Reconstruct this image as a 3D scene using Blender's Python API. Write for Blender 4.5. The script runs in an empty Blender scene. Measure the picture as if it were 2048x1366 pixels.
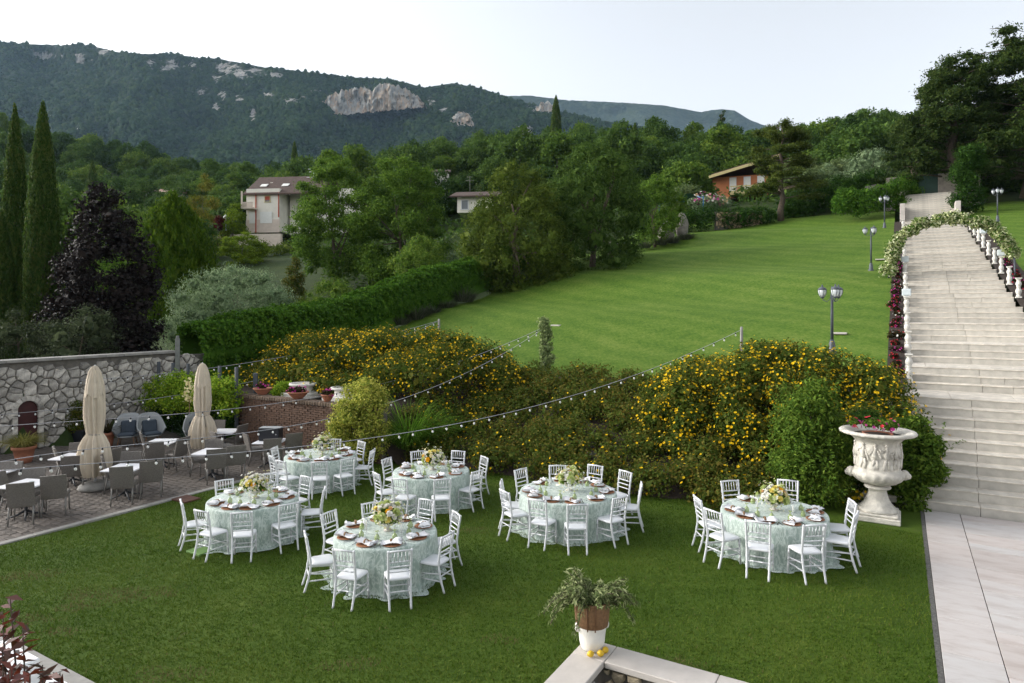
import bpy, math, random
import numpy as np
from mathutils import Vector, Matrix, noise as mnoise

random.seed(7)
R = np.random.default_rng(11)
SC = bpy.context.scene
COL = SC.collection

# ------------------------------------------------------------------ camera
HC, FP, CX, YH = 4.7, 1318.0, 1024.0, 617.0
cam = bpy.data.cameras.new("camera")
cam.sensor_width = 36.0
cam.lens = FP / 2048 * 36.0
cam.shift_y = -(683.0 - YH) / 2048
cam.clip_end = 20000
camo = bpy.data.objects.new("camera", cam)
camo.location = (0, 0, HC)
camo.rotation_euler = (math.radians(90), 0, 0)
COL.objects.link(camo)
SC.camera = camo

# ------------------------------------------------------------------ light
SUN_EL, SUN_AZ = 24.0, -78.0          # azimuth from +Y, clockwise positive: the light comes from the left
world = bpy.data.worlds.new("World")
SC.world = world
world.use_nodes = True
wn = world.node_tree
bg = wn.nodes["Background"]
sky = wn.nodes.new("ShaderNodeTexSky")
sky.sky_type = 'NISHITA'
sky.sun_disc = False
sky.sun_elevation = math.radians(SUN_EL)
sky.sun_rotation = math.radians(SUN_AZ)
sky.altitude = 200
sky.air_density = 1.0
sky.dust_density = 4.0
sky.ozone_density = 1.0
hs = wn.nodes.new("ShaderNodeHueSaturation")
hs.inputs["Saturation"].default_value = 0.20       # hazy, almost colourless evening sky
wn.links.new(sky.outputs[0], hs.inputs["Color"])
wn.links.new(hs.outputs[0], bg.inputs[0])
bg.inputs[1].default_value = 0.15
sund = bpy.data.lights.new("sun", 'SUN')
sund.energy = 0.75
sund.angle = math.radians(30)
sund.color = (1.0, 0.95, 0.87)
suno = bpy.data.objects.new("sun", sund)
_e, _a = math.radians(SUN_EL), math.radians(SUN_AZ)
sdir = Vector((math.sin(_a) * math.cos(_e), math.cos(_a) * math.cos(_e), math.sin(_e)))
suno.rotation_euler = (-sdir).to_track_quat('-Z', 'Y').to_euler()
suno.location = sdir * 60
COL.objects.link(suno)

vs = SC.view_settings
vs.view_transform = 'Standard'
vs.look = 'None'
vs.gamma = 1.0
vs.use_curve_mapping = False
vs.exposure = 1.2
SC.cycles.use_denoising = True
SC.cycles.max_bounces = 6
SC.cycles.diffuse_bounces = 3
SC.cycles.glossy_bounces = 2
SC.cycles.transmission_bounces = 4
SC.cycles.transparent_max_bounces = 6
SC.cycles.volume_bounces = 0

# ------------------------------------------------------------------ frames
GA = math.radians(-30.43)             # the garden's own grid: a runs to the right along the steps, s runs up the hill
UX, UY = math.cos(GA), math.sin(GA)
VX, VY = -UY, UX
P0 = (9.52, 15.39)

def G(a, s, z=0.0):
    return Vector((P0[0] + UX * a + VX * s, P0[1] + UY * a + VY * s, z))

def AS(x, y):
    dx, dy = x - P0[0], y - P0[1]
    return dx * UX + dy * UY, dx * VX + dy * VY

def ray(px, py, Y):
    return Vector(((px - CX) / FP * Y, Y, HC - (py - YH) / FP * Y))

def on(px, py, z=0.0):
    Y = (HC - z) * FP / (py - YH)
    return ray(px, py, Y)

LAWN_M = 0.235

def zlawn(s):
    return 2.15 + LAWN_M * (s - 4.8)

def on_lawn(px, py):
    dx, dz = (px - CX) / FP, -(py - YH) / FP
    k = dx * VX + VY
    c = P0[0] * VX + P0[1] * VY
    Y = (HC - 2.15 + LAWN_M * (c + 4.8)) / (LAWN_M * k - dz)
    return ray(px, py, Y)

# ------------------------------------------------------------------ mesh helpers
def new_mesh(name, V, F):
    me = bpy.data.meshes.new(name)
    V = np.asarray(V, dtype=np.float32)
    if isinstance(F, np.ndarray):
        n, k = F.shape
        me.vertices.add(len(V)); me.vertices.foreach_set("co", V.ravel())
        me.loops.add(n * k); me.loops.foreach_set("vertex_index", F.astype(np.int32).ravel())
        me.polygons.add(n)
        me.polygons.foreach_set("loop_start", np.arange(0, n * k, k, dtype=np.int32))
        me.update(calc_edges=True)
    else:
        me.from_pydata([tuple(map(float, v)) for v in V], [], F)
        me.update()
    return me

class MB:
    """collects shapes for ONE mesh"""
    def __init__(self):
        self.v, self.f, self.m, self.smooth = [], [], [], []
    def add(self, vs, fs, mi=0, smooth=False):
        o = len(self.v)
        self.v.extend([tuple(p) for p in vs])
        for f in fs:
            self.f.append(tuple(i + o for i in f)); self.m.append(mi); self.smooth.append(smooth)
        return self
    def box(self, c, size, rz=0.0, mi=0, bev=0.0, M=None):
        hx, hy, hz = size[0] / 2, size[1] / 2, size[2] / 2
        b = min(bev, hx * .9, hy * .9, hz * .9)
        if b <= 0:
            pts = [(sx * hx, sy * hy, sz * hz) for sz in (-1, 1) for sx, sy in ((-1, -1), (1, -1), (1, 1), (-1, 1))]
            fs = [(3, 2, 1, 0), (4, 5, 6, 7), (0, 1, 5, 4), (1, 2, 6, 5), (2, 3, 7, 6), (3, 0, 4, 7)]
        else:
            pts, fs = [], []
            for (z, e) in ((-hz, b), (-hz + b, 0), (hz - b, 0), (hz, b)):
                for sx, sy in ((-1, -1), (1, -1), (1, 1), (-1, 1)):
                    if e == 0:
                        for q in (0, 1):
                            first = (sx * sy > 0) == (q == 0)
                            pts.append((sx * (hx - (0 if not first else b)), sy * (hy - (b if not first else 0)), z))
                    else:
                        pts.append((sx * (hx - b), sy * (hy - b), z))
            # rings: 4, 8, 8, 4
            r0, r1, r2, r3 = 0, 4, 12, 20
            fs.append((3, 2, 1, 0)); fs.append((20, 21, 22, 23))
            # order the 8-rings counter clockwise
            def ring8(o):
                p = [(i, math.atan2(pts[i][1] / hy, pts[i][0] / hx)) for i in range(o, o + 8)]
                return [i for i, _ in sorted(p, key=lambda t: t[1])]
            A, B = ring8(4), ring8(12)
            for i in range(8):
                fs.append((A[i], A[(i + 1) % 8], B[(i + 1) % 8], B[i]))
            cor = [math.atan2(sy, sx) for sx, sy in ((-1, -1), (1, -1), (1, 1), (-1, 1))]
            for k in range(4):
                # corner pairs in A sorted from -pi: (-1,-1) pair = 0,1 ; (1,-1)=2,3 ; (1,1)=4,5 ; (-1,1)=6,7
                fs.append((A[2 * k], k, A[2 * k + 1])) if False else fs.append((k, A[2 * k + 1], A[2 * k]))
                fs.append((B[2 * k], B[2 * k + 1], 20 + k))
                k2 = (k + 1) % 4
                fs.append((k, k2, A[2 * k2], A[2 * k + 1]))
                fs.append((B[2 * k + 1], B[2 * k2], 20 + k2, 20 + k))
        ca, sa = math.cos(rz), math.sin(rz)
        out = []
        for x, y, z in pts:
            p = Vector((x * ca - y * sa + c[0], x * sa + y * ca + c[1], z + c[2]))
            if M is not None:
                p = M @ p
            out.append(p)
        return self.add(out, fs, mi)
    def lathe(self, prof, n=16, c=(0, 0, 0), mi=0, smooth=True, cap=True, fn=None):
        vs, fs = [], []
        for j, (r, z) in enumerate(prof):
            for i in range(n):
                t = 2 * math.pi * i / n
                rr = r if fn is None else fn(r, z, t)
                vs.append((c[0] + rr * math.cos(t), c[1] + rr * math.sin(t), c[2] + z))
        for j in range(len(prof) - 1):
            for i in range(n):
                k = (i + 1) % n
                fs.append((j * n + i, j * n + k, (j + 1) * n + k, (j + 1) * n + i))
        self.add(vs, fs, mi, smooth)
        if cap:
            o = len(self.v) - len(vs)
            self.f.append(tuple(o + i for i in reversed(range(n)))); self.m.append(mi); self.smooth.append(False)
            o2 = o + (len(prof) - 1) * n
            self.f.append(tuple(o2 + i for i in range(n))); self.m.append(mi); self.smooth.append(False)
        return self
    def tube(self, pts, radii, n=6, mi=0, smooth=True, cap=True):
        pts = [Vector(p) for p in pts]
        if not hasattr(radii, '__len__'):
            radii = [radii] * len(pts)
        vs, fs = [], []
        up = Vector((0, 0, 1))
        prev = None
        for j, p in enumerate(pts):
            d = (pts[min(j + 1, len(pts) - 1)] - pts[max(j - 1, 0)])
            if d.length < 1e-9: d = Vector((0, 0, 1))
            d.normalize()
            if prev is None:
                x = d.cross(up)
                if x.length < 1e-3: x = d.cross(Vector((1, 0, 0)))
            else:
                x = prev - d * prev.dot(d)
                if x.length < 1e-4: x = d.cross(Vector((1, 0, 0)))
            x.normalize(); prev = x
            y = d.cross(x)
            for i in range(n):
                t = 2 * math.pi * i / n
                vs.append(p + (x * math.cos(t) + y * math.sin(t)) * radii[j])
        for j in range(len(pts) - 1):
            for i in range(n):
                k = (i + 1) % n
                fs.append((j * n + i, j * n + k, (j + 1) * n + k, (j + 1) * n + i))
        if cap:
            fs.append(tuple(reversed(range(n)))); fs.append(tuple((len(pts) - 1) * n + i for i in range(n)))
        return self.add(vs, fs, mi, smooth)
    def ball(self, c, r, sub=(8, 6), mi=0, fn=None):
        n, m = sub
        rr = r if hasattr(r, '__len__') else (r, r, r)
        vs, fs = [(c[0], c[1], c[2] - rr[2])], []
        for j in range(1, m):
            ph = math.pi * j / m
            for i in range(n):
                t = 2 * math.pi * i / n
                vs.append((c[0] + rr[0] * math.sin(ph) * math.cos(t), c[1] + rr[1] * math.sin(ph) * math.sin(t), c[2] - rr[2] * math.cos(ph)))
        vs.append((c[0], c[1], c[2] + rr[2]))
        if fn: vs = [fn(Vector(p)) for p in vs]
        for i in range(n):
            k = (i + 1) % n
            fs.append((0, 1 + k, 1 + i))
            for j in range(m - 2):
                fs.append((1 + j * n + i, 1 + j * n + k, 1 + (j + 1) * n + k, 1 + (j + 1) * n + i))
            fs.append((1 + (m - 2) * n + i, 1 + (m - 2) * n + k, len(vs) - 1))
        return self.add(vs, fs, mi, True)
    def prism(self, poly, z0, z1, mi=0):
        n = len(poly)
        vs = [(x, y, z0) for x, y in poly] + [(x, y, z1) for x, y in poly]
        fs = [tuple(reversed(range(n))), tuple(range(n, 2 * n))]
        fs += [(i, (i + 1) % n, n + (i + 1) % n, n + i) for i in range(n)]
        return self.add(vs, fs, mi)
    def mesh(self, name, mats):
        me = bpy.data.meshes.new(name)
        me.from_pydata(self.v, [], self.f)
        for m in (mats if isinstance(mats, (list, tuple)) else [mats]):
            me.materials.append(m)
        me.polygons.foreach_set("material_index", self.m)
        me.polygons.foreach_set("use_smooth", self.smooth)
        me.update()
        return me
    def build(self, name, mats, parent=None, **k):
        return obj(name, self.mesh(name, mats), parent, **k)

def obj(name, me, parent=None, loc=None, rz=None, scale=None, **tags):
    o = bpy.data.objects.new(name, me)
    COL.objects.link(o)
    if parent is not None: o.parent = parent
    if loc is not None: o.location = loc
    if rz is not None: o.rotation_euler = (0, 0, rz)
    if scale is not None: o.scale = scale if hasattr(scale, '__len__') else (scale,) * 3
    tag(o, **tags)
    return o

def tag(o, label=None, cat=None, group=None, kind=None):
    if label: o["label"] = label
    if cat: o["category"] = cat
    if group: o["group"] = group
    if kind: o["kind"] = kind
    return o

def thing(name, label, cat, loc=(0, 0, 0), rz=0.0, group=None, scale=None):
    return obj(name, None, None, loc, rz, scale, label=label, cat=cat, group=group)

def copy_tree(root, loc=None, rz=None, label=None, group=None, scale=None):
    def cp(o, par):
        c = o.copy(); COL.objects.link(c); c.parent = par
        for ch in o.children: cp(ch, c)
        return c
    c = cp(root, None)
    if loc is not None: c.location = loc
    if rz is not None: c.rotation_euler = (0, 0, rz)
    if scale is not None: c.scale = scale if hasattr(scale, '__len__') else (scale,) * 3
    if label: c["label"] = label
    if group: c["group"] = group
    return c

# ------------------------------------------------------------------ materials
def _n(nt, typ, **kw):
    n = nt.nodes.new(typ)
    for k, v in kw.items():
        setattr(n, k, v)
    return n

def ramp(nt, fac, stops):
    r = _n(nt, "ShaderNodeValToRGB")
    e = r.color_ramp.elements
    while len(e) < len(stops): e.new(0.5)
    for el, (p, c) in zip(e, stops):
        el.position = p; el.color = (*c, 1)
    nt.links.new(fac, r.inputs[0])
    return r.outputs[0]

def tex_noise(nt, scale, detail=4, rough=0.55, vec=None, dist=0.0):
    n = _n(nt, "ShaderNodeTexNoise")
    n.inputs["Scale"].default_value = scale
    n.inputs["Detail"].default_value = detail
    n.inputs["Roughness"].default_value = rough
    n.inputs["Distortion"].default_value = dist
    if vec is not None: nt.links.new(vec, n.inputs["Vector"])
    return n.outputs["Fac"]

def coords(nt, kind="Object", scale=None):
    t = _n(nt, "ShaderNodeTexCoord")
    o = t.outputs[kind]
    if scale:
        m = _n(nt, "ShaderNodeMapping")
        m.inputs["Scale"].default_value = scale
        nt.links.new(o, m.inputs[0]); o = m.outputs[0]
    return o

def mixc(nt, fac, a, b, mode='MIX'):
    m = _n(nt, "ShaderNodeMix", data_type='RGBA', blend_type=mode)
    for i, x in ((0, fac), (6, a), (7, b)):
        if isinstance(x, (int, float)): m.inputs[i].default_value = x
        elif isinstance(x, tuple): m.inputs[i].default_value = (*x, 1)
        else: nt.links.new(x, m.inputs[i])
    return m.outputs[2]

def math_n(nt, op, a, b=0.5, clamp=False):
    m = _n(nt, "ShaderNodeMath", operation=op, use_clamp=clamp)
    for i, x in enumerate((a, b)):
        if isinstance(x, (int, float)): m.inputs[i].default_value = x
        else: nt.links.new(x, m.inputs[i])
    return m.outputs[0]

def bump(nt, h, strength=0.3, dist=0.02):
    b = _n(nt, "ShaderNodeBump")
    b.inputs["Strength"].default_value = strength
    b.inputs["Distance"].default_value = dist
    nt.links.new(h, b.inputs["Height"])
    return b.outputs[0]

def new_mat(name):
    m = bpy.data.materials.new(name)
    m.use_nodes = True
    nt = m.node_tree
    return m, nt, nt.nodes["Principled BSDF"]

def simple(name, col, rough=0.6, var=0.12, scale=6.0, bmp=0.15, bdist=0.01, metal=0.0, spec=0.4, objrand=0.0, detail=5, coord="Object"):
    """a plain surface with a little cloudiness, grain and (per object) variation"""
    m, nt, p = new_mat(name)
    v = coords(nt, coord)
    f = tex_noise(nt, scale, detail, 0.6, v)
    lo = tuple(max(0, c * (1 - var)) for c in col); hi = tuple(min(1, c * (1 + var)) for c in col)
    c = ramp(nt, f, [(0.3, lo), (0.7, hi)])
    if objrand:
        oi = _n(nt, "ShaderNodeObjectInfo")
        k = math_n(nt, 'MULTIPLY_ADD', oi.outputs["Random"], objrand * 2)
        k.node.inputs[2].default_value = 1 - objrand
        cc = _n(nt, "ShaderNodeCombineColor")
        for i in range(3): nt.links.new(k, cc.inputs[i])
        c = mixc(nt, 1.0, c, cc.outputs[0], 'MULTIPLY')
    nt.links.new(c, p.inputs["Base Color"])
    p.inputs["Roughness"].default_value = rough
    p.inputs["Metallic"].default_value = metal
    p.inputs["Specular IOR Level"].default_value = spec
    if bmp:
        f2 = tex_noise(nt, scale * 6, 3, 0.6, v)
        nt.links.new(bump(nt, f2, bmp, bdist), p.inputs["Normal"])
    return m

def leafmat(name, stops, trans=0.35, rough=0.65, big=0.35, bigscale=0.8, spec=0.06, objrand=0.0):
    """stops: leaf colours picked at random leaf by leaf, shifted gently from clump to clump"""
    m, nt, p = new_mat(name)
    g = _n(nt, "ShaderNodeNewGeometry")
    v = coords(nt, "Object")
    f = tex_noise(nt, bigscale, 2, 0.5, v)
    k = math_n(nt, 'MULTIPLY', g.outputs["Random Per Island"], 1 - big)
    k2 = math_n(nt, 'MULTIPLY', f, big)
    fac = math_n(nt, 'ADD', k, k2)
    if objrand:
        oi = _n(nt, "ShaderNodeObjectInfo")
        q = math_n(nt, 'MULTIPLY_ADD', oi.outputs["Random"], objrand * 2)
        q.node.inputs[2].default_value = -objrand
        fac = math_n(nt, 'ADD', fac, q, True)
    c = ramp(nt, fac, stops)
    nt.links.new(c, p.inputs["Base Color"])
    p.inputs["Roughness"].default_value = rough
    p.inputs["Specular IOR Level"].default_value = spec
    t = _n(nt, "ShaderNodeBsdfTranslucent")
    nt.links.new(c, t.inputs[0])
    mx = _n(nt, "ShaderNodeMixShader")
    mx.inputs[0].default_value = trans
    nt.links.new(p.outputs[0], mx.inputs[1]); nt.links.new(t.outputs[0], mx.inputs[2])
    nt.links.new(mx.outputs[0], nt.nodes["Material Output"].inputs[0])
    return m

def glassmat(name, col, alpha=0.35, rough=0.05):
    m, nt, p = new_mat(name)
    p.inputs["Base Color"].default_value = (*col, 1)
    p.inputs["Roughness"].default_value = rough
    p.inputs["Transmission Weight"].default_value = 0.0
    p.inputs["Alpha"].default_value = alpha
    p.inputs["Specular IOR Level"].default_value = 0.6
    return m

M = {}
M['white'] = simple("white_paint", (0.66, 0.67, 0.69), 0.32, 0.04, 9, 0.05)
M['seat'] = simple("white_seat", (0.68, 0.69, 0.71), 0.28, 0.03, 5, 0.03)
M['napkin'] = simple("white_linen", (0.72, 0.72, 0.74), 0.85, 0.05, 18, 0.3, 0.004)
M['charger'] = simple("woven_rattan", (0.27, 0.115, 0.05), 0.6, 0.45, 60, 0.6, 0.004)
M['ring'] = simple("raffia_ring", (0.25, 0.15, 0.08), 0.7, 0.2, 30)
M['steel'] = simple("cutlery_steel", (0.45, 0.45, 0.47), 0.25, 0.05, 10, 0, metal=0.9)
M['goblet'] = glassmat("green_glass", (0.33, 0.42, 0.16), 0.62, 0.08)
M['glass'] = glassmat("clear_glass", (0.75, 0.8, 0.8), 0.16, 0.03)
M['wax'] = simple("candle_wax", (0.78, 0.76, 0.70), 0.5, 0.03, 5, 0)
M['bulb'] = glassmat("bulb_glass", (0.85, 0.86, 0.84), 0.6, 0.05)
M['cable'] = simple("pale_cable", (0.32, 0.32, 0.34), 0.6, 0.1, 8, 0)
M['socket'] = simple("black_socket", (0.02, 0.02, 0.022), 0.5, 0.1, 8, 0)
M['urn'] = simple("weathered_stone_white", (0.55, 0.52, 0.46), 0.75, 0.30, 5, 0.6, 0.03)
M['baluster'] = simple("cast_stone", (0.62, 0.60, 0.55), 0.7, 0.08, 5, 0.25)
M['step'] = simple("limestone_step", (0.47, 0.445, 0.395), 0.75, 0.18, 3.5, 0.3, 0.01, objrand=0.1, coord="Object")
M['tread'] = simple("limestone_tread_lit", (0.58, 0.53, 0.455), 0.75, 0.26, 2.5, 0.3, 0.01, objrand=0.08)  # lighter than the risers: light caught on the step edges, put into colour
M['cap'] = simple("cap_stone", (0.50, 0.46, 0.42), 0.6, 0.12, 3, 0.25, 0.01)
M['kerb'] = simple("kerb_concrete", (0.27, 0.26, 0.24), 0.8, 0.2, 5, 0.3)
M['paver'] = simple("paver", (0.115, 0.098, 0.084), 0.8, 0.25, 12, 0.4, objrand=0.3)
M['mortar'] = simple("joint_sand", (0.03, 0.026, 0.022), 0.9, 0.2, 8, 0.3)
M['rock'] = simple("wall_stone", (0.40, 0.375, 0.335), 0.85, 0.42, 7, 0.8, 0.03, objrand=0.42)
M['wallmortar'] = simple("wall_mortar", (0.12, 0.11, 0.095), 0.9, 0.3, 6, 0.5)
M['brick'] = simple("old_brick", (0.135, 0.078, 0.052), 0.85, 0.35, 7, 0.5, objrand=0.3)
M['brickcap'] = simple("mossy_brick", (0.12, 0.085, 0.06), 0.9, 0.35, 9, 0.5, objrand=0.3)
M['terracotta'] = simple("terracotta", (0.36, 0.145, 0.085), 0.75, 0.15, 8, 0.2)
M['wicker'] = None
M['metal_dark'] = simple("dark_iron", (0.035, 0.037, 0.042), 0.5, 0.15, 8, 0.1)
M['lamp_iron'] = simple("lamp_iron", (0.075, 0.085, 0.10), 0.45, 0.15, 8, 0.1)
M['alu'] = simple("brushed_leg", (0.20, 0.19, 0.175), 0.4, 0.08, 8, 0, metal=0.3)
M['tabletop'] = simple("white_laminate", (0.80, 0.80, 0.83), 0.3, 0.02, 3, 0)
M['canvas'] = simple("beige_canvas", (0.58, 0.50, 0.39), 0.85, 0.1, 4, 0.2)
M['cushion'] = simple("slate_cushion", (0.045, 0.06, 0.08), 0.85, 0.12, 10, 0.2)
M['shell'] = simple("grey_cord", (0.30, 0.315, 0.32), 0.75, 0.14, 60, 0.5)
M['wood'] = simple("teak", (0.15, 0.075, 0.035), 0.55, 0.2, 8, 0.2)
M['doorwood'] = simple("dark_red_door", (0.045, 0.008, 0.008), 0.5, 0.2, 6, 0.1)
M['black'] = simple("black_box", (0.012, 0.013, 0.018), 0.45, 0.1, 8, 0.1)
M['greenpaint'] = simple("green_gate", (0.012, 0.04, 0.028), 0.5, 0.15, 5, 0.1)
M['bark'] = simple("bark", (0.10, 0.075, 0.055), 0.9, 0.35, 9, 0.7, 0.02)
M['soil'] = simple("soil", (0.035, 0.024, 0.017), 0.95, 0.3, 12, 0.6)
M['plaster'] = simple("cream_plaster", (0.76, 0.73, 0.64), 0.85, 0.08, 1.2, 0.1)
M['plaster_orange'] = simple("orange_render", (0.42, 0.16, 0.07), 0.85, 0.1, 1.2, 0.1)
M['plaster_pink'] = simple("pink_render", (0.62, 0.53, 0.45), 0.85, 0.1, 1.2, 0.1)
M['rooftile'] = simple("roof_tile", (0.075, 0.048, 0.038), 0.85, 0.3, 3, 0.6, 0.06)
M['fascia'] = simple("yellow_fascia", (0.50, 0.42, 0.20), 0.6, 0.05, 2, 0)
M['shutter'] = simple("red_shutter", (0.38, 0.06, 0.022), 0.6, 0.1, 8, 0.1)
M['pane'] = simple("window_glass", (0.10, 0.12, 0.13), 0.12, 0.1, 2, 0, spec=0.8)
M['blind'] = simple("roller_blind", (0.74, 0.74, 0.70), 0.6, 0.04, 3, 0)
M['lantern'] = glassmat("lantern_glass", (0.82, 0.86, 0.88), 0.75, 0.25)
M['floodbox'] = simple("flood_light_box", (0.62, 0.68, 0.70), 0.45, 0.05, 4, 0)
M['tarp'] = simple("blue_tarp", (0.03, 0.16, 0.34), 0.5, 0.12, 2, 0.2)
M['basket'] = simple("basket_weave", (0.21, 0.115, 0.055), 0.8, 0.3, 45, 0.8, 0.006)
M['lemon'] = simple("lemon_peel", (0.62, 0.40, 0.02), 0.45, 0.15, 12, 0.25, 0.003)
M['sacking'] = simple("white_ceramic", (0.74, 0.72, 0.67), 0.6, 0.08, 9, 0.3)
M['clothwhite'] = simple("white_cloth", (0.82, 0.82, 0.83), 0.8, 0.03, 3, 0.1)
M['gravel'] = simple("edge_gravel", (0.10, 0.097, 0.09), 0.9, 0.5, 40, 0.8, 0.01)
M['mat_doormat'] = simple("rust_grate", (0.10, 0.045, 0.03), 0.8, 0.3, 12, 0.3)

def _wicker():
    m, nt, p = new_mat("grey_wicker")
    v = coords(nt, "Object")
    w1 = _n(nt, "ShaderNodeTexBrick")
    w1.inputs["Scale"].default_value = 22
    w1.inputs["Mortar Size"].default_value = 0.03
    w1.inputs["Color1"].default_value = (0.23, 0.205, 0.18, 1)
    w1.inputs["Color2"].default_value = (0.16, 0.145, 0.128, 1)
    w1.inputs["Mortar"].default_value = (0.08, 0.072, 0.064, 1)
    s = _n(nt, "ShaderNodeSeparateXYZ"); nt.links.new(v, s.inputs[0])
    c = _n(nt, "ShaderNodeCombineXYZ")
    nt.links.new(s.outputs[0], c.inputs[0])
    nt.links.new(math_n(nt, 'ADD', s.outputs[1], s.outputs[2]), c.inputs[1])
    nt.links.new(c.outputs[0], w1.inputs["Vector"])
    nt.links.new(w1.outputs[0], p.inputs["Base Color"])
    p.inputs["Roughness"].default_value = 0.55
    nt.links.new(bump(nt, w1.outputs["Fac"], 0.6, -0.006), p.inputs["Normal"])
    return m
M['wicker'] = _wicker()

def _lace():
    m, nt, p = new_mat("sage_lace_cloth")
    v = coords(nt, "Object")
    f1 = tex_noise(nt, 10.0, 3, 0.6, coords(nt, "Object", (1, 1, .45)), 1.2)
    f2 = tex_noise(nt, 30.0, 2, 0.5, v, 1.0)
    a = math_n(nt, 'ABSOLUTE', math_n(nt, 'SUBTRACT', f1, 0.5))
    a = math_n(nt, 'MULTIPLY', a, 7.0)
    a = math_n(nt, 'ADD', a, math_n(nt, 'MULTIPLY', f2, 0.6))
    c = ramp(nt, a, [(0.30, (0.54, 0.60, 0.555)), (0.6, (0.40, 0.475, 0.43)), (1.0, (0.285, 0.36, 0.315))])
    nt.links.new(c, p.inputs["Base Color"])
    p.inputs["Roughness"].default_value = 0.7
    p.inputs["Sheen Weight"].default_value = 0.2
    nt.links.new(bump(nt, f1, 0.2, 0.01), p.inputs["Normal"])
    return m
M['lace'] = _lace()

def _marble():
    m, nt, p = new_mat("pink_marble_slab")
    v = coords(nt, "Object")
    f = tex_noise(nt, 1.6, 8, 0.65, coords(nt, "Object", (1, 3.2, 1)), 0.6)
    c = ramp(nt, f, [(0.3, (0.40, 0.355, 0.33)), (0.5, (0.50, 0.465, 0.445)), (0.7, (0.53, 0.51, 0.495))])
    oi = _n(nt, "ShaderNodeObjectInfo")
    k = ramp(nt, oi.outputs["Random"], [(0, (0.86, 0.82, 0.80)), (0.5, (1, 0.96, 0.94)), (1, (0.96, 0.98, 0.99))])
    c = mixc(nt, 1.0, c, k, 'MULTIPLY')
    nt.links.new(c, p.inputs["Base Color"])
    p.inputs["Roughness"].default_value = 0.55
    nt.links.new(bump(nt, tex_noise(nt, 30, 3, 0.6, v), 0.15, 0.004), p.inputs["Normal"])
    return m
M['marble'] = _marble()

def _lawn(name, stops, worn=0.0, stripe=0.0, fine=45.0, w=(.4, .3, .3)):
    m, nt, p = new_mat(name)
    v = coords(nt, "Object")
    f1 = tex_noise(nt, 0.35, 4, 0.6, v)
    f2 = tex_noise(nt, 3.0, 5, 0.65, v)
    f3 = tex_noise(nt, fine, 3, 0.75, coords(nt, "Object", (1.6, 0.8, 1)))
    f = math_n(nt, 'ADD', math_n(nt, 'MULTIPLY', f1, w[0]), math_n(nt, 'MULTIPLY', f2, w[1]))
    f = math_n(nt, 'ADD', f, math_n(nt, 'MULTIPLY', f3, w[2]))
    if stripe:
        s = _n(nt, "ShaderNodeSeparateXYZ"); nt.links.new(v, s.inputs[0])
        t = math_n(nt, 'ADD', math_n(nt, 'ADD', math_n(nt, 'MULTIPLY', s.outputs[1], 2.0), math_n(nt, 'MULTIPLY', s.outputs[0], 3.4)), math_n(nt, 'MULTIPLY', tex_noise(nt, 0.3, 2, 0.5, v), 6.0))
        t = math_n(nt, 'MULTIPLY', math_n(nt, 'SINE', t), stripe)
        f = math_n(nt, 'ADD', f, t)
    c = ramp(nt, f, stops)
    if worn:
        w = tex_noise(nt, 0.9, 5, 0.7, v)
        wr = ramp(nt, w, [(0.66, (0, 0, 0)), (0.74, (1, 1, 1))])
        wf = _n(nt, "ShaderNodeRGBToBW"); nt.links.new(wr, wf.inputs[0])
        c = mixc(nt, math_n(nt, 'MULTIPLY', wf.outputs[0], worn), c, (0.12, 0.105, 0.05))
    nt.links.new(c, p.inputs["Base Color"])
    p.inputs["Roughness"].default_value = 0.8
    p.inputs["Specular IOR Level"].default_value = 0.15
    nt.links.new(bump(nt, tex_noise(nt, 60, 3, 0.7, v), 0.8, 0.03), p.inputs["Normal"])
    return m
M['lawn'] = _lawn("mown_lawn", [(0.36, (0.036, 0.072, 0.005)), (0.52, (0.060, 0.105, 0.009)), (0.68, (0.100, 0.138, 0.018))], worn=0.5)
M['lawn_up'] = _lawn("upper_lawn", [(0.38, (0.053, 0.114, 0.010)), (0.50, (0.088, 0.160, 0.016)), (0.62, (0.146, 0.205, 0.036))], stripe=0.032, fine=6.0, w=(.22, .28, .5))
M['ground'] = _lawn("rough_ground", [(0.35, (0.022, 0.042, 0.010)), (0.52, (0.038, 0.060, 0.015)), (0.7, (0.062, 0.075, 0.024))])

def _blade():
    m = leafmat("grass_blade", [(0.26, (0.031, 0.070, 0.005)), (0.5, (0.067, 0.122, 0.010)), (0.74, (0.145, 0.180, 0.030))], 0.25, 0.6, 0.62, 0.45, 0.08)
    return m
M['blade'] = _blade()
M['dryblade'] = leafmat("dry_grass_blade", [(0.1, (0.085, 0.085, 0.028)), (0.5, (0.15, 0.12, 0.055)), (0.95, (0.22, 0.17, 0.09))], 0.2, 0.7, 0.4, 1.5, 0.05)

L = {}
LGAIN = {'hyper': 1.9, 'hyper_low': 1.15, 'hedge': 1.6, 'vine': 1.75, 'shrub': 1.55, 'varieg': 1.8, 'yew': 2.0, 'yew2': 2.0, 'cypress': 1.6, 'olive': 1.85, 'olive_dark': 1.2,
         'golden': 1.3, 'locust': 1.5, 'bushy': 1.6, 'cedar': 1.9, 'cedar_dark': 2.1, 'forest': 1.75, 'forest_l': 1.45, 'forest_o': 1.4, 'grassy': 2.2, 'garland': 1.0, 'hedge_dark': 1.6, 'juniper': 1.2, 'beech': 1.0}
def lm(key, dark, mid, light, **k):
    g = LGAIN.get(key, 1.0)
    L[key] = leafmat("leaf_" + key, [(p_, tuple(min(.9, c * g * (1.0, 1.04, .68)[q_]) for q_, c in enumerate(col))) for p_, col in ((0.08, dark), (0.5, mid), (0.92, light))], **k)
lm('hyper', (0.018, 0.034, 0.008), (0.042, 0.062, 0.014), (0.115, 0.092, 0.024))
lm('hyper_low', (0.040, 0.066, 0.016), (0.078, 0.105, 0.026), (0.18, 0.125, 0.04))
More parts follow.
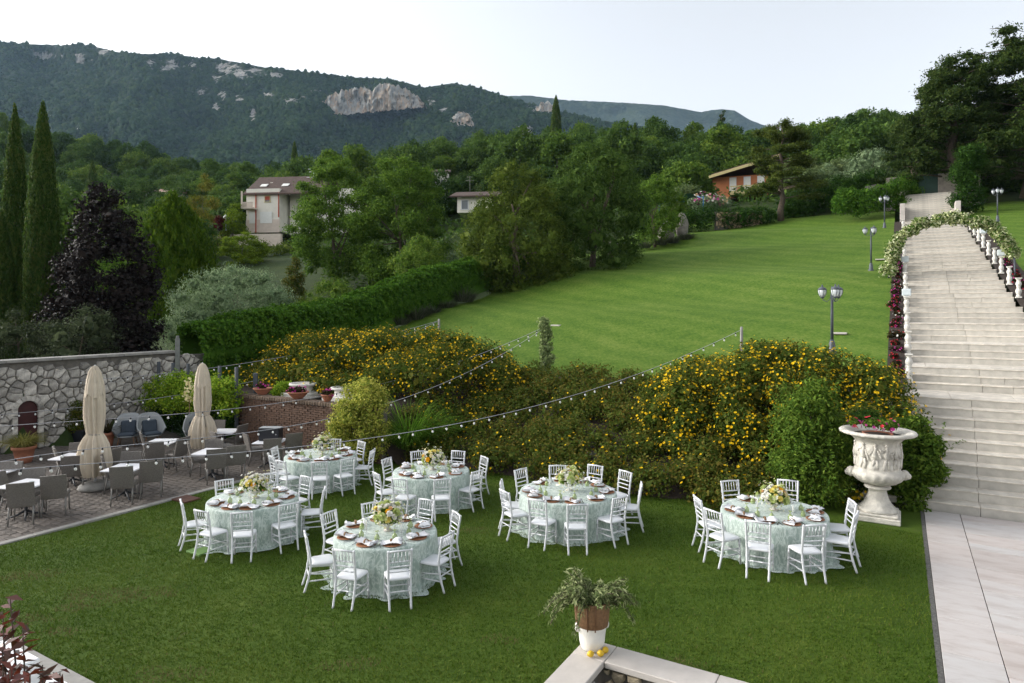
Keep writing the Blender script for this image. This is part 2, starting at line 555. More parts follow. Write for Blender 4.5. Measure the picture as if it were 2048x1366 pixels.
lm('hedge', (0.018, 0.050, 0.008), (0.040, 0.092, 0.014), (0.085, 0.150, 0.026))
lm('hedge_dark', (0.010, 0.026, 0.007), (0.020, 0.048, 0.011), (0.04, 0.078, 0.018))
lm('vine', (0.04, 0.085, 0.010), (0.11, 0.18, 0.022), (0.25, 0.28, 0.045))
lm('shrub', (0.026, 0.056, 0.012), (0.066, 0.112, 0.022), (0.15, 0.20, 0.045))
lm('varieg', (0.05, 0.085, 0.020), (0.19, 0.20, 0.050), (0.42, 0.36, 0.13))
lm('yew', (0.020, 0.032, 0.008), (0.042, 0.062, 0.014), (0.082, 0.100, 0.024), bigscale=0.4)
lm('yew2', (0.016, 0.032, 0.010), (0.032, 0.058, 0.016), (0.062, 0.092, 0.026), bigscale=0.4)
lm('cypress', (0.016, 0.034, 0.009), (0.034, 0.066, 0.018), (0.085, 0.095, 0.034))
lm('beech', (0.006, 0.004, 0.007), (0.014, 0.010, 0.014), (0.034, 0.022, 0.028), trans=0.1, spec=0.2)
lm('olive', (0.052, 0.078, 0.060), (0.105, 0.145, 0.115), (0.20, 0.24, 0.20))
lm('olive_dark', (0.018, 0.026, 0.018), (0.042, 0.055, 0.040), (0.085, 0.10, 0.078))
lm('golden', (0.024, 0.052, 0.006), (0.054, 0.100, 0.010), (0.105, 0.150, 0.018), bigscale=0.5)
lm('locust', (0.028, 0.060, 0.012), (0.062, 0.115, 0.022), (0.130, 0.190, 0.040), bigscale=0.3)
lm('bushy', (0.032, 0.068, 0.016), (0.075, 0.125, 0.026), (0.15, 0.19, 0.045), bigscale=0.4)
lm('bamboo', (0.06, 0.08, 0.012), (0.14, 0.145, 0.024), (0.26, 0.22, 0.05))
lm('acer', (0.03, 0.004, 0.005), (0.07, 0.008, 0.010), (0.13, 0.02, 0.02))
lm('juniper', (0.05, 0.085, 0.010), (0.12, 0.18, 0.018), (0.20, 0.25, 0.035))
lm('cedar', (0.020, 0.031, 0.009), (0.042, 0.058, 0.016), (0.080, 0.092, 0.026), bigscale=0.4)
lm('cedar_dark', (0.009, 0.018, 0.007), (0.020, 0.034, 0.012), (0.044, 0.058, 0.020), bigscale=0.3)
lm('forest', (0.016, 0.034, 0.011), (0.032, 0.060, 0.018), (0.068, 0.105, 0.030), bigscale=0.15, big=0.5, objrand=0.18)
lm('forest_l', (0.030, 0.060, 0.014), (0.060, 0.105, 0.024), (0.13, 0.17, 0.036), bigscale=0.15, big=0.5, objrand=0.12)
lm('forest_o', (0.045, 0.068, 0.040), (0.085, 0.115, 0.066), (0.15, 0.18, 0.11), bigscale=0.15, objrand=0.1)
lm('lavender', (0.05, 0.06, 0.05), (0.10, 0.115, 0.10), (0.19, 0.18, 0.21))
lm('garland', (0.17, 0.21, 0.09), (0.50, 0.51, 0.38), (0.82, 0.81, 0.88), trans=0.2)
lm('ivy', (0.09, 0.13, 0.07), (0.22, 0.28, 0.17), (0.42, 0.46, 0.32))
lm('grassy', (0.03, 0.075, 0.012), (0.07, 0.135, 0.022), (0.14, 0.21, 0.045))
lm('drygrass', (0.09, 0.11, 0.03), (0.22, 0.20, 0.08), (0.38, 0.32, 0.16))
lm('agave', (0.03, 0.06, 0.055), (0.065, 0.10, 0.095), (0.12, 0.16, 0.15))
lm('photinia', (0.035, 0.02, 0.012), (0.10, 0.024, 0.018), (0.24, 0.05, 0.045), spec=0.7, rough=0.3)
lm('begonia', (0.016, 0.016, 0.010), (0.035, 0.028, 0.018), (0.065, 0.05, 0.03))
lm('cut_olive', (0.07, 0.10, 0.055), (0.17, 0.21, 0.12), (0.55, 0.56, 0.45))
def fl(key, a, b):
    L[key] = leafmat("petal_" + key, [(0.1, a), (0.9, b)], 0.25, 0.6)
fl('yellow', (0.74, 0.42, 0.006), (0.90, 0.62, 0.02))
fl('red', (0.45, 0.015, 0.03), (0.70, 0.05, 0.09))
fl('pink', (0.42, 0.02, 0.22), (0.70, 0.10, 0.40))
fl('whitefl', (0.72, 0.70, 0.62), (0.84, 0.83, 0.78))
fl('cream', (0.70, 0.62, 0.32), (0.82, 0.76, 0.50))
fl('lemonfl', (0.75, 0.62, 0.12), (0.85, 0.76, 0.30))
fl('orange', (0.80, 0.40, 0.01), (0.88, 0.52, 0.03))
fl('peach', (0.78, 0.48, 0.22), (0.85, 0.62, 0.38))
fl('limefl', (0.42, 0.50, 0.15), (0.62, 0.68, 0.34))
# ------------------------------------------------------------------ foliage helpers
def unit(a):
    return a / np.maximum(np.linalg.norm(a, axis=1, keepdims=True), 1e-9)

def leaf_quads(P, N, T, Ls, Ws, bend=0.15):
    """diamond leaves: position, normal, along-direction, length, width"""
    N = unit(N); T = unit(T - N * np.sum(T * N, axis=1, keepdims=True))
    B = np.cross(N, T)
    Ls = Ls[:, None]; Ws = Ws[:, None]
    V = np.empty((len(P), 4, 3), np.float32)
    V[:, 0] = P - T * Ls * .5
    V[:, 1] = P + B * Ws * .5 + N * Ls * bend
    V[:, 2] = P + T * Ls * .5
    V[:, 3] = P - B * Ws * .5 + N * Ls * bend
    F = np.arange(len(P) * 4, dtype=np.int32).reshape(-1, 4)
    return V.reshape(-1, 3), F

def blob_points(rng, blobs, n, inward=.35, cull=.78):
    b = np.asarray(blobs, float)
    w = (b[:, 3] * b[:, 4] + b[:, 4] * b[:, 5] + b[:, 3] * b[:, 5]); w /= w.sum()
    idx = rng.choice(len(b), n, p=w)
    d = unit(rng.normal(size=(n, 3)))
    f = 1.06 - inward * rng.random(n) ** 1.5 + rng.normal(size=n) * .13
    lump = 1 + .22 * np.sin(d[:, 0] * 5 + idx) * np.sin(d[:, 1] * 5 + idx * 2.1) * np.sin(d[:, 2] * 4 + idx * .7) * 1.6
    P = b[idx, :3] + d * b[idx, 3:6] * (f * lump)[:, None]
    if cull and len(b) > 1:
        keep = np.ones(n, bool)
        for j in range(len(b)):
            q = (P - b[j, :3]) / b[j, 3:6]
            keep &= ~((np.einsum('ij,ij->i', q, q) < cull * cull) & (idx != j))
        P, d = P[keep], d[keep]
    return P, d

def foliage_arrays(rng, blobs, n, Lf, Wf, inward=.35, cull=.78, up=.35, rnd=.8, core=.8, droop=0., upward=0., zmin=None, bend=.15):
    P, d = blob_points(rng, blobs, n, inward, cull)
    if zmin is not None:
        k = P[:, 2] > zmin
        P, d = P[k], d[k]
    m = len(P)
    N = d * .8 + rng.normal(size=(m, 3)) * rnd + np.array([0, 0, up])
    T = rng.normal(size=(m, 3)) + d * .6 + np.array([0, 0, upward - droop])
    s = rng.uniform(.65, 1.3, m)
    V, F = leaf_quads(P, N, T, Lf * s, Wf * s, bend)
    if core:
        # coarser leaves filling the inside
        bb_ = np.asarray(blobs, float); q = 18
        ci = np.repeat(np.arange(len(bb_)), q); mm = len(ci)
        cd = unit(rng.normal(size=(mm, 3)))
        CP = bb_[ci, :3] + cd * bb_[ci, 3:6] * (core * rng.uniform(.35, .95, mm)[:, None])
        if zmin is not None:
            CP[:, 2] = np.maximum(CP[:, 2], zmin)
        sz = bb_[ci, 3] * rng.uniform(.45, .8, mm)
        V2, F2 = leaf_quads(CP, cd + rng.normal(size=(mm, 3)) * .5, rng.normal(size=(mm, 3)), sz, sz * .6, .1)
        F = np.concatenate([F, F2 + len(V)]); V = np.concatenate([V, V2])
    return V, F

def foliage(name, blobs, n, Lf, Wf, mat, parent=None, rng=R, loc=None, **k):
    tags = {q: k.pop(q) for q in ('label', 'cat', 'group', 'kind') if q in k}
    V, F = foliage_arrays(rng, blobs, n, Lf, Wf, **k)
    me = new_mesh(name, V, F); me.materials.append(mat)
    return obj(name, me, parent, loc, **tags)

def flowers_on(name, blobs, n, size, mats, parent=None, rng=R, facing=None, cull=.9, up=.5, zmin=None, kind="stuff", bias=None):
    """small five-petalled blossoms sprinkled over the outside of a bush; one mesh"""
    P, d = blob_points(rng, blobs, n, .04, cull)
    P = P + d * .03
    if zmin is not None:
        k = P[:, 2] > zmin; P, d = P[k], d[k]
    if bias is not None:
        k = rng.random(len(P)) < bias(P); P, d = P[k], d[k]
    m = len(P)
    N = unit(d + rng.normal(size=(m, 3)) * .35 + np.array([0, 0, up]))
    A = unit(np.cross(N, rng.normal(size=(m, 3)))); B = np.cross(N, A)
    Vs = []
    s = size * rng.uniform(.7, 1.25, m)[:, None]
    for q in range(5):
        t = 2 * math.pi * q / 5
        r = A * math.cos(t) + B * math.sin(t)
        w = np.cross(N, r)
        Vs.append(np.stack([P, P + r * s * .5 + w * s * .27 + N * s * .13, P + r * s * .5 - w * s * .27 + N * s * .13], 1))
    V = np.stack(Vs, 1).reshape(-1, 3)
    F = np.arange(len(V), dtype=np.int32).reshape(-1, 3)
    me = new_mesh(name, V, F)
    for mm in (mats if isinstance(mats, list) else [mats]): me.materials.append(mm)
    if isinstance(mats, list) and len(mats) > 1:
        me.polygons.foreach_set("material_index", np.repeat(rng.integers(0, len(mats), m), 5).astype(np.int32))
    return obj(name, me, parent, kind=kind)

def spindle_arrays(rng, prof, H, Rm, n, Lf, Wf, depth=.34, plume=.085, freq=9, upward=2.0, rnd=.5, z0=0.0):
    """leaves on and just under a smooth solid of revolution: cypress and other dense columns and cones"""
    zf, rf = [p[0] for p in prof], [p[1] for p in prof]
    z = rng.uniform(zf[0], zf[-1], n * 2); r = np.interp(z, zf, rf)
    k = rng.random(n * 2) < r / max(rf) + .05
    z, r = z[k][:n], r[k][:n]; m = len(z)
    t = rng.uniform(0, 2 * math.pi, m)
    pl = plume * (np.sin(t * freq + z * 14 + 3 * np.sin(z * 9)) + .7 * np.sin(t * (freq * 1.7) - z * 31 + 1.3))
    f = 1 + pl - depth * rng.random(m) ** 2.2 + rng.normal(size=m) * .03
    d = np.stack([np.cos(t), np.sin(t), np.full(m, .15)], 1)
    zz = z0 + z * H + rng.normal(size=m) * .04 * Rm
    P = np.stack([np.cos(t) * r * Rm * f, np.sin(t) * r * Rm * f, zz], 1)
    N = d + rng.normal(size=(m, 3)) * rnd
    T = rng.normal(size=(m, 3)) * .6 + d * .35 + np.array([0, 0, upward])
    s = rng.uniform(.65, 1.3, m)
    V, F = leaf_quads(P, N, T, Lf * s, Wf * s, .1)
    q = n // 40                                  # a coarse leafy inside
    z = rng.uniform(zf[0], zf[-1] * .97, q); r = np.interp(z, zf, rf) * .72; t = rng.uniform(0, 6.283, q)
    P2 = np.stack([np.cos(t) * r * Rm, np.sin(t) * r * Rm, z0 + z * H], 1)
    sz = np.full(q, Rm * .55) * np.clip(r / .72 * 1.3, .15, 1)
    V2, F2 = leaf_quads(P2, np.stack([np.cos(t), np.sin(t), 0 * t], 1) + rng.normal(size=(q, 3)) * .25, np.tile([0, 0, 1.0], (q, 1)) + rng.normal(size=(q, 3)) * .2, sz * 1.3, sz, .05)
    return np.concatenate([V, V2]), np.concatenate([F, F2 + len(V)])

def sprigs(name, blobs, n, ln, Lf, Wf, mat, parent, rng, up=.8):
    """leafy shoots standing out of a bush"""
    P, d = blob_points(rng, blobs, n, .1, .9)
    Ps, Ns, Ts = [], [], []
    for p, q in zip(P, d):
        dr = q * .7 + np.array([0, 0, up]) + rng.normal(size=3) * .25; dr /= np.linalg.norm(dr)
        l = ln * rng.uniform(.5, 1.3)
        k = int(l / (Lf * .33)) + 3
        for i in range(k):
            f = i / k
            a = rng.uniform(0, 6.28)
            sd = np.cross(dr, [math.cos(a), math.sin(a), .3]); sd /= max(1e-6, np.linalg.norm(sd))
            t = dr * (.5 + .6 * f) + sd * (1 - .5 * f)
            Ps.append(p + dr * l * f + t * Lf * .4); Ts.append(t); Ns.append(np.array([0, 0, .8]) + dr * .4 + rng.normal(size=3) * .35)
    m = len(Ps)
    V, F = leaf_quads(np.array(Ps), np.array(Ns), np.array(Ts), Lf * rng.uniform(.6, 1.15, m), Wf * rng.uniform(.7, 1.2, m), .12)
    me = new_mesh(name, V, F); me.materials.append(mat)
    return obj(name, me, parent, kind="stuff")

def env_blobs(rng, prof, H, Rm, nb, br, flat=.8, shell=.45, z0=0.0, sx=1.0, sy=1.0):
    """blobs filling a solid of revolution; prof = [(zfrac, rfrac)...]"""
    zf, rf = [p[0] for p in prof], [p[1] for p in prof]
    out = []
    while len(out) < nb:
        z = rng.uniform(zf[0], zf[-1]); r = np.interp(z, zf, rf)
        if rng.random() > (r / max(rf)) ** 1.0 + .12: continue
        t = rng.uniform(0, 2 * math.pi)
        q = max(0.0, r * Rm - br * .55) * math.sqrt(rng.uniform(shell * shell, 1.0))
        k = br * rng.uniform(.7, 1.25) * min(1.0, .45 + .75 * r / max(rf))
        out.append((q * math.cos(t) * sx, q * math.sin(t) * sy, z0 + z * H, k, k, k * flat))
    return out

def trunk_mb(rng, H, r, limbs, crown_pts, mi=0, wob=.04):
    mb = MB()
    n = 7
    pts = [Vector((rng.normal() * wob * H * (i / n), rng.normal() * wob * H * (i / n), H * i / n)) for i in range(n + 1)]
    pts[0] = Vector((0, 0, -.35))
    mb.tube(pts, [r * (1.25 if i == 0 else 1 - .8 * i / n) for i in range(n + 1)], 8, mi)
    for k in range(limbs):
        i = rng.integers(2, n)
        a = pts[i]
        b = Vector(crown_pts[rng.integers(0, len(crown_pts))][:3])
        mid = a.lerp(b, .5) + Vector((0, 0, .06 * H * rng.random()))
        mb.tube([a, mid, b], [r * (1 - .8 * i / n) * .6, r * .25, r * .08], 5, mi)
    return mb

def tree(name, label, cat, base, prof, H, Rm, nb, br, n, Lf, Wf, mat, trunk_r=.18, limbs=5, trunk_h=.7, z0=0.0, seed=None, group=None,
         sx=1.0, sy=1.0, shell=.45, flat=.8, bark=None, crown_name="crown", **k):
    rng = np.random.default_rng(seed if seed is not None else abs(hash(label)) % 9999 if False else len(label) * 131 + int(H * 100))
    t = thing(name, label, cat, base, 0.0, group)
    n = int(n * 1.35)
    blobs = env_blobs(rng, prof, H, Rm, nb, br, flat, shell, z0, sx, sy)
    foliage(crown_name, blobs, n, Lf, Wf, mat, t, rng, **k)
    if trunk_r:
        trunk_mb(rng, H * trunk_h, trunk_r, limbs, blobs).build("trunk", bark or M['bark'], t)
    return t, blobs

# ------------------------------------------------------------------ terrain
_cols = [-900, 0, 300, 600, 750, 900, 1200, 1500, 1800, 2048, 3000]
_rows = [(3, None), (25, [801] * 11), (45, [667, 667, 662, 655, 650, 645, 600, 560, 540, 530, 530]),
         (60, [612, 612, 604, 592, 588, 585, 520, 440, 400, 395, 395]),
         (100, [540, 525, 505, 478, 466, 458, 425, 400, 375, 365, 360]),
         (180, [420, 410, 415, 412, 384, 345, 312, 326, 290, 270, 260]),
         (262, [262, 262, 348, 402, 395, 370, 345, 350, 325, 310, 300]),
         (420, [340, 340, 380, 420, 420, 400, 380, 380, 360, 350, 340]),
         (900, [520] * 11), (12000, [617] * 11)]

def z_out(X, Y):
    x = X / Y * FP + CX
    ly = math.log(Y)
    zs = []
    for (r, c) in _rows:
        zs.append((math.log(r), .6 if c is None else HC + (YH - np.interp(x, _cols, c)) / FP * r))
    return float(np.interp(ly, [q[0] for q in zs], [q[1] for q in zs]))

def sstep(a, b, x):
    t = min(1.0, max(0.0, (x - a) / (b - a)))
    return t * t * (3 - 2 * t)

def z_bank(a, s):
    """the planted bank between the lower lawn and the upper lawn"""
    k = sstep(-15.0, -13.2, a)
    low = 1.45 + .7 * sstep(-2.8, 4.8, s)
    st = -2.3 + 2.1 * sstep(-5.2, -3.4, a)
    t = min(1.0, max(0.0, (s - st) / (4.8 - st)))
    slope = 2.15 * (t * .6 + .4 * t * t * (3 - 2 * t))
    return low * (1 - k) + slope * k

def z_up(a, s):
    w = .14 * math.sin(s * .62 + a * .05) + .10 * math.sin(s * .33 + 1.0 + a * .12)
    return zlawn(s) + w * sstep(5, 9, s) * sstep(-.6, -4, a)

def z_garden(a, s):
    if s < -2.3: return 0.0
    if s < 4.8: return z_bank(a, s) if a < -.3 else 2.15 * sstep(-2.3, 4.8, s)
    return zlawn(min(s, 58))

def z_ground(X, Y):
    a, s = AS(X, Y)
    zo = z_out(X, Y)
    if a > -25.6 and s < 60:
        zg = z_garden(a, s) - (.45 if a < -4 or s > 9 else 1.4)
        if s < 55: return zg
        k = sstep(55, 60, s)
        return zg * (1 - k) + max(zo, zg) * k
    k = sstep(-25.6, -29, a)
    if s < 60 and a > -29: return (min(1.6, zo) if s < 5 else zo) * 1.0
    return zo

def grid_mesh(name, us, vs_, fn, mat, smooth=True):
    V = [fn(u, v) for v in vs_ for u in us]
    nu = len(us)
    F = np.array([(j * nu + i, j * nu + i + 1, (j + 1) * nu + i + 1, (j + 1) * nu + i) for j in range(len(vs_) - 1) for i in range(nu - 1)], np.int32)
    me = new_mesh(name, np.array([tuple(p) for p in V]), F)
    me.materials.append(mat)
    if smooth: me.polygons.foreach_set("use_smooth", np.ones(len(F), bool))
    return me

ys = list(np.geomspace(3.0, 420, 90)) + [600, 900, 1500, 3000, 6000, 12000]
ts = np.linspace(-1.7, 1.7, 150)
V = [(t * y, y, z_ground(t * y, y)) for y in ys for t in ts]
nu = len(ts)
F = np.array([(j * nu + i, j * nu + i + 1, (j + 1) * nu + i + 1, (j + 1) * nu + i) for j in range(len(ys) - 1) for i in range(nu - 1)], np.int32)
me = new_mesh("ground", np.array(V), F); me.materials.append(M['ground'])
me.polygons.foreach_set("use_smooth", np.ones(len(F), bool))
obj("ground", me, kind="structure")

lo = grid_mesh("lower_lawn", np.linspace(-15.75, .012, 40), np.linspace(-16.5, -2.0, 30),
               lambda a, s: G(a, s, .012 * math.sin(a * 1.3) * math.sin(s * 1.1)), M['lawn'])
lower_lawn = obj("lower_lawn", lo, kind="structure")
lo2 = grid_mesh("lawn_strip", np.linspace(-4.4, .012, 8), np.linspace(-2.0, .1, 6), lambda a, s: G(a, s, 0.0), M['lawn'])
obj("lawn_strip", lo2, kind="structure")
bank = grid_mesh("planted_bank", np.linspace(-25.35, -.30, 70), np.linspace(-2.8, 4.85, 26), lambda a, s: G(a, s, z_bank(a, s) - (.02 if z_bank(a, s) > .01 else .2)), M['soil'])
obj("planted_bank", bank, kind="structure")
up = grid_mesh("upper_lawn", np.linspace(-25.0, -.74, 60), np.linspace(4.8, 57.5, 90), lambda a, s: G(a, s, z_up(a, s)), M['lawn_up'])
obj("upper_lawn", up, kind="structure")
up2 = grid_mesh("side_lawn", np.linspace(5.0, 32, 20), np.linspace(4.8, 58, 40), lambda a, s: G(a, s, zlawn(s)), M['lawn_up'])
obj("side_lawn", up2, kind="structure")

# grass blades of the lower lawn, one mass
def blades(name, n, amin, amax, smin, smax, h, w, zf):
    a = R.uniform(amin, amax, n)
    s = smin + (smax - smin) * R.random(n) ** 1.25
    x = P0[0] + UX * a + VX * s; y = P0[1] + UY * a + VY * s
    t = R.uniform(0, 2 * math.pi, n)
    hh = h * R.uniform(.5, 1.3, n)
    base = np.stack([x, y, zf(a, s)], 1)
    side = np.stack([np.cos(t), np.sin(t), np.zeros(n)], 1) * (w / 2)
    lean = np.stack([R.normal(size=n) * .6, R.normal(size=n) * .6, np.ones(n)], 1) * hh[:, None]
    V = np.stack([base - side, base + side, base + lean], 1).reshape(-1, 3)
    F = np.arange(3 * n, dtype=np.int32).reshape(-1, 3)
    me = new_mesh(name, V, F); me.materials.append(M['blade']); me.materials.append(M['dryblade'])
    dry = np.zeros(n)
    for (px, py, rx, ry) in ((235, 1190, 1.1, .35), (150, 1215, .5, .2), (60, 1240, .5, .2), (125, 1265, .4, .15), (335, 1350, .6, .25), (1345, 1330, .6, .2), (60, 1150, .6, .3), (700, 1330, .5, .2), (950, 1060, .6, .25), (1000, 1280, .4, .15)):
        q = on(px, py)
        dd_ = ((x - q.x) / rx) ** 2 + ((y - q.y) / ry) ** 2 + np.sin(x * 9 + y * 4) * .25 + np.sin(y * 13 - x * 5) * .2
        dry = np.maximum(dry, np.clip(1.1 - dd_, 0, 1))
    me.polygons.foreach_set("material_index", (R.random(n) < dry * .62 + .012).astype(np.int32))
    return obj(name, me, label="short mown grass of the lower lawn", cat="grass", kind="stuff")
blades("lawn_grass", 400000, -15.7, .015, -15.5, -1.9, .035, .014, lambda a, s: .012 * np.sin(a * 1.3) * np.sin(s * 1.1) - .004)

# ------------------------------------------------------------------ patio paving
pav = thing("patio_paving", "", "", (0, 0, 0)); del_keys = [k for k in list(pav.keys())]
for k_ in del_keys: del pav[k_]
tag(pav, kind="structure")
PW, PD = .24, .16
pm = MB(); pm.box((0, 0, 0), (PW - .020, PD - .020, .06), bev=.010)
pav_me = pm.mesh("paver", M['paver'])
sub = grid_mesh("joint_sand", np.linspace(-25.4, -15.95, 6), np.linspace(-16, -2.9, 6), lambda a, s: G(a, s, -.018), M['mortar'])
obj("joint_sand", sub, pav)
cells = []
ns = int(13.0 / PD)
for j in range(ns):
    s = -15.9 + PD * (j + .5)
    na = int(9.3 / PW)
    for i in range(na + 1):
        a = -15.97 - PW * (i + .5) + (PW / 2 if j % 2 else 0)
        if a > -16.07: a = -16.07
        p = G(a, s, 0)
        if p.y < 6.5: continue
        x = p.x / p.y * FP + CX
        if x < -60: continue
        cells.append((p.y, a, s))
cells.sort()
seen = []
for c in cells:
    p = G(c[1], c[2]); x = p.x / p.y * FP + CX; y = YH + HC / p.y * FP
    seen.append(0 <= x <= 2048 and y <= 1366)
vis = [c for c, q in zip(cells, seen) if q]
own = set(map(tuple, vis[:300]))
rest = MB()
for c in cells:
    dz = R.normal() * .0025
    if tuple(c) in own:
        o = obj("paver", pav_me, pav, G(c[1], c[2], -.024 + dz), GA)
    else:
        p = G(c[1], c[2], -.024 + dz)
        rest.box(p, (PW - .020, PD - .020, .06), GA)
obj("far_pavers", rest.mesh("far_pavers", M['paver']), pav, kind="stuff")

kb = MB()
for i in range(14):
    kb.box(G(-15.83, -16.1 + i * .95 + .47, .0), (.17, .94, .07), GA, bev=.01)
k_o = kb.build("kerb", M['kerb'], kind="structure")
kb2 = MB()
for i in range(11):
    kb2.box(G(-15.7 + .5 + i * 1.0, -13.72, .004), (.99, .17, .07), GA, bev=.01)
kb2.build("front_kerb", M['kerb'], kind="structure")
fp = thing("front_paving", "", "", (0, 0, 0))
for k_ in list(fp.keys()): del fp[k_]
tag(fp, kind="structure")
obj("joint_sand", grid_mesh("joint_sand", np.linspace(-16, -8, 4), np.linspace(-18, -13.8, 4), lambda a, s: G(a, s, .018), M['mortar']), fp)
for j in range(12):
    for i in range(16):
        a, s = -15.4 + PW * (i + (.5 if j % 2 else 0)), -13.9 - PD * j
        obj("paver", pav_me, fp, G(a, s, .012), GA)

# ------------------------------------------------------------------ marble terrace
ter = thing("marble_terrace", "", "", (0, 0, 0))
for k_ in list(ter.keys()): del ter[k_]
tag(ter, kind="structure")
obj("slab_bed", grid_mesh("slab_bed", np.linspace(0, 9, 3), np.linspace(-17, .05, 3), lambda a, s: G(a, s, -.004), M['mortar']), ter)
rr = random.Random(3)
def slab_col(a0, a1, lens):
    s = -.0; i = 0
    while s > -16:
        l = lens[i % len(lens)] * rr.uniform(.9, 1.1); i += 1
        mb = MB(); mb.box((0, 0, 0), (a1 - a0 - .013, l - .013, .05), bev=.004)
        mb.build("marble_slab", M['marble'], ter, loc=G((a0 + a1) / 2, s - l / 2, -.006), rz=GA)
        s -= l
slab_col(.082, .78, [1.25, 1.2, 1.3])
slab_col(.78, 2.7, [.5, .9, .75, .35, 1.0, .6])
slab_col(2.7, 4.7, [.8, .6, 1.0])
slab_col(4.7, 6.7, [.9, .7])
eg = MB(); eg.box(G(.045, -8, -.005), (.07, 16.2, .03), GA); eg.build("gravel_edging", M['gravel'], kind="structure")

# ------------------------------------------------------------------ staircase
RIS = .2166
st = thing("staircase", "", "", (0, 0, 0))
for k_ in list(st.keys()): del st[k_]
tag(st, kind="structure")
STEPS = []                      # (k, s_front, depth)
for k in range(1, 11):
    STEPS.append((k, .1 + .46 * (k - 1), .46))
STEPS[-1] = (10, .1 + .46 * 9, 6.2 - (.1 + .46 * 9))
NF = 15
for i in range(NF):
    s0 = 6.2 + 2.765 * i
    for j in range(3):
        STEPS.append((11 + 3 * i + j, s0 + .42 * j, .42 if j < 2 else 2.765 - .84))
ktop = STEPS[-1][0]; stop = STEPS[-1][1] + STEPS[-1][2]
for j in range(15):
    STEPS.append((ktop + 1 + j, stop + .36 * j, .36 if j < 14 else 2.5))
def add_block(name, m, a0, a1, s0, s1, z0, z1, bev=.006):
    mb = MB(); mb.box((0, 0, 0), (a1 - a0, s1 - s0, z1 - z0), bev=bev)
    mb.build(name, m, st, loc=G((a0 + a1) / 2, (s0 + s1) / 2, (z0 + z1) / 2), rz=GA)
for (k, s, d) in STEPS:
    z = k * RIS
    if k <= 10: A0, A1 = -2.2, 8.5
    elif k <= ktop: A0, A1 = -.25, 3.9
    else: A0, A1 = .05, 3.6
    if k <= 10: joints = [A0, 1.15 + .02 * k + rr.uniform(-.02, .02), 4.0, A1]
    elif k < 35:
        f = (k - 11) // 3
        joints = [A0, 1.75 - (f % 2) * .06 + rr.uniform(-.01, .01), A1]
        if rr.random() < .35: joints.insert(2, rr.uniform(2.3, 3.3))
        if rr.random() < .25: joints.insert(1, rr.uniform(.4, 1.2))
    else: joints = [A0, A1]
    for a0, a1 in zip(joints[:-1], joints[1:]):
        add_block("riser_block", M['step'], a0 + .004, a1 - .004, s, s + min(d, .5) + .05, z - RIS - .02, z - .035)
    tj = joints if d < 1 else [A0 + (A1 - A0) * q / (7 if k <= 22 else 1) for q in range((7 if k <= 22 else 1) + 1)]
    for a0, a1 in zip(tj[:-1], tj[1:]):
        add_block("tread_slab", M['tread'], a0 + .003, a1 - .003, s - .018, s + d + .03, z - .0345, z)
# side walls of the top flight
ow = MB()
ow.box(G(-.16, stop + 2.6, (ktop * RIS) + .3), (.38, 5.4, 3.0), GA, bev=.02)
ow.build("stair_side_wall", M['cap'], st)
ow = MB(); ow.box(G(3.8, stop + 2.6, (ktop * RIS) + .1), (.38, 5.4, 3.2), GA, bev=.02)
ow.build("stair_side_wall", M['cap'], st)
# low retaining kerb at the foot of the stairs on the lawn side is the first riser itself

# ------------------------------------------------------------------ mountains
MOUNT = {}
def mountain(name, sky_px, Y0, Y1, ybase, ncol, nrow, amp, mat, x0, x1, seed, rockfn=None, power=1.15, cliff=None):
    rng = np.random.default_rng(seed)
    xs = np.linspace(x0, x1, ncol); vs_ = np.linspace(0, 1, nrow)
    px, py = [p[0] for p in sky_px], [p[1] for p in sky_px]
    V = np.zeros((nrow, ncol, 3)); rock = np.zeros((nrow, ncol))
    for i, x in enumerate(xs):
        ys_ = np.interp(x, px, py)
        for j, v in enumerate(vs_):
            Y = Y0 + (Y1 - Y0) * v
            yy = ybase + (ys_ - ybase) * (v ** power)
            nz = mnoise.fractal(Vector((x * .006, v * 3.0, seed)), 1.0, 2.0, 6)
            nf = mnoise.noise(Vector((x * .12, v * 40.0, seed + 3.0)))
            yy += nz * amp * 6 * (1 - v) * v * 2
            yp = yy - nf * amp * .22
            Yd = Y + nz * (Y1 - Y0) * .10
            V[j, i] = ((x - CX) / FP * Yd, Yd, HC + (YH - yp) / FP * Yd)
            if rockfn: rock[j, i] = rockfn(x, yp)
    if cliff is not None:
        cliff(V, rock, xs)
    MOUNT[name] = (V.copy(), rock.copy())
    # back skirt
    F = np.array([(j * ncol + i, j * ncol + i + 1, (j + 1) * ncol + i + 1, (j + 1) * ncol + i) for j in range(nrow - 1) for i in range(ncol - 1)], np.int32)
    back = V[-1].copy(); back[:, 1] *= 1.15; back[:, 0] *= 1.15; back[:, 2] = 0
    VV = np.concatenate([V.reshape(-1, 3), back])
    o = nrow * ncol; t = (nrow - 1) * ncol
    FB = np.array([(t + i, t + i + 1, o + i + 1, o + i) for i in range(ncol - 1)], np.int32)
    me = new_mesh(name, VV, np.concatenate([F, FB]))
    me.materials.append(mat)
    me.polygons.foreach_set("use_smooth", np.ones(len(F) + len(FB), bool))
    at = me.attributes.new("rock", 'FLOAT', 'POINT')
    at.data.foreach_set("value", np.concatenate([rock.ravel(), np.zeros(ncol)]).astype(np.float32))
    return obj(name, me, kind="structure")

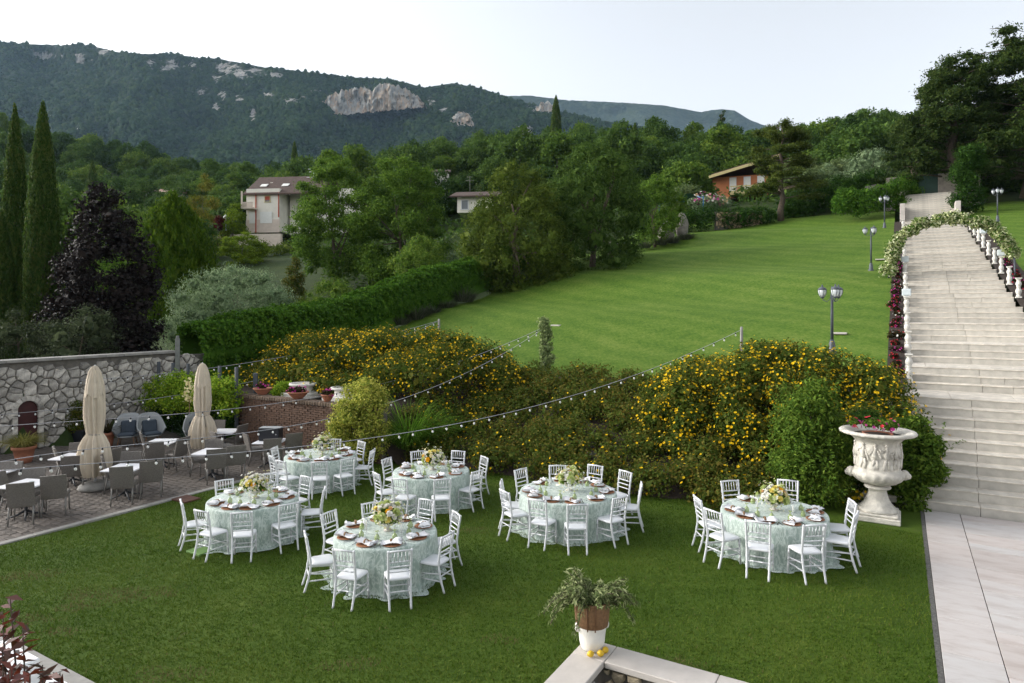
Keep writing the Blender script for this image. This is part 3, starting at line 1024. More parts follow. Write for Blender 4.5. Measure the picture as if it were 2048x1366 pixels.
def mountain_mat(name, dark, mid, light, scale):
    m, nt, p = new_mat(name)
    v = coords(nt, "Object")
    vor = _n(nt, "ShaderNodeTexVoronoi"); vor.inputs["Scale"].default_value = scale
    nt.links.new(v, vor.inputs["Vector"])
    f = tex_noise(nt, scale * .05, 5, 0.6, v)
    f2 = tex_noise(nt, scale * 1.5, 3, 0.6, v)
    k = math_n(nt, 'ADD', math_n(nt, 'MULTIPLY', f, .55), math_n(nt, 'MULTIPLY', f2, .45))
    sx_ = _n(nt, "ShaderNodeSeparateColor"); nt.links.new(vor.outputs["Color"], sx_.inputs[0])
    k = math_n(nt, 'ADD', math_n(nt, 'MULTIPLY', k, .55), math_n(nt, 'MULTIPLY', sx_.outputs[0], .45))
    c = ramp(nt, k, [(.25, dark), (.5, mid), (.75, light)])
    at = _n(nt, "ShaderNodeAttribute"); at.attribute_name = "rock"
    rn = tex_noise(nt, scale * .5, 7, .75, coords(nt, "Object", (1, 1, .3)))
    rr_ = math_n(nt, 'ADD', at.outputs["Fac"], math_n(nt, 'MULTIPLY', math_n(nt, 'SUBTRACT', rn, .5), 2.9))
    rm = ramp(nt, rr_, [(.45, (0, 0, 0)), (.58, (1, 1, 1))])
    bw = _n(nt, "ShaderNodeRGBToBW"); nt.links.new(rm, bw.inputs[0])
    st_ = tex_noise(nt, scale * .8, 7, .72, coords(nt, "Object", (1.0, 1.0, .14)))
    rc = ramp(nt, st_, [(.32, (.12, .115, .11)), (.44, (.34, .33, .32)), (.56, (.46, .43, .39)), (.66, (.48, .475, .465))])
    c = mixc(nt, bw.outputs[0], c, rc)
    nt.links.new(c, p.inputs["Base Color"])
    p.inputs["Roughness"].default_value = .9
    p.inputs["Specular IOR Level"].default_value = .05
    h = math_n(nt, 'SUBTRACT', 1.0, vor.outputs["Distance"])
    nt.links.new(bump(nt, math_n(nt, 'ADD', h, f2), 1.0, 11.0), p.inputs["Normal"])
    return m

SKY1 = [(-600, 60), (-200, 78), (0, 83), (60, 88), (130, 90), (160, 88), (200, 95), (235, 104), (280, 108), (340, 107), (400, 116), (430, 116), (520, 133), (600, 142),
        (700, 154), (780, 158), (850, 175), (905, 166), (960, 176), (1020, 196), (1080, 214), (1200, 240), (1350, 262), (1600, 290)]
ROCKS = [(90, 112, 28, 10), (165, 118, 22, 14), (205, 104, 14, 10), (300, 125, 10, 8), (345, 128, 18, 14), (385, 130, 14, 10), (330, 138, 12, 8),
         (455, 138, 30, 16), (485, 148, 24, 14), (510, 142, 14, 12), (430, 158, 14, 8), (545, 150, 20, 7), (405, 183, 16, 7), (445, 190, 10, 12), (432, 214, 6, 9), (505, 228, 7, 13),
         (478, 197, 9, 7), (535, 190, 14, 5), (580, 203, 20, 6), (605, 196, 10, 5), (630, 182, 12, 4), (860, 205, 10, 10), (922, 236, 20, 16), (885, 222, 10, 6), (1085, 215, 22, 12), (1050, 260, 24, 10)]
def rockfn(x, y):
    r = 0.0
    for (cx, cy, rx, ry) in ROCKS:
        d = ((x - cx) / rx) ** 2 + ((y - cy) / ry) ** 2
        r = max(r, .66 * math.exp(-d * .8))
    return r
    top = np.interp(x, [636, 650, 670, 700, 735, 760, 800, 830, 845], [234, 200, 186, 180, 176, 168, 172, 190, 200])
    bot = np.interp(x, [636, 650, 700, 750, 800, 845], [238, 234, 228, 222, 219, 216])
    if 636 <= x <= 845:
        e = min(y - top, bot - y) / 8.0
        r = max(r, min(1.2, .62 + e * .5) if e > -1 else 0)
    return r
def rock_mat(name):
    m, nt, p = new_mat(name)
    v1 = coords(nt, "Object", (1.0, 1.0, .22)); v2 = coords(nt, "Object")
    s1 = tex_noise(nt, .055, 6, .7, v1); s2 = tex_noise(nt, .03, 7, .7, v2); s3 = tex_noise(nt, .10, 7, .8, coords(nt, "Object", (1.0, 1.0, .35)))
    c = ramp(nt, s1, [(.30, (.24, .235, .23)), (.43, (.46, .455, .44)), (.51, (.52, .47, .40)), (.56, (.60, .43, .30)), (.62, (.55, .53, .50)), (.75, (.47, .47, .465))])
    dk = ramp(nt, s3, [(.36, (.30, .30, .30)), (.48, (1, 1, 1))])
    c = mixc(nt, .85, c, dk, 'MULTIPLY')
    g = ramp(nt, s2, [(.60, (0, 0, 0)), (.68, (1, 1, 1))]); bw = _n(nt, "ShaderNodeRGBToBW"); nt.links.new(g, bw.inputs[0])
    c = mixc(nt, bw.outputs[0], c, (.03, .05, .02))
    nt.links.new(c, p.inputs["Base Color"]); p.inputs["Roughness"].default_value = .9; p.inputs["Specular IOR Level"].default_value = .05
    nt.links.new(bump(nt, s3, .8, 8.0), p.inputs["Normal"])
    return m
def cliff(name, top, bot, Yfn, nx, nz, mat, seed):
    """a steep bare rock face with ribs and gullies"""
    x0, x1 = top[0][0], top[-1][0]
    V = np.zeros((nz + 1, nx, 3))
    for i in range(nx):
        x = x0 + (x1 - x0) * i / (nx - 1)
        yt = np.interp(x, [q[0] for q in top], [q[1] for q in top]) + 6 * mnoise.noise(Vector((x * .15, seed, 0))) + 4 * mnoise.noise(Vector((x * .5, seed, 3))); yb = np.interp(x, [q[0] for q in bot], [q[1] for q in bot]) + 5 * mnoise.noise(Vector((x * .1, seed, 7))) + 4 * mnoise.noise(Vector((x * .45, seed, 9)))
        yb = max(yb, yt + .5)
        for j in range(nz):
            f = j / (nz - 1)
            rib = 15 * mnoise.noise(Vector((x * .05, f * .8, seed))) + 6 * mnoise.noise(Vector((x * .16, f * 2.6, seed + 4))) + 5 * mnoise.noise(Vector((x * .5, f * 7, seed + 9)))
            Y = Yfn - rib * 1.3 + 22 * f
            V[j, i] = ray(x, yb + (yt - yb) * f, Y)
        V[nz, i] = V[nz - 1, i] + np.array([0, 140, 6])
    F = np.array([(j * nx + i, j * nx + i + 1, (j + 1) * nx + i + 1, (j + 1) * nx + i) for j in range(nz) for i in range(nx - 1)], np.int32)
    me = new_mesh(name, V.reshape(-1, 3), F); me.materials.append(mat)
    return obj(name, me, kind="structure")
M['mountain'] = mountain_mat("wooded_mountain", (.007, .019, .010), (.016, .034, .015), (.036, .056, .021), .11)
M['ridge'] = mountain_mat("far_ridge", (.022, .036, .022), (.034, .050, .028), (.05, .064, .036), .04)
mountain("mountain", SKY1, 700, 1500, 420, 400, 130, 9, M['mountain'], -700, 1560, 5, rockfn)
SKY2 = [(900, 200), (1000, 192), (1060, 191), (1130, 200), (1200, 203), (1260, 206), (1330, 211), (1400, 224), (1440, 218), (1470, 221), (1500, 240), (1560, 262), (1800, 300)]
mountain("far_ridge", SKY2, 2400, 3800, 380, 140, 40, 6, M['ridge'], 880, 1800, 9)
def mountain_forest(name, src, n, r0, r1, mat, seed, rockmax, vmin=.12):
    rng = np.random.default_rng(seed)
    V, rock = MOUNT[src]
    nr, nc = rock.shape
    jj = vmin * nr + rng.random(n) ** .85 * (nr - 1.01 - vmin * nr); ii = rng.random(n) * (nc - 1.01)
    j0, i0 = jj.astype(int), ii.astype(int); fj, fi = (jj - j0)[:, None], (ii - i0)[:, None]
    Pq = (V[j0, i0] * (1 - fj) * (1 - fi) + V[j0 + 1, i0] * fj * (1 - fi) + V[j0, i0 + 1] * (1 - fj) * fi + V[j0 + 1, i0 + 1] * fj * fi)
    k = rock[j0, i0] + rng.normal(size=n) * .12 < rockmax
    Pq = Pq[k] - np.array([0, 0, 1.5]); m = len(Pq)
    r = rng.uniform(r0, r1, m)[:, None]; h = r * rng.uniform(.8, 1.5, m)[:, None]
    a = rng.uniform(0, 6.28, m)
    ring = [np.stack([np.cos(a + q * 1.5708), np.sin(a + q * 1.5708), np.zeros(m)], 1) * r * rng.uniform(.75, 1.2, m)[:, None] for q in range(4)]
    low = [Pq + g * .7 + np.array([0, 0, -1.0]) * 1.0 for g in ring]
    mid = [Pq + g + np.array([0, 0, 1.0]) * h * .6 for g in ring]
    top = Pq + np.array([0, 0, 1.0]) * h * 1.15 + rng.normal(size=(m, 3)) * r * .25
    VV = np.stack(low + mid + [top], 1).reshape(-1, 3)
    base = (np.arange(m) * 9)[:, None]
    tri = []
    for q in range(4):
        e = (q + 1) % 4
        tri += [[q, e, 4 + e], [q, 4 + e, 4 + q], [4 + q, 4 + e, 8]]
    F = (base[:, None, :] + np.array(tri)[None]).reshape(-1, 3)
    me = new_mesh(name, VV, F.astype(np.int32)); me.materials.append(mat)
    me.polygons.foreach_set("use_smooth", np.ones(len(F), bool))
    return obj(name, me, label="dense forest covering the far mountain slopes", cat="forest", kind="stuff")
M['mforest'] = leafmat("far_forest", [(.1, (.010, .026, .010)), (.5, (.022, .046, .016)), (.9, (.050, .074, .024))], 0.0, .9, .45, .004, .02)
mountain_forest("mountain_forest", "mountain", 29000, 2.9, 5.6, M['mforest'], 3, .30)
M['cliff'] = rock_mat("limestone_cliff")
_c = []
def mount_Y(x, y):
    ys_ = np.interp(x, [q[0] for q in SKY1], [q[1] for q in SKY1])
    v = max(0.0, (420 - y) / (420 - ys_)) ** (1 / 1.15)
    return 700 + 800 * v
cliff("cliff", [(634, 236), (645, 205), (660, 190), (690, 180), (725, 174), (745, 182), (760, 166), (790, 170), (815, 180), (835, 192), (848, 206)], [(634, 240), (660, 232), (700, 228), (750, 223), (800, 219), (848, 214)], mount_Y(740, 222) - 45, 150, 34, M['cliff'], 2)
cliff("cliff", [(1068, 222), (1078, 208), (1095, 203), (1112, 210), (1120, 226)], [(1068, 226), (1095, 232), (1120, 230)], mount_Y(1095, 225) - 30, 40, 16, M['cliff'], 6)
cliff("cliff", [(900, 240), (912, 226), (925, 222), (940, 232), (948, 248)], [(900, 246), (925, 252), (948, 252)], mount_Y(925, 245) - 35, 40, 16, M['cliff'], 8)
SKY0 = [(-200, 300), (1000, 230), (1100, 240), (1330, 236), (1400, 250), (1480, 262), (1600, 300), (1800, 330)]
# ------------------------------------------------------------------ rubble walls made of single stones
def voronoi_cells(rng, w, h, nx, ny, jit=.55):
    seeds = []
    for j in range(-1, ny + 1):
        for i in range(-1, nx + 1):
            seeds.append(((i + .5 + rng.uniform(-jit, jit) + (.5 if j % 2 else 0)) * w / nx, (j + .5 + rng.uniform(-jit, jit)) * h / ny))
    out = []
    cell = (w / nx) * (h / ny); wt = rng.uniform(-.42, .42, len(seeds)) * cell
    for a, (sx, sy) in enumerate(seeds):
        if not (0 <= sx <= w and 0 <= sy <= h): continue
        poly = [(0, 0), (w, 0), (w, h), (0, h)]
        for b, (tx, ty) in enumerate(seeds):
            if a == b or abs(tx - sx) > 3.5 * w / nx or abs(ty - sy) > 3.5 * h / ny: continue
            dx, dy = tx - sx, ty - sy; q_ = .5 + (wt[a] - wt[b]) / (2 * (dx * dx + dy * dy) + 1e-9); mx, my = sx + dx * q_, sy + dy * q_
            new = []
            for i in range(len(poly)):
                p, q = poly[i], poly[(i + 1) % len(poly)]
                dp = (p[0] - mx) * dx + (p[1] - my) * dy; dq = (q[0] - mx) * dx + (q[1] - my) * dy
                if dp <= 0: new.append(p)
                if dp * dq < 0:
                    t = dp / (dp - dq); new.append((p[0] + (q[0] - p[0]) * t, p[1] + (q[1] - p[1]) * t))
            poly = new
            if len(poly) < 3: break
        if len(poly) >= 3: out.append(((sx, sy), poly))
    return out

def stone_mesh(poly, c, gap, depth, bulge, rng):
    """one stone: shrunken outline, sides, a rounded uneven face; local x along the wall, z up, -y outward"""
    pts = []
    rich = []
    for i_, p_ in enumerate(poly):
        n_ = poly[(i_ + 1) % len(poly)]; e_ = math.hypot(n_[0] - p_[0], n_[1] - p_[1])
        rich.append(p_)
        if e_ > .08:
            g_ = rng.uniform(.3, .7); k_ = rng.uniform(.90, 1.0)
            q_ = (p_[0] + (n_[0] - p_[0]) * g_, p_[1] + (n_[1] - p_[1]) * g_); rich.append((c[0] + (q_[0] - c[0]) * k_, c[1] + (q_[1] - c[1]) * k_))
    poly = rich
    for (x, y) in poly:
        dx, dy = x - c[0], y - c[1]; l = math.hypot(dx, dy)
        k = max(.3, (l - gap) / max(l, 1e-6)) * rng.uniform(.94, 1.0)
        pts.append((dx * k, dy * k))
    n = len(pts)
    v = [(x, 0, y) for x, y in pts] + [(x * .97, -depth * .75 + rng.normal() * .004, y * .97) for x, y in pts] + [(x * .78, -depth - bulge * rng.uniform(.3, 1), y * .78) for x, y in pts]
    v.append((0, -depth - bulge, 0))
    f = []
    for i in range(n):
        k = (i + 1) % n
        f += [(i, k, n + k, n + i), (n + i, n + k, 2 * n + k, 2 * n + i), (2 * n + i, 2 * n + k, 3 * n)]
    mb = MB(); mb.add(v, f, 0, False)
    return mb

def rubble(parent, rng, M4, w, h, nx, ny, mat, skip=None, gap=.014, depth=.05, bulge=.02, hfn=None):
    """M4 maps local (x along, y inward, z up) to the world"""
    for c, poly in voronoi_cells(rng, w, h, nx, ny):
        if skip and skip(c): continue
        if hfn and c[1] > hfn(c[0]): continue
        o = stone_mesh(poly, c, gap, depth, bulge, rng).build("stone", mat, parent)
        o.matrix_local = M4 @ Matrix.Translation((c[0], 0, c[1]))

rg = np.random.default_rng(21)
WA, WS0, WS1, WH = -25.4, -9.6, -2.15, 2.92
sw = thing("stone_wall", "tall rubble stone wall with a dark arched door behind the patio", "wall")
dw = 4.62                                  # door centre along the wall, measured from WS0
_ds = -7.35
dw = _ds - WS0
body = MB()
def wallbox(s0, s1, z0, z1, off=0.0, th=.42):
    body.box(G(WA - th / 2 - .02 + off, (s0 + s1) / 2, (z0 + z1) / 2), (th, s1 - s0, z1 - z0), GA)
DW, DH = .34, 1.66
wallbox(WS0, WS0 + dw - DW, -.3, WH); wallbox(WS0 + dw + DW, WS1, -.3, WH); wallbox(WS0 + dw - DW, WS0 + dw + DW, DH + .25, WH)
body.build("wall_core", M['wallmortar'], sw)
# local x runs along +s, local -y points to +a (towards the patio)
Mw = Matrix.Translation(G(WA - .02, WS0, 0)) @ Matrix(((VX, -UX, 0, 0), (VY, -UY, 0, 0), (0, 0, 1, 0), (0, 0, 0, 1)))
def door_skip(c):
    x, z = c[0] - dw, c[1]
    if abs(x) < DW + .10 and z < DH - .2: return True
    return math.hypot(x, max(0, z - (DH - .35))) < DW + .12 and z < DH + .3
rubble(sw, rg, Mw, WS1 - WS0, WH - .12, 26, 12, M['rock'], door_skip, .007)
# stones of the door jambs and arch
for sgn in (-1, 1):
    z = 0.0
    while z < DH - .36:
        hh = rg.uniform(.2, .34)
        mb = MB(); mb.box((0, 0, 0), (.16, .12, hh - .02), bev=.02)
        o = mb.build("jamb_stone", M['rock'], sw); o.matrix_local = Mw @ Matrix.Translation((dw + sgn * (DW + .04), -.02, z + hh / 2))
        z += hh
for i in range(9):
    t = math.pi * (i + .5) / 9
    mb = MB(); mb.box((0, 0, 0), (.17, .12, .15), bev=.02)
    o = mb.build("arch_stone", M['rock'], sw)
    o.matrix_local = Mw @ Matrix.Translation((dw + (DW + .05) * math.cos(t), -.02, DH - .34 + (DW + .05) * math.sin(t))) @ Matrix.Rotation(-t, 4, 'Y')
# coping
s = WS0
while s < WS1:
    l = min(rg.uniform(.6, 1.1), WS1 - s)
    mb = MB(); mb.box((0, 0, 0), (.56, l - .012, .10), bev=.012)
    mb.build("coping_stone", M['kerb'], sw, loc=G(WA - .2, s + l / 2, WH + .0505), rz=GA)
    s += l
dd = MB()
prof = [(-DW + .02, 0)] + [(DW - .02, 0)] + [((DW - .02) * math.cos(math.pi * i / 10), DH - .34 + (DW - .02) * math.sin(math.pi * i / 10)) for i in range(11)]
dd.add([(x, .10, z) for x, z in prof] + [(x, .04, z) for x, z in prof], [tuple(range(len(prof))), tuple(reversed(range(len(prof), 2 * len(prof))))] +
       [(i, (i + 1) % len(prof), len(prof) + (i + 1) % len(prof), len(prof) + i) for i in range(len(prof))])
o = dd.build("door", M['doorwood'], sw); o.matrix_local = Mw @ Matrix.Translation((dw, 0.0, 0.0))
hb = MB(); hb.ball((.28, .02, .85), .035); h_o = hb.build("door_handle", M['metal_dark'], o)
# lower rubble stretch past the end post
sw2 = thing("rubble_stub", "low broken end of rubble wall beyond the grey post", "wall")
mb = MB(); mb.box(G(WA - .24, -1.2, 1.5), (.4, 1.7, 2.6), GA); mb.build("wall_core", M['wallmortar'], sw2)
Mw2 = Matrix.Translation(G(WA - .02, -2.05, .6)) @ Matrix(((VX, -UX, 0, 0), (VY, -UY, 0, 0), (0, 0, 1, 0), (0, 0, 0, 1)))
rubble(sw2, rg, Mw2, 1.7, 2.3, 6, 8, M['rock'], None, .014, hfn=lambda x: 2.3 - .2 * abs(math.sin(x * 4)))
pt = ray(355, 690, 26.4)
mb = MB(); mb.box((0, 0, 1.75), (.17, .17, 3.5), .4, bev=.01); mb.box((0, 0, 3.55), (.12, .12, .12), .4, bev=.02)
mb.build("wooden_post", simple("grey_post", (.20, .21, .19), .85, .25, 6), loc=(pt.x, pt.y, 0), label="weathered grey post at the end of the stone wall", cat="post")

# ------------------------------------------------------------------ brick wall with flower bowls
BA0, BA1, BS, BZ = -20.3, -13.9, -3.0, 1.70
bw_ = thing("brick_wall", "old brown brick retaining wall behind the patio tables", "wall")
mb = MB(); mb.box(G((BA0 + BA1) / 2, BS + .20, BZ / 2 - .16), (BA1 - BA0 - .02, .30, BZ + .1), GA); mb.build("wall_core", M['wallmortar'], bw_)
bm = MB()
row = 0; z = -.05
while z < BZ - .16:
    a = BA0 + (.12 if row % 2 else 0)
    while a < BA1 - .05:
        l = min(.235, BA1 - a)
        pr = rg.normal() * .008 + (.05 if rg.random() < .012 else 0)
        bm.box(G(a + l / 2, BS + .05 - pr, z + .036), (l - .012, .10, .062), GA)
        a += .247
    z += .074; row += 1
# the short return on the left
z, row = -.05, 0
while z < BZ - .16:
    for i in range(2):
        bm.box(G(BA0 - .03, BS + .06 + i * .2 + (.05 if row % 2 else 0), z + .036), (.08, .17, .062), GA)
    z += .074; row += 1
bm.build("brickwork", M['brick'], bw_, kind="stuff")
cm = MB(); cm.box((0, 0, 0), (.108, .40, .12), bev=.012); cme = cm.mesh("coping_brick", M['brickcap'])
a = BA0 - .06
while a < BA1:
    obj("coping_brick", cme, bw_, G(a, BS + .14, BZ - .06 + rg.normal() * .004), GA + rg.normal() * .02)
    a += .12

# ------------------------------------------------------------------ foreground parapet
Yc, Zc = 7.8, HC - (1275 - YH) / FP * 7.8
ca_, cs_ = AS(*(ray(1172, 1275, Yc)[:2]))
pw = thing("parapet_wall", "pale stone capped corner parapet at the bottom edge", "wall")
CW = .39
def capb(name, a0, a1, s0, s1):
    mb = MB(); mb.box((0, 0, 0), (a1 - a0 - .006, s1 - s0 - .006, .075), bev=.008)
    mb.build(name, M['cap'], pw, loc=G((a0 + a1) / 2, (s0 + s1) / 2, Zc - .0375), rz=GA)
capb("cap_slab", ca_, ca_ + CW, cs_ - CW, cs_)
capb("cap_slab", ca_ + CW, ca_ + 1.55, cs_ - CW, cs_); capb("cap_slab", ca_ + 1.55, ca_ + 3.4, cs_ - CW, cs_)
capb("cap_slab", ca_, ca_ + CW, cs_ - 1.7, cs_ - CW); capb("cap_slab", ca_, ca_ + CW, cs_ - 3.4, cs_ - 1.7)
mb = MB(); mb.box(G(ca_ + 1.7, cs_ - CW / 2, Zc / 2 - .3), (3.3, CW - .14, Zc + .44), GA); mb.box(G(ca_ + CW / 2, cs_ - 1.9, Zc / 2 - .3), (CW - .14, 3.0, Zc + .44), GA)
mb.build("wall_core", M['wallmortar'], pw)
Mp = Matrix.Translation(G(ca_ + CW - .05, cs_ - CW + .055, Zc - .95)) @ Matrix(((UX, VX, 0, 0), (UY, VY, 0, 0), (0, 0, 1, 0), (0, 0, 0, 1)))
rubble(pw, rg, Mp, 2.9, .86, 17, 6, simple("warm_rubble", (.30, .25, .17), .85, .3, 8, .6, objrand=.35), None, .014, .04, .02)
Mp2 = Matrix.Translation(G(ca_ + CW - .055, cs_ - 3.2, Zc - .95)) @ Matrix(((VX, -UX, 0, 0), (VY, -UY, 0, 0), (0, 0, 1, 0), (0, 0, 0, 1)))
rubble(pw, rg, Mp2, 2.75, .86, 16, 6, M['rock'], None, .014, .04, .02)

# ------------------------------------------------------------------ potted olive on the parapet
pc = on(1184, 1296, Zc)
rg2 = np.random.default_rng(5)
po = thing("olive_planter", "white face shaped planter with basket and trailing olive branches on the parapet", "planter", (pc.x, pc.y, Zc), .25, None, 1.22)
hd = MB()
def headfn(r, z, t):
    f = math.cos(t + math.pi / 2)                     # the face looks to -y
    bumpy = 1.0
    if z > .05: bumpy += .10 * max(0, f) ** 6 * math.exp(-((z - .135) / .03) ** 2)      # nose
    bumpy += .06 * max(0, f) ** 2 * math.exp(-((z - .075) / .018) ** 2)               # mouth and chin
    bumpy -= .05 * (math.exp(-((abs(((t + math.pi / 2 + math.pi) % (2 * math.pi)) - math.pi) - .42) / .18) ** 2)) * math.exp(-((z - .155) / .016) ** 2)
    bumpy += .012 * math.sin(t * 14) * math.exp(-((z - .05) / .03) ** 2)
    return r * bumpy
hd.lathe([(.085, 0), (.100, .012), (.110, .04), (.118, .08), (.122, .12), (.126, .16), (.134, .20), (.142, .235), (.145, .25), (.13, .25), (.12, .22)], 40, fn=headfn, cap=True)
hd.build("face_pot", M['sacking'], po)
for ex in (-.15, .15): MB().ball((ex, .0, .215), (.02, .03, .045)).build("pot_ear", M['sacking'], po)
bk = MB()
bk.lathe([(.125, .225), (.15, .235), (.158, .30), (.166, .38), (.172, .45), (.176, .47), (.165, .47), (.155, .42)], 28, fn=lambda r, z, t: r * (1 + .012 * math.sin(t * 28 + z * 90)))
bk.build("basket", M['basket'], po)
sm_ = MB()
for t in (-2.2, -1.75):
    sm_.tube([(.155 * math.cos(t), .155 * math.sin(t), .22), (.168 * math.cos(t), .168 * math.sin(t), .35), (.18 * math.cos(t), .18 * math.sin(t), .48)], .006, 5)
sm_.build("basket_strap", M['wood'], po)
br_ = MB(); LV = []; 
P_, N_, T_ = [], [], []
for i in range(84):
    t = rg2.uniform(0, 2 * math.pi); ln = rg2.uniform(.10, .34)
    if i < 6: t = math.pi + rg2.normal() * .3; ln = rg2.uniform(.42, .52)
    if 40 <= i < 46: t = rg2.normal() * .35; ln = rg2.uniform(.36, .46)
    p = Vector((.06 * math.cos(t), .06 * math.sin(t), .44)); d = Vector((math.cos(t) * .8, math.sin(t) * .8, rg2.uniform(.3, 1.3))).normalized()
    pts = [p.copy()]
    for q in range(8):
        p = p + d * (ln / 8); d = (d + Vector((0, 0, -.30 if i < 6 or 40 <= i < 46 else -.12))).normalized(); pts.append(p.copy())
        for w in range(7):
            P_.append(p + Vector(rg2.normal(size=3)) * .015); N_.append(rg2.normal(size=3) + np.array([0, 0, .6])); T_.append(np.array(d) + rg2.normal(size=3) * .55 + np.array([0, 0, -.25]))
    br_.tube(pts, [.004] * 9, 4)
br_.build("branch_stems", M['bark'], po)
m_ = len(P_); V, F = leaf_quads(np.array(P_), np.array(N_), np.array(T_), rg2.uniform(.045, .080, m_), rg2.uniform(.013, .021, m_))
me = new_mesh("olive_leaves", V, F); me.materials.append(L['cut_olive']); obj("olive_leaves", me, po)
lem = MB(); lem.lathe([(.003, 0), (.012, .006), (.026, .016), (.034, .032), (.036, .045), (.032, .06), (.022, .073), (.010, .082), (.003, .086)], 14)
lme = lem.mesh("lemon", M['lemon'])
for (x, y, r, lab) in ((1181, 1308, (.2, 1.35, .4), "yellow lemon on the parapet, leftmost of the three beside the planter"), (1201, 1307, (1.45, .2, 1.2), "greener lemon on the parapet, middle of the three beside the planter"), (1211, 1300, (1.4, .3, 2.6), "lemon on the parapet, furthest right of the three beside the planter")):
    p = on(x, y, Zc + .035)
    o = obj("lemon", lme, None, (p.x, p.y, Zc + .036), label=lab, cat="lemon", group="lemons on the parapet")
    o.rotation_euler = r
    off = o.rotation_euler.to_matrix() @ Vector((0, 0, .043)); o.location = (p.x - off.x, p.y - off.y, Zc + .037 - off.z)

# ------------------------------------------------------------------ great white urn
ub = on(1755, 1036)
ur = thing("stone_urn", "large white carved stone urn on a fluted foot beside the stairs", "urn", (ub.x, ub.y, 0), GA, None, .96)
mb = MB(); mb.box((0, 0, .065), (.94, .94, .13), bev=.02); mb.box((0, 0, .16), (.86, .86, .06), bev=.02); mb.build("plinth", M['urn'], ur)
fo = MB()
fo.lathe([(.40, .19), (.42, .22), (.37, .27), (.29, .36), (.235, .46), (.20, .56), (.185, .64), (.19, .68), (.215, .70), (.27, .715), (.285, .74), (.27, .765), (.23, .78), (.20, .80)], 48,
         fn=lambda r, z, t: r * (1 + (.035 * math.cos(t * 24) if .26 < z < .66 else 0)))
fo.build("fluted_foot", M['urn'], ur)
bo = MB()
def urnfn(r, z, t):
    k = r
    if 1.16 < z < 1.83:
        e = min((z - 1.16) / .08, (1.83 - z) / .08, 1)
        k += e * .03 * (mnoise.noise(Vector((math.cos(t) * 3.1, math.sin(t) * 3.1, z * 3.2))) + .6 * mnoise.noise(Vector((math.cos(t) * 8, math.sin(t) * 8, z * 7))))
    if .80 < z < 1.12:
        k += .014 * math.sin(t * 18 + z * 40) * math.sin(z * 30)
    return k
pr = [(.20, .80), (.28, .815), (.40, .86), (.50, .93), (.555, 1.02), (.56, 1.08), (.535, 1.12), (.50, 1.14), (.475, 1.17)]
pr += [(.468 + .012 * math.sin(q * .5), 1.17 + q * .0275) for q in range(1, 24)]
pr += [(.49, 1.83), (.53, 1.88), (.60, 1.93), (.69, 1.965), (.765, 1.98), (.80, 2.00), (.805, 2.03), (.785, 2.055), (.70, 2.06), (.60, 2.03), (.50, 1.96), (.47, 1.90)]
bo.lathe(pr, 96, fn=lambda r, z, t: urnfn(r, z, t) * (1 + (.008 * math.cos(t * 60) if z > 1.94 and r > .72 else 0)))
bo.build("bowl", M['urn'], ur)
# carved figures standing proud of the drum
fg = MB()
rf = np.random.default_rng(8)
for k in range(11):
    t = 2 * math.pi * k / 11 + rf.normal() * .06
    c, s_ = math.cos(t), math.sin(t)
    def q(dx, z, o=0.468): return (o * c - dx * s_, o * s_ + dx * c, z)
    fg.tube([q(0, 1.74), q(.01, 1.70), q(-.02, 1.55), q(.02, 1.45)], [.034, .03, .055, .05], 6)
    fg.ball(q(0, 1.775), .036, (6, 5))
    fg.tube([q(.02, 1.45), q(.05, 1.33), q(.04, 1.22)], [.042, .034, .026], 5); fg.tube([q(-.01, 1.45), q(-.05, 1.33), q(-.06, 1.22)], [.042, .034, .026], 5)
    fg.tube([q(-.04, 1.66), q(-.12, 1.58 + rf.normal() * .05), q(-.15, 1.64 + rf.normal() * .06)], [.022, .02, .014], 5)
    fg.tube([q(.04, 1.66), q(.12, 1.56 + rf.normal() * .05), q(.13, 1.48 + rf.normal() * .05)], [.022, .02, .014], 5)
fg.build("carved_figures", M['urn'], ur)
for t0 in (0.15, math.pi + .15):
    hm = MB()
    c, s_ = math.cos(t0), math.sin(t0)
    hm.ball((.55 * c, .55 * s_, 1.05), (.11, .11, .12), (10, 8)); hm.ball((.62 * c, .62 * s_, 1.03), (.07, .07, .075), (8, 6))
    hm.build("side_mask", M['urn'], ur)
uso = MB(); uso.lathe([(.56, 1.955), (.1, 1.965)], 20, cap=True); uso.build("soil", M['soil'], ur)
utb = MB(); utb.lathe([(.28, 1.93), (.32, 1.97), (.33, 1.99), (.30, 1.99), (.28, 1.95)], 24, c=(.0, .0, 0)); utb.build("inner_pot", M['terracotta'], ur)
bl = [(rf.normal() * .16, rf.normal() * .16, 2.06 + rf.random() * .06, .10, .10, .09) for _ in range(9)]
pl = thing("bedding_plant", "pink flowering plant growing in the large white urn", "plant", (ub.x, ub.y, 0))
foliage("foliage", bl, 900, .06, .035, L['shrub'], pl, core=.6)
flowers_on("blossoms", bl, 60, .075, [L['pink'], L['pink'], L['red']], pl)

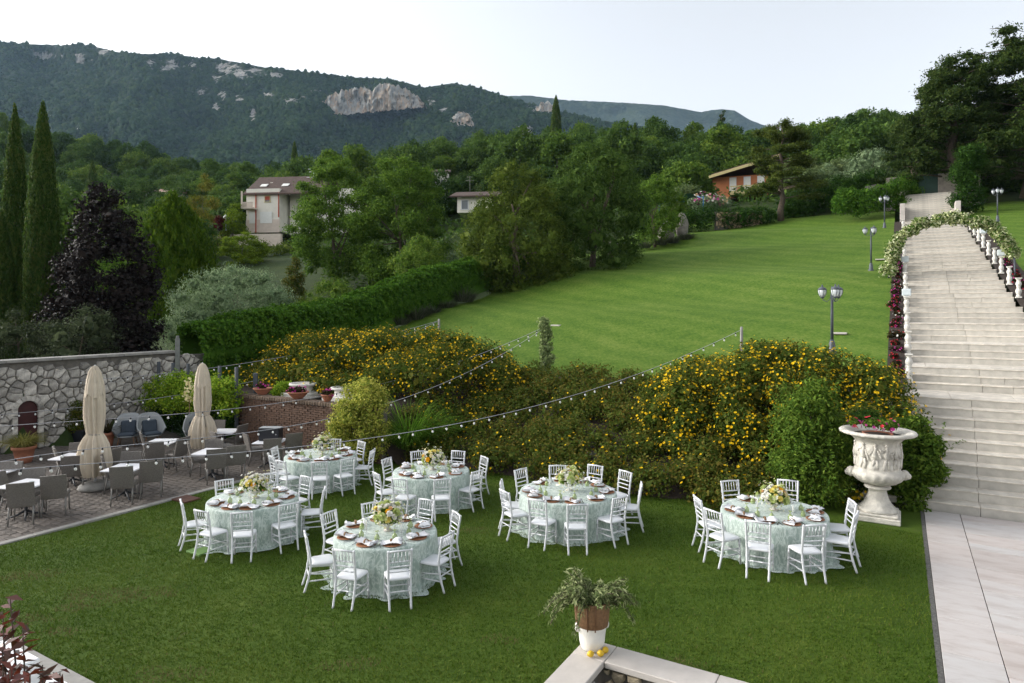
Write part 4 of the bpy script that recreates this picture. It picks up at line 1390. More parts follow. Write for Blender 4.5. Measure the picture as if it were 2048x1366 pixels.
# ------------------------------------------------------------------ lamp posts
def lamp_post(base, H, rz, label):
    t = thing("lamp_post", label, "lamp", base, rz, "three headed garden lamps by the stairs")
    mb = MB(); mb.lathe([(.15, -.1), (.15, .06), (.11, .10), (.10, .32), (.075, .40), (.062, .46)], 12); mb.build("base", M['lamp_iron'], t)
    mb = MB(); mb.lathe([(.05, .45), (.045, H * .6), (.038, H - .35), (.045, H - .33), (.03, H - .30), (.03, H - .05), (.012, H)], 10); mb.build("post", M['lamp_iron'], t)
    for k in range(3):
        a = 2 * math.pi * k / 3
        c, s_ = math.cos(a), math.sin(a)
        mb = MB()
        mb.tube([(.03 * c, .03 * s_, H - .22), (.05 * c, .05 * s_, H - .42), (.16 * c, .16 * s_, H - .52), (.27 * c, .27 * s_, H - .47), (.30 * c, .30 * s_, H - .36)], .014, 5)
        arm = mb.build("arm", M['lamp_iron'], t)
        lc = (.30 * c, .30 * s_, H - .36)
        Q = 1.2
        def sc_(pr): return [(r_ * Q, z_ * Q) for r_, z_ in pr]
        mb = MB(); mb.lathe(sc_([(.05, 0), (.085, .06), (.105, .13), (.108, .17), (.098, .20)]), 12, c=lc); ln = mb.build("lantern", M['lantern'], t)
        mb = MB(); mb.lathe(sc_([(.02, -.05), (.055, -.02), (.05, .005)]), 10, c=lc)
        mb.lathe(sc_([(.115, .195), (.118, .215), (.085, .25), (.05, .275), (.02, .285), (.025, .31), (.008, .35)]), 12, c=lc)
        for q in range(6):
            w = 2 * math.pi * q / 6
            mb.tube([(lc[0] + Q * r_ * math.cos(w), lc[1] + Q * r_ * math.sin(w), lc[2] + Q * z_) for r_, z_ in ((.055, 0), (.09, .07), (.112, .15), (.105, .20))], .009, 4)
        mb.build("lantern_cage", M['lamp_iron'], ln)
    return t
def lamp_at(px, pytop, Y, H, rz, label):
    p = ray(px, pytop, Y)
    return lamp_post((p.x, p.y, p.z - H), H, rz, label)
lamp_at(1664, 572, 22.0, 2.25, 2.5, "dark lamp post rising from the yellow flowering shrubs, nearest of the lamps")
q = on_lawn(1742, 542); lamp_post((q.x, q.y, q.z), 88 / FP * q.y, 2.6, "slim grey lamp post on the lawn left of the floral arch")
q = on_lawn(1769, 456); lamp_post((q.x, q.y, q.z), 64 / FP * q.y, 2.3, "small lamp post near the top of the lawn by the hedge")
q = on_lawn(1995, 443); lamp_post((q.x, q.y, q.z), 66 / FP * q.y, 2.0, "lamp post on the lawn right of the stairs")

# ------------------------------------------------------------------ balusters and flood lights along the stairs
bp = MB()
bp.box((0, 0, .03), (.26, .26, .06), bev=.01)
bp.lathe([(.10, .06), (.11, .10), (.08, .14), (.105, .20), (.135, .28), (.125, .36), (.08, .42), (.075, .44), (.10, .455), (.075, .47), (.10, .54), (.128, .61), (.118, .68), (.08, .74), (.075, .78), (.11, .83), (.13, .85)], 14)
bp.box((0, 0, .87), (.27, .27, .045), bev=.01)
bme = bp.mesh("baluster", M['baluster'])
for i in range(14):
    for side, a in (("left", -.14), ("right", 4.03)):
        if side == "right" and i < 1: continue
        s = 6.42 + 2.765 * i
        nth = ["first", "second", "third", "fourth", "fifth", "sixth", "seventh", "eighth", "ninth", "tenth", "eleventh", "twelfth", "thirteenth", "fourteenth"][i]
        obj("baluster", bme, None, G(a, s, (11 + 3 * i) * RIS + .001 if a < 0 or a < 3.9 else zlawn(s) + .02), GA, (.85, .85, .98), label=f"white turned stone baluster, {nth} from the bottom on the {side} of the stairs", cat="baluster", group="balusters along the stairs")
        obj("baluster_block", None) if False else None
ff = MB(); ff.box((0, 0, .16), (.34, .2, .30), bev=.015); ff.box((0, -.105, .16), (.28, .012, .22), bev=.004); ff.box((0, 0, -.0), (.08, .08, .06)); fme = ff.mesh("flood_light", M['floodbox'])
for side, a, i, lab in (("left", -.14, 3, "pale box flood light on a baluster left of the stairs, the lower one"), ("left", -.14, 6, "pale box flood light on a baluster left of the stairs, beside the arch foot"),
                        ("right", 4.03, 6, "pale box flood light on a baluster right of the stairs, beside the arch foot"), ("right", 4.03, 9, "pale box flood light on a baluster right of the stairs, behind the arch")):
    s = 6.35 + 2.765 * i
    obj("flood_light", fme, None, G(a, s + .07, ((11 + 3 * i) * RIS if a < 0 else zlawn(s) + .04) + .90), GA, label=lab, cat="flood light", group="flood lights along the stairs")

# flower strips: soil and single begonias
for side, a0, a1 in (("left", -.76, -.24), ("right", 3.92, 5.0)):
    gm = grid_mesh("flower_bed", np.linspace(a0, a1, 3), np.linspace(4.8, 47, 60), lambda a, s: G(a, s, zlawn(s) + .012 + .02 * math.sin(a * 9) * math.sin(s * 7)), M['soil'])
    obj("flower_bed", gm, kind="structure")
bg_protos = []
rb = np.random.default_rng(77)
for k, fc in enumerate((['red'], ['pink'], ['whitefl', 'red'], ['red', 'pink'])):
    bl = [(rb.normal() * .10, rb.normal() * .10, .12 + rb.random() * .10, .13, .13, .11) for _ in range(6)]
    t = thing("begonia", "", "", (0, 0, -50))
    foliage("foliage", bl, 420, .08, .06, L['begonia'], t, rb, core=.7)
    flowers_on("blossoms", bl, 42, .075, [L[c] for c in fc], t, rb, up=.8)
    bg_protos.append((t, fc))
NUMW = 'one two three four five six seven eight nine ten eleven twelve thirteen fourteen fifteen sixteen seventeen eighteen nineteen twenty twenty-one twenty-two twenty-three twenty-four twenty-five twenty-six'.split()
cname = {'red': 'red', 'pink': 'magenta', 'whitefl': 'white'}
for side, a in (("left", -.50), ("right", 4.5)):
    for i in range(26):
        s = 5.6 + i * .86 + rb.normal() * .1
        k = rb.integers(0, 4)
        t, fc = bg_protos[k]
        c = copy_tree(t, G(a + rb.normal() * .06, s, zlawn(s) + .0), rb.uniform(0, 6), f"{' and '.join(cname[x] for x in fc)} begonia, plant {NUMW[i]} from the bottom in the {side} stair bed", f"begonias along the {side} of the stairs", rb.uniform(.6, .95))
        c["category"] = "begonia"
for t, _ in bg_protos:
    for ch in list(t.children): bpy.data.objects.remove(ch)
    bpy.data.objects.remove(t)

# ------------------------------------------------------------------ floral arch
SA = 22.6
ac = G(1.82, SA, 0); az0 = zlawn(SA)
ar = thing("floral_arch", "arch of white and green flowers spanning the stairs", "arch", (ac.x, ac.y, az0), GA)
AR, AHH = 2.70, 3.0
arc = [Vector((AR * math.cos(math.pi * i / 40), 0, .35 + (AHH - .35) * math.sin(math.pi * i / 40) ** .82)) for i in range(41)]
arc = [Vector((AR + .02, 0, -.25))] + arc + [Vector((-AR - .02, 0, -.25))]
mb = MB(); mb.tube(arc, .05, 6); mb.build("arch_frame", M['lamp_iron'], ar)
ra = np.random.default_rng(31)
bl = []
for i, p in enumerate(arc[1:-1]):
    f = i / 40
    if f < .06: continue
    for q in range(2):
        r = ra.uniform(.19, .29) * (1.2 if f > .8 else 1)
        bl.append((p.x + ra.normal() * .10, ra.normal() * .10, p.z + ra.normal() * .08, r, r, r))
foliage("garland", bl, 15000, .11, .07, L['garland'], ar, ra, core=.55, inward=.6, cull=.6)
foliage("garland_leaves", bl, 5200, .15, .07, L['hedge'], ar, ra, core=0, inward=.5, cull=.6)

# ------------------------------------------------------------------ top gate and boundary walls
ztop = (ktop + 15) * RIS
gw = thing("gate_wall", "weathered garden wall with a dark green gate at the top of the stairs", "wall")
mb = MB()
sg = stop + 8.0
for a0, a1, h in ((-1.5, .75, 3.2), (2.75, 6.0, 3.2)):
    mb.box(G((a0 + a1) / 2, sg, ztop + h / 2 - 1.0), (a1 - a0, .5, h), GA, bev=.03)
mb.build("wall_body", simple("old_render", (.25, .22, .19), .9, .3, 2, .5), gw)
for a0 in (.75, 1.75):
    g2 = MB(); g2.box(G(a0 + .5, sg + .05, ztop + 1.1), (.98, .08, 2.3), GA); g2.build("gate_leaf", M['greenpaint'], gw)
tw = thing("garden_wall", "long grey stone wall behind the top hedge", "wall")
for (x0, x1, y0, y1, Y0_, Y1_) in ((1735, 1830, 372, 350, 66, 64),):
    a, b = ray(x0, y0, Y0_), ray(x1, y1, Y1_)
    a2, b2 = ray(x0, y0 + 45, Y0_), ray(x1, y1 + 55, Y1_)
    mb = MB(); th = Vector((0, .5, 0)); mb.add([a, b, b2, a2, a + th, b + th, b2 + th, a2 + th], [(0, 1, 2, 3), (4, 7, 6, 5), (0, 4, 5, 1), (3, 2, 6, 7), (0, 3, 7, 4), (1, 5, 6, 2)])
    mb.build("wall_body", simple("grey_stonework", (.20, .185, .17), .9, .4, 2.5, .8, .05), tw)

# rubble retaining wall at the upper left of the lawn
rw = thing("rubble_retaining_wall", "pinkish rubble retaining wall under the hedge at the top of the lawn", "wall")
pA, pB = on_lawn(1432, 459), on_lawn(1524, 447)
d = Vector((pB.x - pA.x, pB.y - pA.y, 0)); ln = d.length; d.normalize(); nrm = Vector((-d.y, d.x, 0))
hw = 30 / FP * pA.y
mb = MB(); mb.box(Vector(((pA.x + pB.x) / 2, (pA.y + pB.y) / 2, (pA.z + pB.z) / 2 + hw / 2 - .2)) + nrm * .25, (ln, .4, hw + .3), math.atan2(d.y, d.x)); mb.build("wall_core", M['wallmortar'], rw)
Mr = Matrix.Translation((pA.x, pA.y, (pA.z + pB.z) / 2 - .25)) @ Matrix(((d.x, nrm.x, 0, 0), (d.y, nrm.y, 0, 0), (0, 0, 1, 0), (0, 0, 0, 1)))
rubble(rw, rg, Mr, ln, hw + .2, 12, 6, simple("pink_rubble", (.36, .26, .17), .9, .3, 3, .6, objrand=.3), None, .03, .06, .04)
def boulder(px, py, wpx, hpx, label, tall=1.0):
    p = on_lawn(px, py); w = wpx / FP * p.y; h = hpx / FP * p.y
    rgk = np.random.default_rng(px)
    mb = MB(); sd = rgk.uniform(0, 50)
    mb.ball((0, 0, h * .42), (w / 2, w * .4, h * .58), (14, 10), fn=lambda v: v * (1 + .35 * mnoise.noise(v * 1.1 + Vector((sd, 0, 0)))))
    mb.build("boulder", simple("grey_boulder", (.24, .215, .19), .9, .35, 2.5, .7, .05), loc=(p.x, p.y, p.z - .1), label=label, cat="boulder")
boulder(1333, 481, 34, 38, "broad grey boulder at the left edge of the upper lawn")
boulder(1364, 476, 26, 46, "tall upright grey boulder beside the lawn hedge")
boulder(1228, 512, 26, 30, "pale rock under the dark conifers beside the lawn")
boulder(1652, 421, 24, 10, "low flat rock under the dark hedge near the top of the lawn")

# ------------------------------------------------------------------ string lights
sk = MB(); sk.lathe([(.018, -.055), (.02, -.02), (.016, .0)], 8); sme = sk.mesh("bulb_socket", M['socket'])
bb = MB(); bb.ball((0, 0, -.09), (.029, .029, .037), (10, 8)); bbme = bb.mesh("bulb", M['bulb'])
def post(px, pytop, Y, zb, name, label, r=.05, mat=None):
    p = ray(px, pytop, Y)
    mb = MB(); mb.lathe([(r * 1.15, zb - .3 - p.z), (r, 0), (r * .6, .03)], 10)
    mb.build(name, mat or M['kerb'], loc=(p.x, p.y, p.z), label=label, cat="post")
    return p
pA_ = post(878, 639, 30.0, 1.9, "light_post", "pale post with string lights at the left of the lawn edge")
pB_ = post(1090, 642, 25.4, 1.9, "light_post", "ivy wrapped post holding two strings of lights")
pC_ = post(1483, 655, 22.7, 1.9, "light_post", "grey post holding lights behind the right yellow shrubs")
def strand(pix, P, endY, label):
    """pixel track from the post to the left end; the plan is a straight line from the post to the far end"""
    x1, y1 = pix[-1]
    E = ray(x1, y1, endY)
    pts = []
    xs = np.array([p[0] for p in pix], float); yv = np.array([p[1] for p in pix], float)
    o = np.argsort(xs); 
    for k in range(61):
        x = xs[0] + (xs[-1] - xs[0]) * k / 60
        c = np.polyfit(xs, yv, min(3, len(xs) - 1)) if k == 0 else c
        y = float(np.polyval(c, x))
        dx = (x - CX) / FP
        # on the plan line P -> E
        ex, ey = E.x - P.x, E.y - P.y
        t = (dx * P.y - P.x) / (ex - dx * ey)
        Y = P.y + ey * t
        pts.append(ray(x, y, Y))
    t_ = thing("string_lights", label, "string lights", (0, 0, 0), 0, "string lights over the patio")
    MB().tube(pts, .009, 5).build("cable", M['cable'], t_)
    acc, nxt = 0.0, .25
    for a, b in zip(pts[:-1], pts[1:]):
        l = (b - a).length
        while acc + l > nxt:
            p = a.lerp(b, (nxt - acc) / l)
            bo_ = obj("bulb", bbme, t_, p, R.uniform(0, 6)); bo_.rotation_euler = (R.normal() * .15, R.normal() * .15, 0)
            obj("bulb_socket", sme, bo_)
            nxt += .46 * R.uniform(.8, 1.2)
        acc += l
strand([(877, 641), (785, 668), (663, 695), (560, 714), (480, 728), (400, 739), (280, 752), (140, 762)], pA_, 22.7, "uppermost strand of bulbs from the left post to the stone wall")
strand([(877, 643), (804, 671), (670, 722), (484, 766), (400, 783), (190, 812), (0, 829)], pA_, 20.9, "second strand of bulbs from the left post, crossing both closed parasols high up")
strand([(1084, 655), (956, 712), (796, 758), (648, 792), (480, 815), (400, 824), (190, 841), (0, 852)], pB_, 18.0, "upper strand of bulbs from the ivy wrapped post, crossing the parasols midway")
strand([(1082, 659), (1013, 703), (899, 764), (785, 806), (663, 834), (480, 863), (350, 882), (190, 901), (0, 922)], pB_, 14.6, "lower strand of bulbs from the ivy wrapped post, crossing the patio chairs")
strand([(1481, 658), (1380, 708), (1257, 760), (1051, 813), (861, 856), (670, 886), (480, 905), (190, 928), (0, 941)], pC_, 13.2, "lowest and longest strand of bulbs, running to the right post")
iv = thing("ivy", "pale variegated ivy climbing the light post on the lawn edge", "ivy", (pB_.x, pB_.y, 0))
ri = np.random.default_rng(4)
bl = [(ri.normal() * .06, ri.normal() * .06, z, .20 + .03 * ri.normal(), .20, .17) for z in np.linspace(2.1, pB_.z - .02, 16)]
foliage("foliage", bl, 3800, .085, .07, L['ivy'], iv, ri, core=.5)

# ------------------------------------------------------------------ houses
def win(parent, c, w, h, ry, pane, frame, d=.06, shutter=None):
    """a window with frame and pane; c centre on the wall face, facing -y in the house frame"""
    mb = MB()
    t = .09
    for dx, dz, sx, sz in ((-w / 2, 0, t, h + t), (w / 2, 0, t, h + t), (0, h / 2, w, t), (0, -h / 2, w + .25, t)):
        mb.box((c[0] + dx, c[1] - d / 2, c[2] + dz), (sx, d + .05, sz))
    o = mb.build("window", frame, parent)
    mb = MB(); mb.box((c[0], c[1] - .012, c[2]), (w, .02, h)); mb.build("pane", pane, o)
    if shutter:
        mb = MB()
        for k in range(int(h * .75 / .1)):
            mb.box((c[0], c[1] - .045, c[2] + h / 2 - .05 - k * .1), (w - .06, .03, .085))
        mb.build("shutter", shutter, o)
    return o
def gable_roof(name, parent, x0, x1, y0, y1, z, rise, mat, ov=.6, th=.18):
    """ridge along x"""
    ym = (y0 + y1) / 2
    X0, X1, Y0_, Y1_ = x0 - ov, x1 + ov, y0 - ov, y1 + ov
    k = rise / ((y1 - y0) / 2)
    ze = z - ov * k
    mb = MB()
    for (ya, yb, za, zb) in ((Y0_, ym, ze, z + rise), (Y1_, ym, ze, z + rise)):
        mb.add([(X0, ya, za), (X1, ya, za), (X1, yb, zb), (X0, yb, zb), (X0, ya, za + th), (X1, ya, za + th), (X1, yb, zb + th), (X0, yb, zb + th)],
               [(0, 1, 2, 3), (4, 7, 6, 5), (0, 4, 5, 1), (1, 5, 6, 2), (2, 6, 7, 3), (3, 7, 4, 0)])
    return mb.build(name, mat, parent)
# cream villa: stands 95 m off
Yh = 95.0; sc = Yh / FP
hb_ = ray(540, 470, Yh)
h1 = thing("house", "cream two storey villa with brown tiled roof and red shutter among the trees", "house", (hb_.x, hb_.y, hb_.z), -.12)
def hx(px): return (px - 540) * sc
def hz(py): return (470 - py) * sc
z1, z2 = hz(385), hz(357)
mb = MB(); mb.box((hx(525), 4, hz(420)), ((560 - 490) * sc, 8, (470 - 384) * sc)); mb.box((hx(640), 7, hz(420)), (150 * sc, 9, (470 - 378) * sc)); mb.build("wall", M['plaster'], h1)
mb = MB(); mb.box((hx(525), -.05, hz(452)), (71 * sc, .06, 26 * sc)); mb.build("pink_plinth", M['plaster_pink'], h1)
rf1 = gable_roof("roof", h1, hx(492), hx(640), .2, 9.0, z1, 3.0, M['rooftile'], .55)
mb = MB(); mb.box((hx(524), 3.0, hz(362)), (5 * sc, .5, 10 * sc)); mb.build("chimney", M['plaster'], rf1)
for px in (514, 560):
    mb = MB(); mb.box((0, 0, 0), (1.0, .8, .08)); o = mb.build("skylight", M['blind'], rf1, loc=(hx(px), 1.9, z1 + 1.42)); o.rotation_euler = (.595, 0, 0)
win(h1, (hx(535), 0, hz(398)), 11 * sc, 12 * sc, 0, M['pane'], M['fascia'], shutter=M['shutter'])
for x0, x1 in ((497, 511), (520, 545)):
    mb = MB(); mb.box((hx((x0 + x1) / 2), -.09, hz(435)), ((x1 - x0) * sc, .05, 23 * sc)); mb.build("roller_blind", M['blind'], h1)
mb = MB(); mb.box((hx(502), -.7, hz(418)), (24 * sc, 1.5, .2))
for k in range(14): mb.box((hx(491 + k * 1.7), -1.4, hz(412)), (.06, .06, 11 * sc))
mb.box((hx(502), -1.4, hz(407)), (24 * sc, .1, .1)); mb.box((hx(491), -1.4, hz(402)), (.18, .18, 34 * sc)); mb.build("balcony", M['plaster_pink'], h1)
mb = MB(); mb.box((hx(511), -.12, hz(425)), (.12, .12, 80 * sc)); mb.box((hx(559), -.12, hz(410)), (.12, .12, 50 * sc)); mb.build("downpipe", M['shutter'], h1)
win(h1, (hx(600), 2.5, hz(400)), 1.2, 1.3, 0, M['pane'], M['fascia'])
mb = MB(); mb.tube([(hx(607), 4, z1 + 1.5), (hx(607), 4, hz(327))], .04, 5)
for zz, w in ((hz(328), .9), (hz(334), .7), (hz(345), 1.1)): mb.tube([(hx(607) - w, 4, zz), (hx(607) + w * .6, 4, zz)], .025, 4)
mb.ball((hx(605), 3.8, hz(354)), (.35, .1, .35)); mb.build("antenna", M['floodbox'], h1)
gt = ray(500, 470, Yh - 2)
mb = MB(); mb.box((0, 0, -1.6), (130 * sc, .6, 3.4), -.12); mb.build("terrace_wall", M['plaster_pink'], loc=(gt.x, gt.y, gt.z), label="low pinkish terrace wall in front of the cream villa", cat="wall")
wl = ray(452, 458, 92)
wlt = thing("garden_lamp", "white three globe garden lamp beside the cream villa", "lamp", (wl.x, wl.y, wl.z - .2))
mb = MB(); mb.lathe([(.14, 0), (.09, .2), (.07, 1.6), (.05, 1.7)], 8); mb.build("post", M['white'], wlt)
for k in range(3):
    t = k * 2.1 + .5
    mb = MB(); mb.ball((.32 * math.cos(t), .32 * math.sin(t), 1.85), .18); mb.build("globe", M['white'], wlt)
mb = MB(); mb.ball((0, 0, 2.05), .18); mb.build("globe", M['white'], wlt)
# small pink roofed house, far left
p = ray(330, 402, 150); k = 150 / FP
h2 = thing("house", "small low house with pink tiled roof far left beyond the conifer", "house", (p.x, p.y, p.z - 1), .3)
mb = MB(); mb.box((0, 3, 1.6), (70 * k, 6, 3.2)); mb.build("wall", M['plaster'], h2)
gable_roof("roof", h2, -35 * k, 35 * k, 0, 6, 3.0, 1.0, simple("pink_tiles", (.34, .22, .17), .9, .2, 2, .4), .5)
for dx in (-2, 1.5): win(h2, (dx, 0, 1.6), .9, 1.1, 0, M['pane'], M['white'])
# brown roofed house behind the dark conifers
p = ray(945, 425, 85); k = 85 / FP
h3 = thing("house", "house with brown hipped roof half hidden left of the dark conifers", "house", (p.x, p.y, p.z - .5), -.1)
mb = MB(); mb.box((0, 4, 1.6), (62 * k, 8, 34 * k)); mb.build("wall", M['plaster'], h3)
gable_roof("roof", h3, -32 * k, 40 * k, 0, 8, 2.6, 1.1, M['rooftile'], .8)
win(h3, (-1.0, 0, 1.5), .9, 1.2, 0, M['pane'], M['white'])
mb = MB(); mb.tube([(-1, 4, 3.5), (-1, 4, 6.0)], .022, 5); mb.tube([(-1.6, 4, 5.4), (-.4, 4, 5.4)], .016, 4); mb.tube([(-1.4, 4, 5.9), (-.6, 4, 5.9)], .016, 4); mb.build("antenna", M['kerb'], h3)
# white house peeping out
p = ray(880, 372, 110)
h4 = thing("house", "narrow white house peeping out between the trees", "house", (p.x, p.y, p.z - 2), .1)
mb = MB(); mb.box((0, 3, 2.2), (3.0, 5, 4.6)); mb.build("wall", M['plaster'], h4); gable_roof("roof", h4, -1.5, 1.5, .5, 5.5, 4.4, .8, M['rooftile'], .3); win(h4, (.5, .5, 2.6), .7, 1.0, 0, M['pane'], M['white'])
# orange chalet
Yo = 88.0; k = Yo / FP
p = ray(1480, 402, Yo)
h5 = thing("house", "orange rendered chalet with yellow eaves behind the cedar", "house", (p.x, p.y, p.z + .3), -.35)
mb = MB(); mb.box((0, 4, 1.6), (105 * k, 8, 44 * k)); mb.build("wall", M['plaster_orange'], h5)
mb = MB(); mb.add([(-66 * k, -1.6, 2.7), (72 * k, -1.6, 5.0), (72 * k, 9, 5.0), (-66 * k, 9, 2.7), (-66 * k, -1.6, 3.05), (72 * k, -1.6, 5.35), (72 * k, 9, 5.35), (-66 * k, 9, 3.05)],
                  [(0, 3, 2, 1), (4, 5, 6, 7), (0, 1, 5, 4), (1, 2, 6, 5), (2, 3, 7, 6), (3, 0, 4, 7)]); r5 = mb.build("roof", M['rooftile'], h5)
mb = MB(); mb.add([(-66 * k, -1.64, 2.55), (72 * k, -1.64, 4.85), (72 * k, -1.64, 5.2), (-66 * k, -1.64, 2.95), (-66 * k, -1.61, 2.55), (72 * k, -1.61, 4.85), (72 * k, -1.61, 5.2), (-66 * k, -1.61, 2.95)],
                  [(0, 1, 2, 3), (7, 6, 5, 4), (0, 4, 5, 1), (3, 2, 6, 7), (0, 3, 7, 4), (1, 5, 6, 2)]); mb.build("fascia_board", M['fascia'], r5)
mb = MB(); mb.box((1.0, -.9, .55), (66 * k, 1.8, .5)); mb.box((1.0, -1.75, 1.4), (66 * k, .08, .12)); 
for q in range(16): mb.box((1.0 - 31 * k + q * 62 * k / 15, -1.75, 1.1), (.06, .06, .7))
mb.build("balcony", M['fascia'], h5)
for dx in (-.9, .9, 2.6): win(h5, (dx, 0, 1.9), .8, 1.9, 0, M['blind'], M['white'])
# blue tarpaulin
p = ray(1365, 404, 68)
tb = MB()
vsx = [(x * .35 - 2.4, y * .8, .9 + .3 * math.sin(x * .9) * math.cos(y) + .12 * x * .3) for y in range(4) for x in range(14)]
tb.add(vsx, [(j * 14 + i, j * 14 + i + 1, (j + 1) * 14 + i + 1, (j + 1) * 14 + i) for j in range(3) for i in range(13)], 0, True)
tb.tube([(-2.4, 0, -.5), (-2.4, 0, .9)], .05, 5); tb.tube([(2.15, 0, -.5), (2.15, 0, 1.2)], .05, 5)
tb.build("blue_tarpaulin", M['tarp'], loc=(p.x, p.y, p.z - .6), label="bright blue tarpaulin stretched left of the orange chalet", cat="tarpaulin")
# ------------------------------------------------------------------ white spindle chairs
def ringed(a, b, r, n=8, rings=(.25, .5, .75)):
    """a turned bamboo-like rod: slight bulges at the rings"""
    a, b = Vector(a), Vector(b)
    fr, rad = [0.0], [r * .92]
    for q in rings:
        fr += [q - .018, q, q + .018]; rad += [r * .95, r * 1.28, r * .95]
    fr.append(1.0); rad.append(r * .9)
    return [a.lerp(b, f) for f in fr], rad

def make_chair():
    t = thing("banquet_chair", "", "", (0, 0, 0))
    W, D, SH = .40, .40, .455
    mb = MB()
    # seat: a softly crowned pad, wider at the front; the chair faces +y
    n = 10; vs, fs = [], []
    def edge(u): # rounded trapezoid
        t_ = 2 * math.pi * u
        c, s_ = math.cos(t_), math.sin(t_)
        x = math.copysign(abs(c) ** .35, c); y = math.copysign(abs(s_) ** .35, s_)
        return x * (W / 2 + .012 + .018 * y), y * D / 2
    ne = 28
    for (k, z) in ((.96, SH - .035), (1.0, SH - .025), (1.0, SH - .008), (.95, SH + .004), (.6, SH + .012)):
        for i in range(ne):
            x, y = edge(i / ne); vs.append((x * k, y * k, z))
    for j in range(4):
        for i in range(ne):
            fs.append((j * ne + i, j * ne + (i + 1) % ne, (j + 1) * ne + (i + 1) % ne, (j + 1) * ne + i))
    fs.append(tuple(reversed(range(ne)))); fs.append(tuple(4 * ne + i for i in range(ne)))
    mb.add(vs, fs, 0, True)
    mb.build("seat", M['seat'], t)
    wf, wb = W / 2 - .005, W / 2 - .025
    for sx in (-1, 1):
        p, r = ringed((sx * wf, D / 2 - .03, SH - .03), (sx * (wf + .01), D / 2 - .01, 0), .0185, rings=(.2, .45, .7))
        MB().tube(p, r, 8).build("leg", M['white'], t)
        pts, rad = [], []
        ctl = [(-.30, 0.0), (-.235, .2), (-.195, .42), (-.195, .5), (-.225, .7), (-.265, .92)]
        for q in range(25):
            z = .92 * q / 24
            y = float(np.interp(z, [c[1] for c in ctl], [c[0] for c in ctl]))
            pts.append((sx * (wb + .018 * (z / .92)), y, z)); rad.append(.0185 * (1.25 if q in (5, 9, 13, 16, 19, 22) else 1.0))
        MB().tube(pts, rad, 8).build("leg", M['white'], t)
    def by(z): return float(np.interp(z, [.42, .5, .7, .92], [-.195, -.195, -.225, -.265]))
    def bx(z): return wb + .018 * z / .92 - .01
    mb = MB()
    mb.tube([(-bx(.9) - .028, by(.9), .902), (0, by(.9) - .012, .908), (bx(.9) + .028, by(.9), .902)], .0165, 8); mb.build("top_rail", M['white'], t)
    for z in (.725, .645, .565):
        p, r = ringed((-bx(z), by(z), z), (bx(z), by(z), z), .012, rings=(.2, .5, .8)); MB().tube(p, r, 6).build("cross_rail", M['white'], t)
    for i in range(6):
        x = -bx(.8) + 2 * bx(.8) * (i + .5 + .0) / 6
        p, r = ringed((x, by(.73), .73), (x, by(.9) - .004, .9), .0088, rings=(.5,)); MB().tube(p, r, 6).build("spindle", M['white'], t)
    for (a, b) in (((-wf, D / 2 - .02, .20), (wf, D / 2 - .02, .20)), ((-wb, -.22, .26), (wb, -.22, .26)),
                   ((-wf, D / 2 - .02, .26), (-wb, -.215, .30)), ((wf, D / 2 - .02, .26), (wb, -.215, .30)), ((-wf, D / 2 - .02, .18), (-wb, -.24, .18)), ((wf, D / 2 - .02, .18), (wb, -.24, .18))):
        p, r = ringed(a, b, .0125, rings=(.3, .7)); MB().tube(p, r, 6).build("stretcher", M['white'], t)
    return t

# ------------------------------------------------------------------ round tables
TABLES = [
    # key, description, X, Y, r, seats (px,py,'s' seat centre | 't' top of the back), napkin style
    ("front middle", -2.23, 11.64, .885, [(704, 1147, 's'), (796, 1148, 's'), (870, 1119, 's'), (913, 1029, 't'), (849, 1001, 't'), (747, 1007, 't'), (657, 1027, 't'), (643, 1119, 's')]),
    ("front right", 5.09, 12.82, .97, [(1515, 1102, 's'), (1611, 1102, 's'), (1678, 1082, 's'), (1674, 1058, 's'), (1580, 971, 't'), (1467, 975, 't'), (1423, 1051, 's'), (1437, 1078, 's')]),
    ("centre right", 1.207, 14.22, 1.03, [(1043, 944, 't'), (1113, 937, 't'), (1188, 936, 't'), (1255, 948, 't'), (1257, 1015, 's'), (1222, 1039, 's'), (1152, 1053, 's'), (1086, 1044, 's'), (1032, 1028, 's'), (1028, 1011, 's')]),
    ("middle", -1.965, 16.05, .91, [(773, 919, 't'), (838, 904, 't'), (924, 901, 't'), (969, 916, 't'), (939, 978, 's'), (883, 995, 's'), (807, 995, 's'), (773, 983, 's')]),
    ("front left", -5.37, 13.66, .885, [(443, 963, 't'), (545, 949, 't'), (611, 955, 't'), (623, 1023, 's'), (569, 1049, 's'), (488, 1066, 's'), (426, 1063, 's'), (392, 1046, 's')]),
    ("back left", -5.155, 17.74, .925, [(575, 897, 't'), (663, 884, 't'), (714, 886, 't'), (727, 934, 's'), (692, 952, 's'), (641, 957, 's'), (578, 955, 's'), (552, 912, 't')]),
]
DESC = {"front middle": "nearest round table", "front right": "round table beside the urn", "centre right": "ten seat round table",
        "middle": "middle round table", "front left": "round table by the kerb", "back left": "furthest round table"}
HOURS = ["twelve", "one", "two", "three", "four", "five", "six", "seven", "eight", "nine", "ten", "eleven"]
TZ = .76

